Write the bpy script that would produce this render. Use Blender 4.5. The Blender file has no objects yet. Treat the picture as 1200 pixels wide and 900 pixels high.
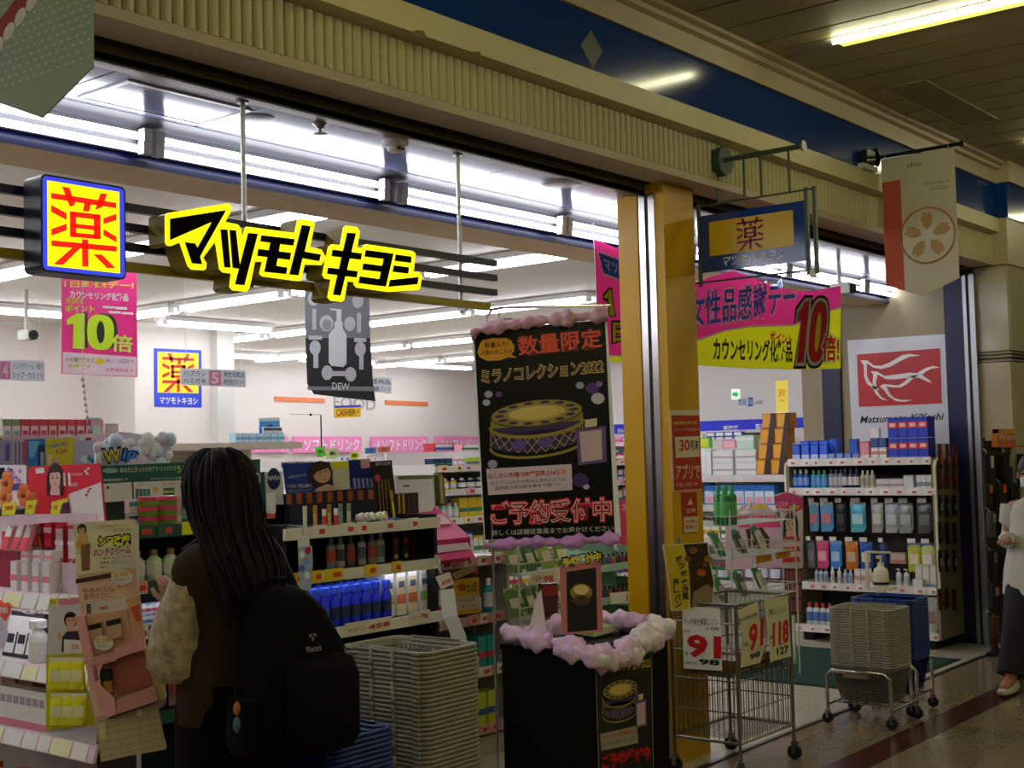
import bpy, bmesh, math, random
from mathutils import Vector, Matrix
random.seed(7)
sc = bpy.context.scene
COL = sc.collection
# ---------------------------------------------------------------- camera
FPX, YAW, PITCH, ROLL, EYE = 1528.864, 0.679152517, 0.0525740458, -0.0248864, 1.5
cF = Vector((math.cos(YAW)*math.cos(PITCH), math.sin(YAW)*math.cos(PITCH), math.sin(PITCH)))
_R = cF.cross(Vector((0, 0, 1))).normalized(); _U = _R.cross(cF)
cR = _R*math.cos(ROLL)+_U*math.sin(ROLL); cU = -_R*math.sin(ROLL)+_U*math.cos(ROLL)
CAM = Vector((0, 0, EYE))
cd = bpy.data.cameras.new('camera'); cam = bpy.data.objects.new('camera', cd); COL.objects.link(cam)
cd.sensor_width = 36; cd.lens = FPX/1200*36; cd.clip_start = .05; cd.clip_end = 200
mw = Matrix.Identity(4)
for i in range(3):
    mw[i][0], mw[i][1], mw[i][2], mw[i][3] = cR[i], cU[i], -cF[i], CAM[i]
cam.matrix_world = mw
sc.camera = cam
# ---------------------------------------------------------------- world, exposure
w = bpy.data.worlds.new('world'); sc.world = w; w.use_nodes = True
w.node_tree.nodes['Background'].inputs[0].default_value = (.9, .92, 1, 1)
w.node_tree.nodes['Background'].inputs[1].default_value = .02
vs = sc.view_settings
vs.view_transform = 'Standard'; vs.look = 'None'; vs.gamma = 1; vs.use_curve_mapping = False
vs.exposure = 0.0
TUBE_L, HALL_L = 20.0, 30.0        # radiance of the shop's tubes and of the hall's lamps
# ---------------------------------------------------------------- pixel helpers (photograph frame 1200 x 900)
def ray(x, y): return cF+cR*((x-600)/FPX)-cU*((y-450)/FPX)
def onx(x, y, v): d = ray(x, y); return CAM+d*(v/d.x)
def ony(x, y, v): d = ray(x, y); return CAM+d*(v/d.y)
def onz(x, y, v): d = ray(x, y); return CAM+d*((v-EYE)/d.z)
def onk(x, y, k): return CAM+ray(x, y)*k
# ---------------------------------------------------------------- materials
def lin(h):
    if not isinstance(h, str): return tuple(h)
    h = h.lstrip('#'); out = []
    for i in (0, 2, 4):
        c = int(h[i:i+2], 16)/255
        out.append(c/12.92 if c <= .04045 else ((c+.055)/1.055)**2.4)
    return tuple(out)
_M = {}
GAIN = 1.0        # goods by the entrance were read off a dim photograph: their own colours are lighter than they look there
def mat(c, rough=.5, metal=0., emit=0., noise=0., scale=8., bump=0., alpha=1., trans=0., spec=.5, wave=None, ior=1.45):
    key = (c, rough, metal, emit, noise, scale, bump, alpha, trans, spec, wave, GAIN)
    if key in _M: return _M[key]
    m = bpy.data.materials.new('material_'+(c.lstrip('#') if isinstance(c, str) else 'c')+'_%d' % len(_M)); m.use_nodes = True
    nt = m.node_tree; b = nt.nodes['Principled BSDF']; l = tuple(min(.86, v*GAIN) if not emit else v for v in lin(c))
    b.inputs['Base Color'].default_value = (*l, 1); b.inputs['Roughness'].default_value = rough
    b.inputs['Metallic'].default_value = metal; b.inputs['Specular IOR Level'].default_value = spec
    b.inputs['Alpha'].default_value = alpha; b.inputs['Transmission Weight'].default_value = trans
    b.inputs['IOR'].default_value = ior
    if emit:
        b.inputs['Emission Color'].default_value = (*l, 1); b.inputs['Emission Strength'].default_value = emit
    if noise or bump:
        tc = nt.nodes.new('ShaderNodeTexCoord'); n = nt.nodes.new('ShaderNodeTexNoise')
        n.inputs['Scale'].default_value = scale; n.inputs['Detail'].default_value = 5
        nt.links.new(tc.outputs['Object'], n.inputs['Vector'])
        if noise:
            mx = nt.nodes.new('ShaderNodeMix'); mx.data_type = 'RGBA'
            mx.inputs[6].default_value = (*[max(0, v*(1-noise)) for v in l], 1)
            mx.inputs[7].default_value = (*[min(1, v*(1+noise)) for v in l], 1)
            nt.links.new(n.outputs['Fac'], mx.inputs[0]); nt.links.new(mx.outputs[2], b.inputs['Base Color'])
        if bump:
            bp = nt.nodes.new('ShaderNodeBump'); bp.inputs['Strength'].default_value = bump; bp.inputs['Distance'].default_value = .01
            nt.links.new(n.outputs['Fac'], bp.inputs['Height']); nt.links.new(bp.outputs['Normal'], b.inputs['Normal'])
    _M[key] = m; return m
CHROME = mat('#c8c8cc', .18, 1.); STEEL = mat('#9a9a9c', .35, 1.); DARKMETAL = mat('#1c1d20', .4, .6)
BLACK = mat('#0a0a0b', .6); WHITE = mat('#e9e8e6', .5); PAPER = mat('#f0efec', .7); INK = mat('#101012', .7)
RUBBER = mat('#121212', .8); GLASSY = mat('#f4f6f8', .05, alpha=.25)
# ---------------------------------------------------------------- objects
def wloc(o):
    v = Vector((0, 0, 0))
    while o: v = v+o.location; o = o.parent
    return v
def tag(o, label=None, cat=None, group=None, kind=None):
    if label: o['label'] = label
    if cat: o['category'] = cat
    if group: o['group'] = group
    if kind: o['kind'] = kind
    return o
def thing(name, label, cat, loc, group=None, rz=0, kind=None):
    o = bpy.data.objects.new(name, None); COL.objects.link(o); o.location = loc; o.rotation_euler = (0, 0, rz)
    o.empty_display_size = .05
    return tag(o, label, cat, group, kind)
def link(name, me, parent=None, loc=None):
    o = bpy.data.objects.new(name, me); COL.objects.link(o)
    if parent: o.parent = parent
    if loc is not None: o.location = loc
    return o
class MB:
    def __init__(s): s.v = []; s.f = []; s.m = []
    def add(s, vs, fs, mi=0):
        b = len(s.v); s.v += [Vector(p) for p in vs]; s.f += [[b+i for i in f] for f in fs]; s.m += [mi]*len(fs); return s
    def box(s, a, b, mi=0):
        x0, y0, z0 = a; x1, y1, z1 = b
        return s.add([(x0, y0, z0), (x1, y0, z0), (x1, y1, z0), (x0, y1, z0), (x0, y0, z1), (x1, y0, z1), (x1, y1, z1), (x0, y1, z1)],
                     [(0, 3, 2, 1), (4, 5, 6, 7), (0, 1, 5, 4), (1, 2, 6, 5), (2, 3, 7, 6), (3, 0, 4, 7)], mi)
    def hexa(s, p, mi=0):
        return s.add(p, [(0, 3, 2, 1), (4, 5, 6, 7), (0, 1, 5, 4), (1, 2, 6, 5), (2, 3, 7, 6), (3, 0, 4, 7)], mi)
    def cyl(s, a, b, r, n=10, r2=None, mi=0, caps=True):
        a = Vector(a); b = Vector(b); d = (b-a).normalized(); r2 = r if r2 is None else r2
        u = d.orthogonal().normalized(); v = d.cross(u)
        vs = []
        for p, rr in ((a, r), (b, r2)):
            for i in range(n):
                t = 2*math.pi*i/n; vs.append(p+u*(rr*math.cos(t))+v*(rr*math.sin(t)))
        fs = [(i, (i+1) % n, n+(i+1) % n, n+i) for i in range(n)]
        if caps: fs += [tuple(reversed(range(n))), tuple(range(n, 2*n))]
        return s.add(vs, fs, mi)
    def tube(s, pts, r, n=8, mi=0, closed=False):
        pts = [Vector(p) for p in pts]; N = len(pts); vs = []; prev = None
        for i, p in enumerate(pts):
            if closed: d = (pts[(i+1) % N]-pts[i-1]).normalized()
            else: d = (pts[min(i+1, N-1)]-pts[max(i-1, 0)]).normalized()
            if prev is None: u = d.orthogonal().normalized()
            else:
                u = prev-d*prev.dot(d); u = u.normalized() if u.length > 1e-6 else d.orthogonal().normalized()
            prev = u; v = d.cross(u); rr = r[i] if isinstance(r, (list, tuple)) else r
            for k in range(n):
                t = 2*math.pi*k/n; vs.append(p+u*(rr*math.cos(t))+v*(rr*math.sin(t)))
        fs = []
        for i in range(N if closed else N-1):
            j = (i+1) % N
            fs += [(i*n+k, i*n+(k+1) % n, j*n+(k+1) % n, j*n+k) for k in range(n)]
        if not closed: fs += [tuple(reversed(range(n))), tuple(range((N-1)*n, N*n))]
        return s.add(vs, fs, mi)
    def lathe(s, prof, c=(0, 0, 0), n=14, mi=0, sx=1., sy=1.):
        c = Vector(c); vs = []
        for r, z in prof:
            for k in range(n):
                t = 2*math.pi*k/n; vs.append(c+Vector((r*sx*math.cos(t), r*sy*math.sin(t), z)))
        fs = []
        for i in range(len(prof)-1):
            fs += [(i*n+k, i*n+(k+1) % n, (i+1)*n+(k+1) % n, (i+1)*n+k) for k in range(n)]
        fs += [tuple(reversed(range(n))), tuple(range((len(prof)-1)*n, len(prof)*n))]
        return s.add(vs, fs, mi)
    def loft(s, rings, mi=0, closed=True, caps=True):
        n = len(rings[0]); vs = [p for r in rings for p in r]; fs = []
        for i in range(len(rings)-1):
            for k in range(n if closed else n-1):
                fs.append((i*n+k, i*n+(k+1) % n, (i+1)*n+(k+1) % n, (i+1)*n+k))
        if caps and closed: fs += [tuple(reversed(range(n))), tuple(range((len(rings)-1)*n, len(rings)*n))]
        return s.add(vs, fs, mi)
    def prism(s, poly, O, u, v, d, mi=0):
        O = Vector(O); u = Vector(u); v = Vector(v); d = Vector(d); n = len(poly)
        vs = [O+u*a+v*b for a, b in poly]+[O+u*a+v*b+d for a, b in poly]
        fs = [tuple(range(n)), tuple(reversed(range(n, 2*n)))]+[(i, n+i, n+(i+1) % n, (i+1) % n) for i in range(n)]
        return s.add(vs, fs, mi)
    def ball(s, c, r, n=10, m=6, mi=0):
        c = Vector(c); r = Vector(r) if not isinstance(r, (int, float)) else Vector((r, r, r)); vs = []; fs = []
        for i in range(m+1):
            ph = math.pi*i/m
            for k in range(n):
                t = 2*math.pi*k/n; vs.append(c+Vector((r.x*math.sin(ph)*math.cos(t), r.y*math.sin(ph)*math.sin(t), -r.z*math.cos(ph))))
        for i in range(m): fs += [(i*n+k, i*n+(k+1) % n, (i+1)*n+(k+1) % n, (i+1)*n+k) for k in range(n)]
        return s.add(vs, fs, mi)
    def mesh(s, name, mats, off=None, smooth=False):
        me = bpy.data.meshes.new(name)
        vs = [tuple(p-off) if off else tuple(p) for p in s.v]
        me.from_pydata(vs, [], s.f)
        for m in (mats if isinstance(mats, (list, tuple)) else [mats]): me.materials.append(m)
        me.polygons.foreach_set('material_index', s.m)
        if smooth: me.polygons.foreach_set('use_smooth', [True]*len(s.f))
        me.validate(); me.update(); return me
    def build(s, name, mats, parent=None, smooth=False, local=False, fix=True, sharp=None):
        """one mesh object from world coordinates (parents stand unrotated) or, with local, from the parent's own"""
        off = None if local else (wloc(parent) if parent else None)
        if parent is None and not local:
            off = Vector(((min(p.x for p in s.v)+max(p.x for p in s.v))/2, (min(p.y for p in s.v)+max(p.y for p in s.v))/2, min(p.z for p in s.v)))
        me = s.mesh(name, mats, off, smooth)
        if fix:
            bm = bmesh.new(); bm.from_mesh(me); bmesh.ops.recalc_face_normals(bm, faces=bm.faces); bm.to_mesh(me); bm.free()
        if smooth and sharp is None: sharp = 40
        if smooth: me.set_sharp_from_angle(angle=math.radians(sharp))
        o = link(name, me, parent)
        if parent is None and not local: o.location = off
        return o
def clone(o, parent=None, loc=None, rz=None, label=None, group=None):
    c = o.copy(); COL.objects.link(c); c.parent = parent
    if loc is not None: c.location = loc
    if rz is not None: c.rotation_euler = (0, 0, rz)
    if label: c['label'] = label
    if group: c['group'] = group
    for ch in list(o.children): clone(ch, c)
    return c
def struct(o): o['kind'] = 'structure'; return o
def bx(name, a, b, m, parent=None): return MB().box(a, b).build(name, m, parent)
# ---------------------------------------------------------------- flat print on real boards
_T = {}
def text_mesh(s, bold):
    k = (s, bold)
    if k in _T: return _T[k]
    c = bpy.data.curves.new('t', 'FONT'); c.body = s; c.offset = bold; c.resolution_u = 2; c.fill_mode = 'FRONT'
    o = bpy.data.objects.new('t', c); me = o.to_mesh()
    v = [(p.co.x, p.co.y) for p in me.vertices]; f = [tuple(p.vertices) for p in me.polygons]
    o.to_mesh_clear(); bpy.data.objects.remove(o); bpy.data.curves.remove(c)
    if not v: v = [(0, 0), (1, 0), (0, 1)]; f = [(0, 1, 2)]
    _T[k] = (v, f); return _T[k]
def box_of(s): 
    v, _ = text_mesh(s, 0.0); return min(p[0] for p in v), max(p[0] for p in v), min(p[1] for p in v), max(p[1] for p in v)
def TL(m, k=.55):
    """a thin sheet of the same stuff that lets some light through"""
    key = ('tl', m.name, k)
    if key in _M: return _M[key]
    c = m.copy(); nt = c.node_tree; b = nt.nodes['Principled BSDF']; t = nt.nodes.new('ShaderNodeBsdfTranslucent'); x = nt.nodes.new('ShaderNodeMixShader'); x.inputs[0].default_value = k
    t.inputs[0].default_value = b.inputs['Base Color'].default_value
    o = nt.nodes['Material Output']; nt.links.new(b.outputs[0], x.inputs[1]); nt.links.new(t.outputs[0], x.inputs[2]); nt.links.new(x.outputs[0], o.inputs[0])
    _M[key] = c; return c
SPLIT = {'jar_print', 'petal', 'gem_print', 'white_panel', 'bird_mark', 'stripe', 'bottle_print', 'tube_print', 'stick_print', 'amber_window', 'grey_field', 'flower_print', 'photo_print', 'packet_print', 'lettering', 'shirt_stripe', 'pack_print', 'emblem', 'gold_post', 'leaf_print', 'feature_print', 'numeral', 'hair_strand_print'}
def ten(p, cv_, mo, mi_, layer, slant=.0, grow=.0):
    """bold numerals 1 and 0 drawn as shapes in the unit square"""
    g = grow
    p.poly([cv_(x+slant*y, y) for x, y in ((.0-g, .80+g), (.0-g, .66-g*.3), (.12, .70), (.12-g, .0-g), (.34+g, .0-g), (.34+g, 1+g), (.20-g*.3, 1+g))], mo, layer, 'numeral')
    n = 24; out = [(.70+(.27+g)*math.copysign(abs(math.cos(2*math.pi*i/n))**.75, math.cos(2*math.pi*i/n)), .5+(.5+g)*math.copysign(abs(math.sin(2*math.pi*i/n))**.75, math.sin(2*math.pi*i/n))) for i in range(n)]
    p.poly([cv_(x+slant*y, y) for x, y in out], mo, layer, 'numeral')
    if mi_: p.poly([cv_(x+slant*y, y) for x, y in [(.70+.085*math.cos(2*math.pi*i/16), .5+.33*math.sin(2*math.pi*i/16)) for i in range(16)]], mi_, layer+1, 'numeral')
class Fr:
    """a flat frame in the place: origin, unit right u and unit normal n (towards the viewer)"""
    def __init__(s, O, u, n):
        s.O = Vector(O); s.u = Vector(u).normalized(); s.n = Vector(n).normalized(); s.v = s.n.cross(s.u)
    def px(s, x, y):
        d = ray(x, y); t = (s.O-CAM).dot(s.n)/d.dot(s.n); p = CAM+d*t-s.O
        return (p.dot(s.u), p.dot(s.v))
    def P(s, a, b, h=0.): return s.O+s.u*a+s.v*b+s.n*h
class Print:
    """collects shapes on a frame; pixel coordinates of the photograph (px=True) or the frame's own metres"""
    def __init__(s, fr, parent, px=True, step=.0009, base=.0009, tl=0.):
        s.tl = tl; s.n = 0; s.fr = fr; s.parent = parent; s.q = {}; s.usepx = px; s.step = step; s.base = base
    def pt(s, p): return s.fr.px(*p) if s.usepx else p
    def _mb(s, m, name):
        if s.tl: m = TL(m, s.tl)
        s.n += 1; k = (name, m.name, s.n if name in SPLIT else 0)
        if k not in s.q: s.q[k] = (MB(), m)
        return s.q[k][0]
    def poly(s, pts, m, layer=0, name='print'):
        h = s.base+layer*s.step; q = [s.pt(p) for p in pts]
        s._mb(m, name).add([s.fr.P(a, b, h) for a, b in q], [tuple(range(len(q)))]); return s
    def rect(s, x0, y0, x1, y1, m, layer=0, name='print'):
        return s.poly([(x0, y0), (x1, y0), (x1, y1), (x0, y1)], m, layer, name)
    def ell(s, cx, cy, rx, ry, m, layer=0, name='print', n=20, a0=0, a1=360, rot=0):
        pts = []
        for i in range(n+1 if a1-a0 < 360 else n):
            t = math.radians(a0+(a1-a0)*i/n); x, y = rx*math.cos(t), ry*math.sin(t); r = math.radians(rot)
            pts.append((cx+x*math.cos(r)-y*math.sin(r), cy+x*math.sin(r)+y*math.cos(r)))
        return s.poly(pts, m, layer, name)
    def line(s, pts, wd, m, layer=0, name='print'):
        h = s.base+layer*s.step; mb = s._mb(m, name)
        q = [Vector(s.pt(p)) for p in pts]
        for a, b in zip(q, q[1:]):
            d = (b-a); 
            if d.length < 1e-9: continue
            d.normalize(); n = Vector((-d.y, d.x))*wd/2; a2 = a-d*wd*.3; b2 = b+d*wd*.3
            mb.add([s.fr.P(*(a2-n), h), s.fr.P(*(b2-n), h), s.fr.P(*(b2+n), h), s.fr.P(*(a2+n), h)], [(0, 1, 2, 3)])
        return s
    def text(s, t, bl, br, tl, m, layer=1, bold=0., name='lettering', keep=False):
        """fits the words into the parallelogram bottom-left, bottom-right, top-left"""
        v, f = text_mesh(t, bold); x0, x1, y0, y1 = box_of(t); h = s.base+layer*s.step
        A = Vector(s.pt(bl)); B = Vector(s.pt(br)); C = Vector(s.pt(tl)); U = B-A; V = C-A
        if x1-x0 < 1e-6 or y1-y0 < 1e-6: return s
        pts = []
        for x, y in v:
            q = A+U*((x-x0)/(x1-x0))+V*((y-y0)/(y1-y0)); pts.append(s.fr.P(q.x, q.y, h))
        s._mb(m, name).add(pts, f); return s
    def done(s):
        out = []
        for (name, *_), (mb, m) in s.q.items(): out.append(mb.build(name, m, s.parent, fix=False))
        return out
def fx(y): return Fr((0, y, 0), (1, 0, 0), (0, -1, 0))          # faces the hall
def fy(x): return Fr((x, 0, 0), (0, -1, 0), (-1, 0, 0))         # faces left along the hall
def fcam(x, y, k, turn=0., lean=0.):
    """a frame at depth k on the ray through a pixel, turned about the upright from square-on"""
    n = Vector((-math.cos(YAW+turn), -math.sin(YAW+turn), 0)); u = Vector((0, 0, 1)).cross(n)
    f = Fr(onk(x, y, k), u, n)
    if lean:
        c, s_ = math.cos(lean), math.sin(lean); u2 = f.u*c+f.v*s_; f.v = f.v*c-f.u*s_; f.u = u2
    return f
def board(name, fr, pts, m, t, parent, px=True, front=0.):
    """a flat board with thickness behind its printed face"""
    q = [fr.px(*p) if px else p for p in pts]
    return MB().prism(q, fr.O+fr.n*front, fr.u, fr.v, fr.n*-t).build(name, m, parent)
def rr(x0, y0, x1, y1, r, n=4):
    pts = []
    for cx, cy, a in ((x1-r, y1-r, 0), (x0+r, y1-r, 90), (x0+r, y0+r, 180), (x1-r, y0+r, 270)):
        for i in range(n+1):
            t = math.radians(a+90*i/n); pts.append((cx+r*math.cos(t), cy+r*math.sin(t)))
    return pts
# ================================================================ THE SETTING
FAS, PIL, XP0, XP1, XR = 3.25, 3.36, 5.365, 5.645, 9.70
ZS, ZC, ZH = 2.80, 2.75, 3.56            # soffit, shop ceiling, hall ceiling
XB, YB = 15.0, 12.7                      # far right wall, back wall of the shop
CREAM = mat('#b6ae86', .55, noise=.10, scale=3.)
CREAM2 = mat('#b2aa80', .6, noise=.14, scale=2.)
def floor_mat(name, c1, c2, c3, rough, tile, joint):
    m = bpy.data.materials.new(name); m.use_nodes = True; nt = m.node_tree; b = nt.nodes['Principled BSDF']
    tc = nt.nodes.new('ShaderNodeTexCoord'); n = nt.nodes.new('ShaderNodeTexNoise'); n.inputs['Scale'].default_value = 55; n.inputs['Detail'].default_value = 8
    n2 = nt.nodes.new('ShaderNodeTexNoise'); n2.inputs['Scale'].default_value = 1.3; n2.inputs['Detail'].default_value = 3
    br = nt.nodes.new('ShaderNodeTexBrick'); br.offset = 0; br.inputs['Scale'].default_value = 1
    br.inputs['Brick Width'].default_value = tile; br.inputs['Row Height'].default_value = tile; br.inputs['Mortar Size'].default_value = .003
    br.inputs['Color1'].default_value = (1, 1, 1, 1); br.inputs['Color2'].default_value = (.86, .86, .86, 1); br.inputs['Mortar'].default_value = (joint, joint, joint, 1)
    for k in (n, n2, br): nt.links.new(tc.outputs['Object'], k.inputs['Vector'])
    r = nt.nodes.new('ShaderNodeValToRGB'); e = r.color_ramp.elements
    e[0].position = .3; e[0].color = (*lin(c1), 1); e[1].position = .72; e[1].color = (*lin(c3), 1)
    k = r.color_ramp.elements.new(.5); k.color = (*lin(c2), 1)
    nt.links.new(n.outputs['Fac'], r.inputs[0])
    m1 = nt.nodes.new('ShaderNodeMix'); m1.data_type = 'RGBA'; m1.blend_type = 'MULTIPLY'; m1.inputs[0].default_value = 1
    nt.links.new(r.outputs[0], m1.inputs[6]); nt.links.new(br.outputs['Color'], m1.inputs[7])
    mp = nt.nodes.new('ShaderNodeMapRange'); mp.inputs[3].default_value = rough*.7; mp.inputs[4].default_value = rough*1.5
    nt.links.new(n2.outputs['Fac'], mp.inputs[0]); nt.links.new(mp.outputs[0], b.inputs['Roughness'])
    nt.links.new(m1.outputs[2], b.inputs['Base Color']); return m
o = struct(bx('floor_hall', (-6, -6, -.1), (18, FAS, 0), floor_mat('terrazzo', '#7d6f5a', '#877962', '#91836b', .13, .9, .86)))
o = struct(bx('floor_shop', (-6, FAS+.012, -.1), (18, 14, .004), floor_mat('vinyl', '#bdb39b', '#c9c0aa', '#d4ccb8', .2, .45, .9)))
struct(bx('trim_1', (-6, FAS-.012, -.05), (XR+.05, FAS+.012, .006), mat('#2a2825', .35, .5)))
struct(bx('trim_2', (-6, 2.60, -.05), (18, 2.78, .0015), mat('#4a2117', .22, noise=.25, scale=40.)))
# green entrance mat
mt = thing('entrance_mat', 'dark green entrance mat on the shop floor beside the right-hand shelf', 'mat', (8.2, 3.9, .004))
MB().box((7.54, 3.34, .004), (8.92, 4.55, .014)).build('pile', mat('#133b2f', .95, noise=.3, scale=150., bump=.6), mt)
rim = MB()
for a, b in (((7.52, 3.32), (8.94, 3.34)), ((7.52, 4.55), (8.94, 4.57)), ((7.52, 3.34), (7.54, 4.55)), ((8.92, 3.34), (8.94, 4.55))):
    rim.box((a[0], a[1], .004), (b[0], b[1], .011))
rim.build('edging', mat('#132c26', .7), mt)
# hall ceiling made of long slats
ceil = struct(bx('ceiling_hall', (-6, -6, ZH+.03), (18, FAS+.2, ZH+.1), mat('#15130f', .9)))
sl = MB().box((-.151, -6, 0), (.151, FAS-.02, .03)).mesh('slat', mat('#a3966e', .5, noise=.10, scale=4.))
for i in range(62):
    s_ = link('slat', sl, ceil); s_.location = Vector((-2.4+i*.32+.175, 0, ZH))-ceil.location
# facade: bands above the openings
fas = MB().box((-6, FAS+.012, ZS+.004), (9.79, FAS+.25, ZH)).build('wall_front', CREAM, None); struct(fas)
MB().box((-6, FAS, ZS), (9.79, FAS+.17, ZS+.035)).build('soffit', mat('#a89a80', .5, noise=.12, scale=3.), fas)
fl = []
for i in range(7): t = math.pi*i/6; fl.append((-.0205*math.cos(t), .016*math.sin(t)))
flm = MB(); n = len(fl)
flm.add([(a, -b, 0) for a, b in fl]+[(a, -b, .185) for a, b in fl], [(i, i+1, n+i+1, n+i) for i in range(n-1)]+[tuple(range(n)), tuple(reversed(range(n, 2*n)))])
me = flm.mesh('flute', CREAM2, smooth=False)
for i in range(188):
    s_ = link('flute', me, fas); s_.location = Vector((1.32+i*.045, FAS+.013, ZS+.036))-fas.location
MB().prism([(0, 0), (.075, .018), (.075, .12), (0, .12)], (-6, FAS+.02, ZS+.222), (0, -1, 0), (0, 0, 1), (15.79, 0, 0)).build('cream_band', mat('#bab088', .5, noise=.12, scale=2.5), fas)
MB().box((-6, FAS-.035, ZS+.342), (9.79, FAS+.1, ZS+.605)).build('blue_band', mat('#08306e', .14, noise=.08, scale=1.5, spec=.5), fas)
pr = [(0, 0), (.075, 0), (.075, .095), (.105, .105), (.105, .13), (.135, .14), (.135, .16), (0, .16)]
MB().prism(pr, (-6, FAS+.02, ZS+.60), (0, -1, 0), (0, 0, 1), (15.79, 0, 0)).build('cornice', mat('#a8997a', .5, noise=.1, scale=2.5), fas)
# old tape marks left on the bands
dm = mat('#6a5c36', .7)
f = Fr((0, FAS-.055, 0), (1, 0, 0), (0, -1, 0)); p = Print(f, fas, base=.002)
p.poly([(480, 40), (487, 35), (496, 36), (501, 47), (488, 43)], dm, name='tape_mark').done()
p = Print(f, fas, base=.002); p.poly([(552, 64), (556, 60), (562, 61), (565, 68)], dm, name='tape_mark').done()
p = Print(Fr((0, FAS-.035, 0), (1, 0, 0), (0, -1, 0)), fas, base=.002)
p.poly([(680, 53), (692, 35), (706, 60), (694, 80)], mat('#2c3128', .5), name='tape_mark').done()
# shutter slot and housing
MB().box((-6, FAS+.17, ZS-.002), (XR, FAS+.215, ZS+.3)).build('shutter_slot', mat('#060606', .8), fas)
MB().box((-6, FAS+.215, ZC-.004), (XR, FAS+.29, ZS+.3)).build('shutter_housing', mat('#6b5f4e', .4, .3, noise=.15, scale=3.), fas)
MB().box((-6, FAS+.215, ZC-.012), (XR, FAS+.232, ZC+.02)).build('housing_lip', mat('#4c453b', .4, .3), fas)
# entrance ceiling of glossy panels
eg = mat('#7078a0', .14, .0, spec=.6)
ent = struct(bx('ceiling_entrance', (-6, FAS+.29, ZC+.006), (XR, 3.95, ZC+.3), mat('#14151c', .6)))
xs = [-6, -3.6, -1.4, .8, 2.42, 3.03, 4.45, 4.93, 6.4, 7.6, 8.8, XR]
for a, b in zip(xs, xs[1:]): MB().box((a+.004, FAS+.292, ZC), (b-.004, 3.945, ZC+.02)).build('panel', eg, ent)
hat = thing('access_hatch', 'square access hatch with pale frame in the glossy ceiling near upper left', 'hatch', (2.72, 3.74, ZC-.004))
a, b, c_, d_ = onz(112, 108, ZC), onz(262, 150, ZC), onz(205, 139, ZC), onz(150, 92, ZC)
hx0, hx1, hy0, hy1 = 2.50, 3.02, 3.60, 3.90
fm = MB()
for q in (((hx0, hy0), (hx1, hy0+.018)), ((hx0, hy1-.018), (hx1, hy1)), ((hx0, hy0+.018), (hx0+.018, hy1-.018)), ((hx1-.018, hy0+.018), (hx1, hy1-.018))):
    fm.box((q[0][0], q[0][1], ZC-.006), (q[1][0], q[1][1], ZC-.0005))
fm.build('frame', mat('#d8dae2', .35, .3), hat)
MB().box((hx0+.02, hy0+.02, ZC-.004), (hx1-.02, hy1-.02, ZC-.0005)).build('door_panel', mat('#7880a4', .14, spec=.6), hat)
# beam behind the light trough: blue face, beige underside
beam = struct(MB().box((-6, 4.12, 2.605), (18, 4.42, 3.0)).build('trim_3', mat('#121d5c', .25)))
MB().box((-6, 4.1, 2.60), (18, 4.40, 2.612)).build('beam_underside', mat('#d8c09a', .6, noise=.08, scale=2.), beam)
MB().box((-6, 4.085, 2.598), (18, 4.10, 2.622)).build('beam_edge', mat('#0b1030', .3), beam)
# white reflector of the light trough
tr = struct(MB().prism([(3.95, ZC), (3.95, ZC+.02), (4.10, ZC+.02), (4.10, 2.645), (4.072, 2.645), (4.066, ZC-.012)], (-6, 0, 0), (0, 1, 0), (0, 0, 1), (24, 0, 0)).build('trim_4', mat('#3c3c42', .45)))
# shop ceiling, walls
struct(bx('ceiling_shop', (-6, 4.40, ZC), (18, 14, ZC+.1), mat('#dedad4', .7, noise=.03, scale=1.)))
struct(bx('wall_back', (-6, YB, 0), (18, YB+.2, ZC), mat('#d8d2cb', .7, noise=.03, scale=1.)))
struct(bx('wall_far_right', (XB, 3.6, 0), (XB+.2, 14, ZC), mat('#dcd9d6', .7)))
xw = ony(158, 450, 9.9).x
struct(bx('wall_block', (xw, 9.9, 0), (ony(268, 450, 9.9).x, YB, ZC), mat('#d9d3cb', .7, noise=.03, scale=1.)))
struct(bx('wall_left', (-6, ony(122, 450, 10.45).y, 0), (xw, YB, ZC), mat('#cfc6bf', .7, noise=.03, scale=1.)))
struct(bx('wall_shaft', (ony(250, 430, 9.86).x, 9.80, 0), (ony(268, 430, 9.86).x+.02, 9.9, ZC-.0), mat('#cdccc6', .7)))
# yellow pillar between the openings with the shutter guide
YEL = mat('#c99a08', .42, noise=.06, scale=2.); YEL2 = mat('#c99a08', .35)
pil = struct(bx('wall_pillar', (XP0, PIL, .004), (XP1, PIL+.26, ZS), YEL))
MB().box((XP0-.012, PIL+.145, .01), (XP0, PIL+.26, ZC)).build('jamb_panel', YEL2, pil)
MB().box((XP0-.006, PIL+.05, .01), (XP0, PIL+.085, ZC)).build('guide_rail', mat('#cfcbc8', .22, 1.), pil)
MB().box((XP0-.006, PIL+.105, .01), (XP0, PIL+.14, ZC)).build('guide_rail', mat('#cfcbc8', .22, 1.), pil)
MB().box((XP0-.003, PIL+.085, .01), (XP0+.0, PIL+.105, ZC)).build('guide_slot', BLACK, pil)
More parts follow.
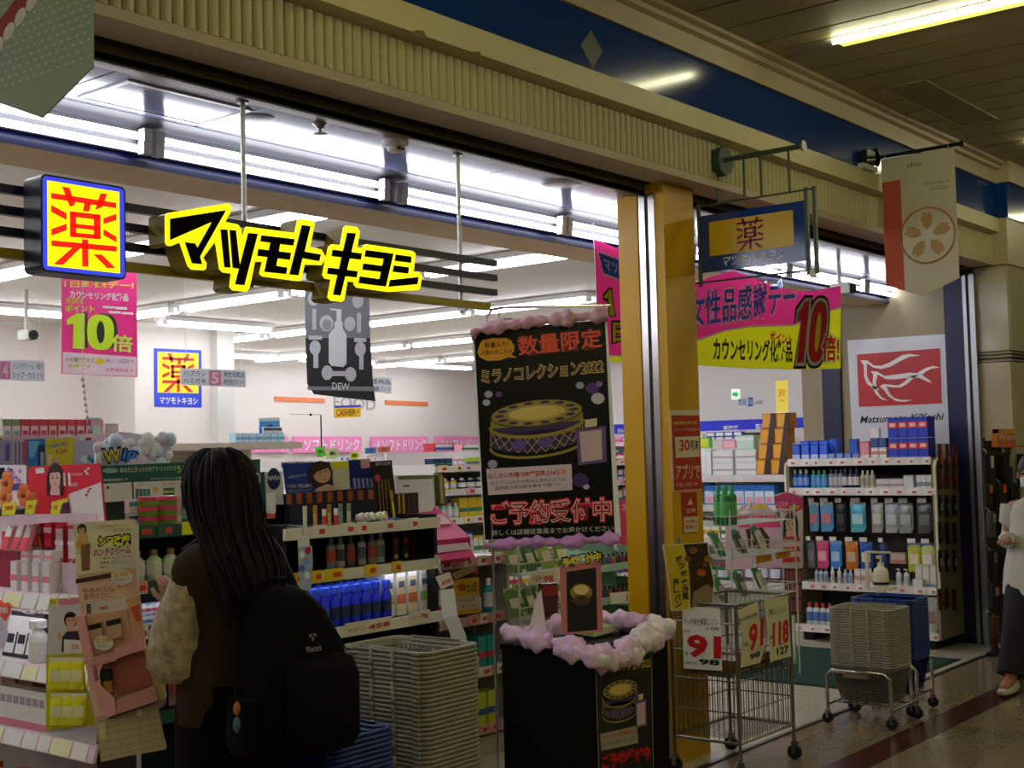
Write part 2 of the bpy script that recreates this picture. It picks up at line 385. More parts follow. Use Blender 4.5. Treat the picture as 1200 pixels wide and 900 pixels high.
# right-hand jamb: blue, with its own shutter guide, then the tiled column
BLU = mat('#080f3e', .45, noise=.1, scale=3.)
jam = struct(bx('trim_5', (XR, 3.475, .004), (XR+.06, 3.62, ZC), BLU))
MB().box((XR-.004, 3.448, .004), (XR+.04, 3.474, ZC)).build('guide_rail', STEEL, jam)
MB().box((XR-.001, 3.425, .004), (XR+.04, 3.448, ZC)).build('guide_slot', BLACK, jam)
MB().box((XR-.004, 3.385, .004), (XR+.04, 3.425, ZC)).build('guide_rail', STEEL, jam)
tile = mat('#a89c80', .16, noise=.16, scale=5.)
colm = struct(bx('wall_column', (9.76, 3.17, 0), (12.5, 3.6, ZH), mat('#5a5140', .6)))
for z0, z1 in ((0, .72), (.725, 1.45), (1.455, 2.08), (2.16, 2.80)):
    MB().box((9.75, 3.16, z0+.003), (9.765, 3.40, z1-.003)).build('tile', tile, colm)
    for k in range(3): MB().box((9.766+.9*k, 3.15, z0+.003), (9.762+.9*k+.9, 3.172, z1-.003)).build('tile', mat('#aca383', .16, noise=.14, scale=5.), colm)
for z in (2.085, 2.115, 2.14): MB().box((9.745, 3.145, z), (12.5, 3.40, z+.012)).build('moulding', mat('#8b8160', .3), colm)
MB().box((9.74, 3.14, 2.80), (12.5, 3.5, ZS+.342)).build('cream_band', mat('#b0a584', .45, noise=.1, scale=3.), colm)
MB().box((9.735, 3.125, ZS+.342), (12.5, 3.5, ZS+.605)).build('blue_band', mat('#08306e', .14), colm)
MB().box((9.73, 3.10, ZS+.605), (12.5, 3.5, ZH)).build('cornice', mat('#a8997a', .5), colm)
# side wall with the logo board
WR = 9.80
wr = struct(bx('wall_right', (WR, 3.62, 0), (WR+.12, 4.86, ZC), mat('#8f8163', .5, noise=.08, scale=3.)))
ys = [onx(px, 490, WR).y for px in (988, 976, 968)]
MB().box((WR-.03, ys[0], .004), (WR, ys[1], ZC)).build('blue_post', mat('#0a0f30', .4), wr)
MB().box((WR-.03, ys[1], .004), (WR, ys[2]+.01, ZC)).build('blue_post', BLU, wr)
# walls that close the shop to the left and the hall behind the camera
struct(bx('wall_hall', (-6, -6.2, 0), (18, -6, ZH+.1), mat('#7a7058', .6)))
struct(bx('wall_shop_left', (-6.2, FAS, 0), (-6, 14, ZH), mat('#d8d2cb', .7)))
# ================================================================ LAMPS
def tube_lamp(name, label, c, axis, length, group, n=2, L=TUBE_L, gap=.09, fixture=True, col='#f6f7ff', up=False):
    """a fluorescent fixture: white casing, end caps and glowing tubes"""
    t = thing(name, label, 'ceiling light', c, group)
    ax = Vector((1, 0, 0)) if axis == 'x' else Vector((0, 1, 0)); sd = Vector((0, 1, 0)) if axis == 'x' else Vector((1, 0, 0))
    if up: sd = Vector((0, -.1, 1))
    c = Vector(c); em = mat(col, .5, emit=L)
    if fixture:
        a = c-ax*length/2-sd*.085; b = c+ax*length/2+sd*.085
        MB().box((a.x, a.y, c.z+.022), (b.x, b.y, c.z+.06)).build('casing', WHITE, t)
    for i in range(n):
        o_ = sd*(gap*(i-(n-1)/2))
        MB().cyl(c+o_-ax*(length/2-.03), c+o_+ax*(length/2-.03), .0135, 8).build('tube', em, t)
        for s_ in (-1, 1):
            q = c+o_+ax*s_*(length/2-.02); MB().box(q-Vector((.018, .018, .018)), q+Vector((.018, .018, .03))).build('socket', WHITE, t)
    return t
# two rows in the trough over the entrance
for i in range(9):
    x = 1.02+1.255*i
    x = x if i < 3 else x+.06
    if i in (2, 3): x += 0
    tube_lamp('trough_light', 'twin tube light in the entrance trough, '+['just outside the frame on the left', 'first from the left edge', 'second from the left edge', 'third from the left edge', 'nearest the yellow pillar', 'seen just right of the yellow pillar', 'second to the right of the pillar', 'near the right end', 'beyond the right end'][i], (x, 4.035, 2.675), 'x', 1.24, 'tube lights in the entrance trough', 2, L=12., gap=.046, fixture=False, up=True)
# rows across the shop ceiling
def row_y(x, ys_, lab):
    for j, y in enumerate(ys_): tube_lamp('shop_light', lab+', lamp '+('nearest the entrance', 'second from the entrance', 'third from the entrance', 'fourth from the entrance', 'fifth from the entrance', 'at the far end')[j], (x, y, ZC-.065), 'y', 1.22, 'ceiling tube lights running into the shop', 2)
for x in (.35, 2.35, 4.35, 6.33, 8.35, 10.35, 12.35):
    row_y(x, [5.2, 6.5, 7.8, 9.1] if x < 7.5 else [5.2, 6.5, 7.8, 9.1, 10.4, 11.7], ('leftmost unseen', 'left unseen', 'first visible', 'second visible', 'third visible', 'fourth visible', 'rightmost')[int(x/2)]+' ceiling row of twin tubes')
for x in (5.4, 7.2): tube_lamp('wall_light', 'twin tube ceiling light above the small wall sign' if x > 6 else 'twin tube ceiling light along the pale left wall', (x+.2, 9.35, ZC-.065), 'x', 1.22, 'ceiling tube lights along the walls', 2)
for x in (9.6, 11.3, 13.2): tube_lamp('wall_light', 'twin tube ceiling light along the back wall, '+{9.6: 'left one', 11.3: 'middle one', 13.2: 'right one'}[x], (x, 11.9, ZC-.065), 'x', 1.22, 'ceiling tube lights along the back wall', 2)
# hall lamps: a long channel with one tube, running across the hall
HL = mat('#f0e878', .5, emit=1.1); HT = mat('#f8f6cc', .5, emit=HALL_L)
for i, x in enumerate((-6.0, -2.95, .1, 3.15, 6.2, 9.25, 12.3)):
    lab = {6.2: 'bright long hall light set across the slatted ceiling at the upper right', 9.25: 'hall light in the slatted ceiling at the right edge above the column'}.get(x, 'hall light set across the slatted ceiling beyond the frame')
    t = thing('hall_light', lab, 'ceiling light', (x, 0, ZH), 'hall ceiling lights' if 'beyond' in lab else None)
    for y0, y1 in ((2.80, -.1), (-.2, -3.0), (-3.1, -5.8)):
        MB().box((x-.05, y1, ZH-.012), (x+.06, y0, ZH-.002)).build('diffuser', HL, t)
        MB().cyl((x-.066, y1, ZH-.018), (x-.066, y0, ZH-.018), .013, 8).build('tube', HT, t)
    MB().box((x-.09, -5.9, ZH-.004), (x+.075, 3.06, ZH+.025)).build('channel', mat('#8f866a', .4), t)
v0 = onz(1050, 102, ZH); v1 = onz(1119, 143, ZH)
vent = thing('ceiling_panel', 'thin framed access panel in the slatted hall ceiling', 'ceiling panel', (7.6, 2.75, ZH))
a, b = onz(1018, 108, ZH), onz(1090, 143, ZH); c_ = onz(1122, 137, ZH)
x0_, x1_ = 7.18, 8.42; y0_, y1_ = 2.73, 2.99
MB().box((x0_, y0_, ZH-.004), (x1_, y1_, ZH-.001)).build('panel', mat('#93865f', .55), vent)
fm = MB()
for q in (((x0_, y0_), (x1_, y0_+.012)), ((x0_, y1_-.012), (x1_, y1_)), ((x0_, y0_), (x0_+.012, y1_)), ((x1_-.012, y0_), (x1_, y1_))): fm.box((*q[0], ZH-.009), (*q[1], ZH-.003))
fm.build('frame', mat('#a89b70', .5), vent)
# small things on the entrance ceiling
def disc_thing(name, label, cat, px, py, prof, m, n=16):
    c = onz(px, py, ZC); t = thing(name, label, cat, (c.x, c.y, ZC)); o_ = MB().lathe(prof, c, n).build('body', m, t, smooth=True); return t, c
disc_thing('ceiling_speaker', 'round flush ceiling disc behind the left hanging pole of the letter sign', 'ceiling fitting', 302, 138, [(.045, -.006), (.06, -.003), (.062, 0)], mat('#8d93ab', .4))
disc_thing('ceiling_speaker', 'large round flush ceiling disc near the yellow pillar', 'ceiling fitting', 660, 214, [(.08, -.01), (.1, -.006), (.103, 0)], mat('#8f8a86', .4))
t, c = disc_thing('sprinkler_head', 'small fire sprinkler head on the glossy entrance ceiling', 'sprinkler', 375, 145, [(.012, -.02), (.02, -.008), (.03, 0)], STEEL)
MB().cyl(c+Vector((0, 0, -.035)), c+Vector((0, 0, -.02)), .006).build('stem', STEEL, t); MB().lathe([(.005, -.042), (.026, -.04), (.026, -.037), (.005, -.034)], c).build('deflector', STEEL, t)
t, c = disc_thing('smoke_detector', 'white round smoke detector on the glossy entrance ceiling', 'smoke detector', 463, 163, [(.025, -.052), (.032, -.045), (.034, -.034), (.05, -.028), (.052, -.005), (.048, 0)], mat('#d6d3cc', .5))
for a in (-.5, -.1, .35): MB().box(c+Vector((.014*math.sin(a*3)-.005, -.034, -.047)), c+Vector((.014*math.sin(a*3)+.005, -.026, -.037))).build('vent_slot', BLACK, t)
# ================================================================ SIGNS
YG = mat('#fff200', .4, emit=1.15); BLKL = mat('#060401', .8, spec=.1)
def cv(pts, ox, oy, s): return [(ox+x/s, oy+y/s) for x, y in pts]
c1 = lambda *p: cv(p, 176, 230, 7.5)
c2 = lambda *p: cv(p, 276, 245, 7.5)
c3 = lambda *p: cv(p, 376, 255, 8.185)
LF = fx(3.40)
sg = thing('letter_sign', 'glowing yellow katakana letter sign hung over the shop entrance', 'sign', (3.1, 3.45, 2.1))
blockA = c1((135, 165), (152, 148), (685, 60), (722, 95), (712, 130), (660, 225), (770, 248), (800, 285), (812, 380), (832, 290))+c2((100, 155), (522, 210), (545, 105), (570, 83), (680, 98), (697, 130), (655, 335), (755, 355), (797, 430), (755, 492), (608, 487), (578, 620), (555, 634), (235, 590), (213, 565), (240, 462), (172, 462), (122, 700), (95, 727))+c1((725, 825), (700, 795), (715, 678), (640, 668), (612, 640), (575, 392), (465, 540), (497, 590), (490, 638), (470, 650), (365, 643), (335, 615), (262, 403), (185, 437), (150, 432), (135, 405))
blockB = c3((75, 280), (105, 256), (190, 262), (218, 100), (240, 75), (345, 90), (375, 130), (350, 285), (398, 290), (415, 262), (435, 255), (880, 320), (908, 345), (890, 520), (950, 522), (972, 560), (950, 680), (930, 695), (650, 712), (345, 670), (318, 640), (325, 618), (255, 612), (225, 790), (200, 808), (95, 795), (68, 765), (100, 592), (40, 582), (18, 550))
GOLD = mat('#8d7a14', .45); GOLD2 = mat('#5a5208', .4)
for blk in (blockA, blockB):
    q = [LF.px(*p) for p in blk]; cx = sum(a for a, b in q)/len(q); cy = sum(b for a, b in q)/len(q)
    bo = MB().prism(q, LF.O+LF.n*-.004, LF.u, LF.v, Vector((0, .085, 0))).build('letter_case', GOLD, sg)
    MB().prism(q, LF.O, LF.u, LF.v, Vector((0, .004, 0))).build('lit_face', YG, bo)
def glyph(fr, parent, polys, m, d=.006):
    mb = MB()
    for pl in polys: mb.prism([fr.px(*p) for p in pl], fr.O+fr.n*d, fr.u, fr.v, fr.n*-(d-.0005))
    return mb.build('letter', m, parent)
glyph(LF, sg, [c1((172, 198), (660, 122), (430, 530), (448, 598), (365, 590), (302, 405), (388, 415), (408, 460), (540, 225), (172, 385))], BLKL)
glyph(LF, sg, [c1((615, 290), (670, 295), (697, 628), (648, 624)), c1((695, 297), (745, 300), (778, 600), (772, 638), (722, 630)), c1((858, 324), (938, 330), (820, 782), (742, 775))], BLKL)
glyph(LF, sg, [c2((225, 232), (512, 265), (500, 322), (215, 285)), c2((197, 352), (480, 385), (470, 447), (188, 412)), c2((305, 290), (385, 300), (350, 500), (447, 515), (437, 572), (250, 552))], BLKL)
glyph(LF, sg, [c2((580, 142), (652, 150), (598, 375), (742, 400), (728, 458), (580, 432), (545, 583), (470, 575))], BLKL)
glyph(LF, sg, [c3((250, 145), (328, 152), (180, 748), (112, 740)), c3((108, 308), (385, 345), (375, 405), (100, 370)), c3((65, 480), (345, 515), (335, 575), (57, 540))], BLKL)
glyph(LF, sg, [c3((612, 340), (688, 345), (615, 662), (545, 652)), c3((428, 312), (640, 340), (628, 400), (415, 375)), c3((405, 440), (610, 468), (600, 525), (393, 500)), c3((370, 565), (590, 595), (575, 658), (357, 628))], BLKL)
glyph(LF, sg, [c3((715, 355), (862, 375), (855, 435), (705, 415)), c3((697, 460), (838, 478), (828, 538), (685, 520)), c3((660, 598), (930, 570), (918, 640), (645, 665))], BLKL)
# the rails that carry both signs
rail = thing('sign_rails', 'three navy rails and a yellow rail hung on poles behind the lit signs', 'sign frame', (3.0, 3.5, 2.1))
NAVY = mat('#0b0d33', .4)
for ya, yb, za in ((220, 308, .024), (0, 0, 0), (0, 0, 0)):
    pass
for (xl, yl, xr_, yr), hgt, m in (((0, 221, 582, 308), .026, NAVY), ((0, 246, 582, 325.5), .026, NAVY), ((0, 271, 582, 342.5), .026, NAVY), ((0, 298, 574, 358), .030, mat('#a08a0c', .4))):
    a, b = ony(xl, yl, 3.50), ony(xr_, yr, 3.50); z = (a.z+b.z)/2
    MB().box((-1.0, 3.495, z-hgt/2), (b.x, 3.52, z+hgt/2)).build('rail', m, rail)
for px_, py_ in ((286, 245), (540, 345)):
    a = ony(px_, py_, 3.53); MB().cyl((a.x, 3.53, 2.08), (a.x, 3.53, ZC), .009, 10).build('pole', mat('#b9bac0', .3, .9), rail, smooth=True)
    MB().cyl((a.x, 3.53, ZC-.012), (a.x, 3.53, ZC), .022, 12).build('flange', STEEL, rail)
    MB().box((a.x-.012, 3.50, 2.09), (a.x+.012, 3.54, 2.115)).build('clamp', STEEL, rail)
# medicine lightbox
YAKU = [[(302, 240), (675, 293), (675, 325), (302, 272)], [(362, 205), (405, 212), (437, 305), (405, 318)], [(580, 240), (622, 243), (590, 320), (548, 335)],
        [(490, 285), (528, 290), (515, 345), (478, 340)], [(405, 340), (440, 344), (440, 486), (405, 482)], [(540, 356), (580, 360), (580, 500), (540, 496)],
        [(405, 340), (580, 360), (580, 392), (405, 370)], [(405, 406), (580, 426), (580, 452), (405, 430)], [(405, 456), (580, 474), (580, 500), (405, 482)],
        [(302, 305), (388, 352), (388, 390), (302, 345)], [(302, 437), (388, 408), (388, 445), (302, 475)], [(597, 380), (675, 355), (675, 392), (597, 415)],
        [(597, 440), (675, 487), (675, 520), (597, 477)], [(302, 498), (675, 540), (675, 572), (302, 530)], [(472, 495), (508, 500), (508, 650), (472, 648)],
        [(420, 540), (465, 545), (365, 635), (312, 628)], [(535, 580), (588, 585), (668, 665), (615, 662)]]
def yaku(pr, fn, m, layer=3, name='lettering'):
    for pl in YAKU: pr.poly([fn((x-302)/373, (y-205-(x-302)*.143)/415) for x, y in pl], m, layer, name)
YF = fx(3.385)
lb = thing('medicine_lightbox', 'square lit sign with red medicine character on yellow and blue edge', 'sign', (2.2, 3.42, 2.05))
q = [YF.px(*p) for p in ((48, 203), (147, 224), (147, 326), (48, 318))]
x0, x1 = min(a for a, b in q), max(a for a, b in q); y0, y1 = min(b for a, b in q), max(b for a, b in q)
MB().prism(rr(x0, y0, x1, y1, .018), YF.O, YF.u, YF.v, (0, .09, 0)).build('case', mat('#0a1030', .35), lb)
p = Print(YF, lb, px=False, step=.0008)
p.poly(rr(x0+.006, y0+.006, x1-.006, y1-.006, .014), mat('#3a48ff', .4, emit=.75), 0, 'blue_border')
p.rect(x0+.02, y0+.018, x1-.023, y1-.018, mat('#fff400', .4, emit=1.1), 1, 'yellow_face')
ax0, ax1, ay0, ay1 = x0+.032, x1-.034, y0+.028, y1-.034
yaku(p, lambda a, b: (ax0+a*(ax1-ax0), ay1-b*(ay1-ay0)), mat('#ff1408', .4, emit=.9), 2); p.done()
# hanging cherry-blossom pennants, square to the shop front
def pennant(name, label, x, front):
    t = thing(name, label, 'banner', (x, 2.95, 2.38)); f = fy(x); cloth = mat('#b9b3a2', .8, noise=.05, scale=3.)
    y0, y1, zt, zb, tip = 3.185, 2.735, 3.235, 2.46, 2.375
    out = [(-y0, zb), (-(y0+y1)/2, tip), (-y1, zb), (-y1, zt), (-y0, zt)]
    board('cloth', f, out, cloth if front else mat('#8f9a86', .8, noise=.05, scale=3.), .004, t, px=False)
    MB().cyl((x, 3.26, zt+.018), (x, 2.70, zt+.018), .011, 10).build('rod', DARKMETAL, t)
    MB().ball((x, 2.69, zt+.018), .018).build('finial', DARKMETAL, t)
    MB().lathe([(.02, 0), (.055, 0), (.055, .02), (.02, .03)], (0, 0, 0), 8).v
    MB().cyl((x, 3.215, zt+.018), (x, 3.25, zt+.018), .06, 8).build('wall_plate', mat('#23352e', .5), t)
    for yy in (y0-.03, y1+.03): MB().tube([(x, yy, zt+.018+.014*math.cos(k*.7)) if 0 else (x+.014*math.sin(k*.7), yy, zt+.012+.016*math.cos(k*.7)) for k in range(9)], .003, 5, closed=True).build('ring', STEEL, t)
    p = Print(f, t, px=False, step=.0006)
    if front:
        red = mat('#b8543c', .8); red2 = mat('#8f3a28', .8)
        a0 = -y0; wd = y0-y1
        p.poly([(a0, zb), (a0+wd*.26, zb-.044), (a0+wd*.26, zt-.14), (a0, zt-.14)], red, 0, 'red_panel')
        for k in range(8): p.rect(a0+wd*.03*k+.008, zb+.02, a0+wd*.03*k+.011, zt-.15, red2, 1, 'stripe')
        cx, cz, R_ = a0+wd*.60, 2.735, wd*.37
        ring = [];
        for k in range(41): ring.append((cx+R_*math.cos(k*math.pi/20), cz+R_*math.sin(k*math.pi/20)))
        p.line(ring, .013, mat('#b9826c', .8), 1, 'ring_mark')
        for k in range(5):
            an = math.radians(90+72*k); pts = []
            for r_, s_ in ((.035, 0), (.06, .026), (.10, .036), (.135, .024), (.142, .012), (.130, 0), (.142, -.012), (.135, -.024), (.10, -.036), (.06, -.026)):
                pts.append((cx+r_*math.cos(an)-s_*math.sin(an), cz+r_*math.sin(an)+s_*math.cos(an)))
            p.poly(pts, mat('#a5865c', .8, noise=.25, scale=90.), 1, 'petal')
        p.text('Welcome to', (a0+wd*.58, zt-.20), (a0+wd*.92, zt-.20), (a0+wd*.58, zt-.178), mat('#6c675c', .8)); p.text('CoCoLo', (a0+wd*.66, zt-.235), (a0+wd*.92, zt-.235), (a0+wd*.66, zt-.212), mat('#6c675c', .8))
        p.text('ebisu', (a0+wd*.36, zt-.075), (a0+wd*.55, zt-.075), (a0+wd*.36, zt-.045), mat('#2c2a26', .8))
    else:
        for k in range(13):
            for j in range(36):
                a = -y0+.012+k*.0345+(.017 if j % 2 else 0); z = zb+.03+j*.0205
                if a > -y1-.018 or z > zt-.05: continue
                p.poly([(a, z), (a+.011, z-.005), (a+.022, z), (a+.011, z+.004)], mat('#aab3a0', .8), 0, 'scale_mark')
        p.poly([(-y0, 2.66), (-y0, 2.60), (-y0+.16, 2.66), (-y0+.3, 2.74), (-y0+.3, 2.80)], mat('#8a2a22', .8), 1, 'red_panel')
        for k in range(5): p.ell(-y0+.02+k*.055, 2.605+k*.026, .03, .02, mat('#c9c6ba', .8), 2, 'petal', 12, rot=26)
    p.done(); return t
pennant('hanging_pennant', 'pale pennant with cherry blossom ring and red stripe hung over the hall', 7.6, True)
pennant('hanging_pennant', 'green scale-patterned pennant tip hanging at the upper left corner', 1.8, False)
# small white speaker box behind the pennant rod
wb = thing('wall_lamp_box', 'small white box fitting on the blue band by the blossom pennant', 'fitting', ony(1015, 197, FAS-.05))
c = ony(1015, 197, FAS-.05); MB().box(c-Vector((.10, .03, .014)), c+Vector((.10, .01, .014))).build('box', mat('#b9b9b0', .5), wb)
c = c+Vector((.0, 0, .06)); MB().box(c-Vector((.06, .035, .04)), c+Vector((.06, .005, .04))).build('bracket', DARKMETAL, wb)
# blue projecting sign on its green bracket
XS = 5.72
ps = thing('projecting_sign', 'blue and yellow medicine sign in a frame on a green bracket', 'sign', (XS, 3.05, 2.36))
f = fy(XS); GRN = mat('#4a5a48', .5, .3, noise=.15, scale=20.)
b4 = [f.px(*p_) for p_ in ((821, 250), (944, 238), (945, 309), (821, 316))]
yl, yr = sum(b4[i][0] for i in (0, 3))/2, sum(b4[i][0] for i in (1, 2))/2; zt, zb = (b4[0][1]+b4[1][1])/2, (b4[2][1]+b4[3][1])/2
sbd = board('panel', f, [(yl, zb), (yr, zb), (yr, zt), (yl, zt)], mat('#123a8c', .12, spec=.7), .012, ps, px=False)
p = Print(f, ps, px=False, step=.0008)
w_, h_ = yr-yl, zt-zb
p.rect(yl+w_*.09, zb+h_*.27, yr-w_*.11, zt-h_*.13, mat('#d8b40e', .3), 0, 'yellow_face')
ca, cb = yl+w_*.36, yl+w_*.61
yaku(p, lambda a, b: (ca+a*(cb-ca), zt-h_*.165-b*h_*.53), mat('#8e1420', .4), 1)
p.text('マツモトキヨシ', (yl+w_*.2, zb+h_*.07), (yl+w_*.79, zb+h_*.07), (yl+w_*.23, zb+h_*.235), mat('#d5dae6', .4), 1, .02); p.done()
fr_ = [(-(yl-.045), zb-.05), (-(yr+.05), zb-.05), (-(yr+.05), zt+.05), (-(yl-.045), zt+.05)]
for a, b in zip(fr_, fr_[1:]+fr_[:1]): MB().cyl((XS, a[0], a[1]), (XS, b[0], b[1]), .005, 8).build('frame_bar', GRN, ps)
for yy in (-(yl-.005), -(yr+.008), -(yr+.05)): MB().box((XS-.008, yy-.008, zb-.07), (XS+.008, yy+.008, zt+.06)).build('frame_post', GRN, ps)
br0, br1 = onx(832, 187, XS), onx(940, 175, XS); zb_ = (br0.z+br1.z)/2
MB().cyl((XS, FAS-.02, zb_), (XS, br1.y, zb_), .013, 10).build('bracket_arm', GRN, ps); MB().cyl((XS, br1.y, zb_), (XS, br1.y-.012, zb_), .026, 12).build('end_cap', STEEL, ps)
MB().cyl((XS, FAS-.045, zb_-.005), (XS, FAS+.02, zb_-.005), .075, 8).build('wall_plate', mat('#33443a', .55, noise=.2, scale=20.), ps)
for px_ in (841, 872, 892, 925):
    yy = onx(px_, 210, XS).y; MB().cyl((XS, yy, zt+.05), (XS, yy, zb_), .007, 8).build('hanger', GRN, ps)
MB().cyl((XS, -(yr+.03), zb-.085), (XS, -(yr+.03), zb-.05), .016, 10).build('bulb', mat('#d8d8d8', .3), ps)
# logo board on the side wall
lg = thing('logo_board', 'white board with three white birds on red above the right-hand shelf', 'sign', (WR-.01, 4.0, 1.6)); f = fy(WR-.012)
board('panel', f, [(993, 399), (1113, 391), (1119, 520), (999, 520)], mat('#c9cad0', .3), .01, lg)
e_ = lambda *q: cv(q, 985, 385, 6.92)
RED = mat('#b3141c', .4)
p = Print(f, lg); p.poly(e_((133, 210), (808, 160), (824, 608), (150, 636)), RED, 0, 'red_panel')
BW = mat('#e2ded8', .4)
for pl in (((163, 258), (215, 258), (270, 300), (330, 302), (400, 275), (500, 215), (560, 205), (648, 218), (560, 230), (500, 258), (400, 312), (330, 328), (270, 318), (213, 280), (215, 380), (235, 430), (280, 470), (320, 500), (270, 488), (215, 450), (192, 390), (190, 300)),
           ((243, 345), (300, 350), (360, 385), (440, 375), (560, 358), (620, 362), (690, 320), (750, 303), (808, 316), (740, 325), (690, 350), (660, 375), (720, 415), (740, 440), (700, 430), (640, 400), (560, 398), (440, 412), (370, 410), (300, 372), (288, 440), (300, 510), (330, 555), (385, 585), (330, 572), (285, 530), (262, 480), (262, 420), (266, 370)),
           ((318, 470), (350, 450), (400, 455), (470, 462), (520, 430), (560, 390), (640, 372), (590, 405), (540, 450), (490, 478), (430, 478), (372, 468), (400, 530), (440, 565), (500, 580), (580, 578), (520, 595), (450, 588), (390, 550), (355, 500))):
    p.poly(e_(*pl), BW, 1, 'bird_mark')
p.text('Matsumoto KiYoshi', e_((160, 768))[0], e_((828, 740))[0], e_((172, 712))[0], mat('#1b1b22', .5), 1, .018); p.done()
# wide pink sale banner hung inside the right opening
A_, B_ = ony(695, 350, 4.0), ony(985, 390, 3.75); u_ = Vector((B_.x-A_.x, B_.y-A_.y, 0)).normalized()
f = Fr((A_.x, A_.y, 0), u_, Vector((u_.y, -u_.x, 0)))
bn = thing('sale_banner', 'wide pink and yellow sale banner strung across behind the pillar', 'banner', (A_.x+.9, A_.y-.1, 2.0))
PNK = mat('#ff3a92', .6); LIME = mat('#eef020', .6)
out = [(696, 280), (720, 290), (745, 302), (775, 318), (805, 335), (830, 325), (858, 317), (880, 324), (910, 337), (945, 342), (985, 335), (985, 432), (930, 433), (880, 432), (818, 428), (770, 430), (735, 425), (703, 424)]
board('cloth', f, out, TL(mat('#f8f6f6', .6), .75), .004, bn)
p = Print(f, bn, tl=.6); p.poly([(696, 280), (720, 290), (745, 302), (775, 318), (805, 335), (830, 325), (858, 317), (880, 324), (910, 337), (945, 342), (985, 335), (985, 361), (968, 366), (930, 382), (880, 383), (850, 388), (818, 399), (770, 412), (735, 418), (702, 417)], PNK, 0, 'pink_field')
p.poly([(703, 424), (735, 425), (770, 430), (818, 428), (880, 432), (930, 433), (985, 432), (985, 361), (968, 366), (930, 382), (880, 383), (850, 388), (818, 399), (770, 412), (735, 418), (702, 417)], LIME, 0, 'yellow_field')
p.line([(702, 417), (735, 418), (770, 412), (818, 398), (850, 387), (880, 382), (930, 381), (968, 365), (985, 360)], .012, WHITE, 1, 'white_line')
SKY = mat('#3a86e0', .6); RD = mat('#e01822', .6)
p.text('女性品感謝デー', (806, 386), (932, 366), (806, 342), WHITE, 1, .05); p.text('女性品感謝デー', (807, 384), (931, 365), (807, 343), SKY, 2, .015)
p.text('カウンセリング化粧品', (836, 422), (928, 424), (836, 396), mat('#2a2a2a', .6), 1, .03)
p.text('ポイント', (902, 400), (928, 404), (902, 388), RD, 2, .03)
tq = lambda a, b: (929+a*36+b*7, 425-b*72)
ten(p, tq, INK, None, 2, .0, .10); ten(p, tq, WHITE, None, 3, .0, .055); ten(p, tq, RD, LIME, 4)
p.text('倍!', (962, 424), (983, 424), (962, 392), WHITE, 6, .06); p.text('倍!', (963, 423), (982, 423), (963, 393), RD, 7, .02)
p.poly([(699, 293), (745, 310), (745, 337), (706, 322)], WHITE, 1); p.poly([(701, 296), (745, 312), (745, 334), (707, 320)], mat('#2a6cd0', .6), 2)
p.text('マツキヨ', (709, 316), (742, 328), (706, 302), WHITE, 3, .02)
p.text('1日', (706, 401), (735, 400), (706, 378), INK, 2, .09); p.text('1日', (706, 401), (735, 400), (706, 379), LIME, 3, .035)
p.poly([(706, 352), (706, 345), (713, 337), (717, 337), (721, 371), (713, 371), (711, 353)], INK, 2, 'numeral'); p.poly([(707.5, 350), (707.5, 346.5), (713.5, 339), (716, 339), (719.5, 370), (714, 370), (712, 350)], LIME, 3, 'numeral'); p.done()
for q in ((696, 280), (985, 336)):
    a, b = f.px(*q); c = f.P(a, b); MB().cyl(c, (c.x, c.y, ZC if q[0] > 800 else 2.72), .002, 5).build('cord', mat('#e0e0e0', .5), bn)
# hanging pink point poster behind the lightbox
f = fx(6.1)
pp = thing('point_poster', 'pink hanging poster with large lime number ten below the square lightbox', 'poster', f.P(*f.px(116, 441)))
board('card', f, [(72, 318), (160, 320), (161, 442), (72, 438)], mat('#f0d8e4', .5), .003, pp)
e_ = lambda x, y: (68+x/7.5, 325+y/7.5)
p = Print(f, pp)
p.poly([(72, 318), (160, 320), (161, 442), (72, 438)], mat('#f02a8a', .5), -.5, 'pink_field')
p.poly([e_(40, 655), e_(690, 700), e_(690, 870), e_(40, 845)], mat('#f3d6e4', .6), 0, 'white_panel')
tq = lambda a, b: e_(85+a*410, 615+a*25-b*300)
tq2 = lambda a, b: e_(115+a*420, 612+a*25-b*310)
ten(p, tq2, mat('#243018', .6), None, 0); ten(p, tq, mat('#c9f016', .6), mat('#243018', .6), 1, .0, .02)
p.text('倍', e_(468, 645), e_(650, 660), e_(468, 500), mat('#d2f05a', .6), 2, .02)
p.text('カウンセリング化粧品', e_(105, 180), e_(615, 210), e_(105, 115), WHITE, 1, .03); p.text('ポイント', e_(65, 300), e_(315, 305), e_(65, 240), mat('#d8e020', .6), 1, .03); p.text('期間限定', e_(70, 230), e_(220, 232), e_(70, 180), mat('#d8c020', .6), 1, .02)
p.text('1日感謝デー!', e_(55, 85), e_(660, 100), e_(55, 25), mat('#f0d020', .6), 1, .03)
for a, b, c_, d_ in ((390, 250, 495, 275), (500, 258, 605, 285), (445, 295, 550, 320), (560, 305, 660, 328)): p.poly([e_(a, b), e_(c_, b+5), e_(c_, d_), e_(a, d_-5)], WHITE, 1, 'white_panel')
p.text('その場で使える', e_(65, 745), e_(315, 750), e_(65, 700), mat('#8aa016', .6), 1, .02); p.text('お得です', e_(85, 795), e_(290, 800), e_(85, 760), mat('#c8c81a', .6), 1, .02)
p.ell(*e_(365, 740), 5, 3.6, mat('#e8d010', .6), 1, 'yellow_dot'); p.text('詳しくは店内で', e_(415, 750), e_(660, 760), e_(415, 710), mat('#5a5560', .6), 1); p.text('九月末日まで', e_(415, 825), e_(660, 835), e_(415, 795), mat('#d02838', .6), 1, .01); p.done()
c = f.P(*f.px(116, 320)); MB().cyl(c, (c.x, c.y, ZC), .0015, 5).build('cord', WHITE, pp)
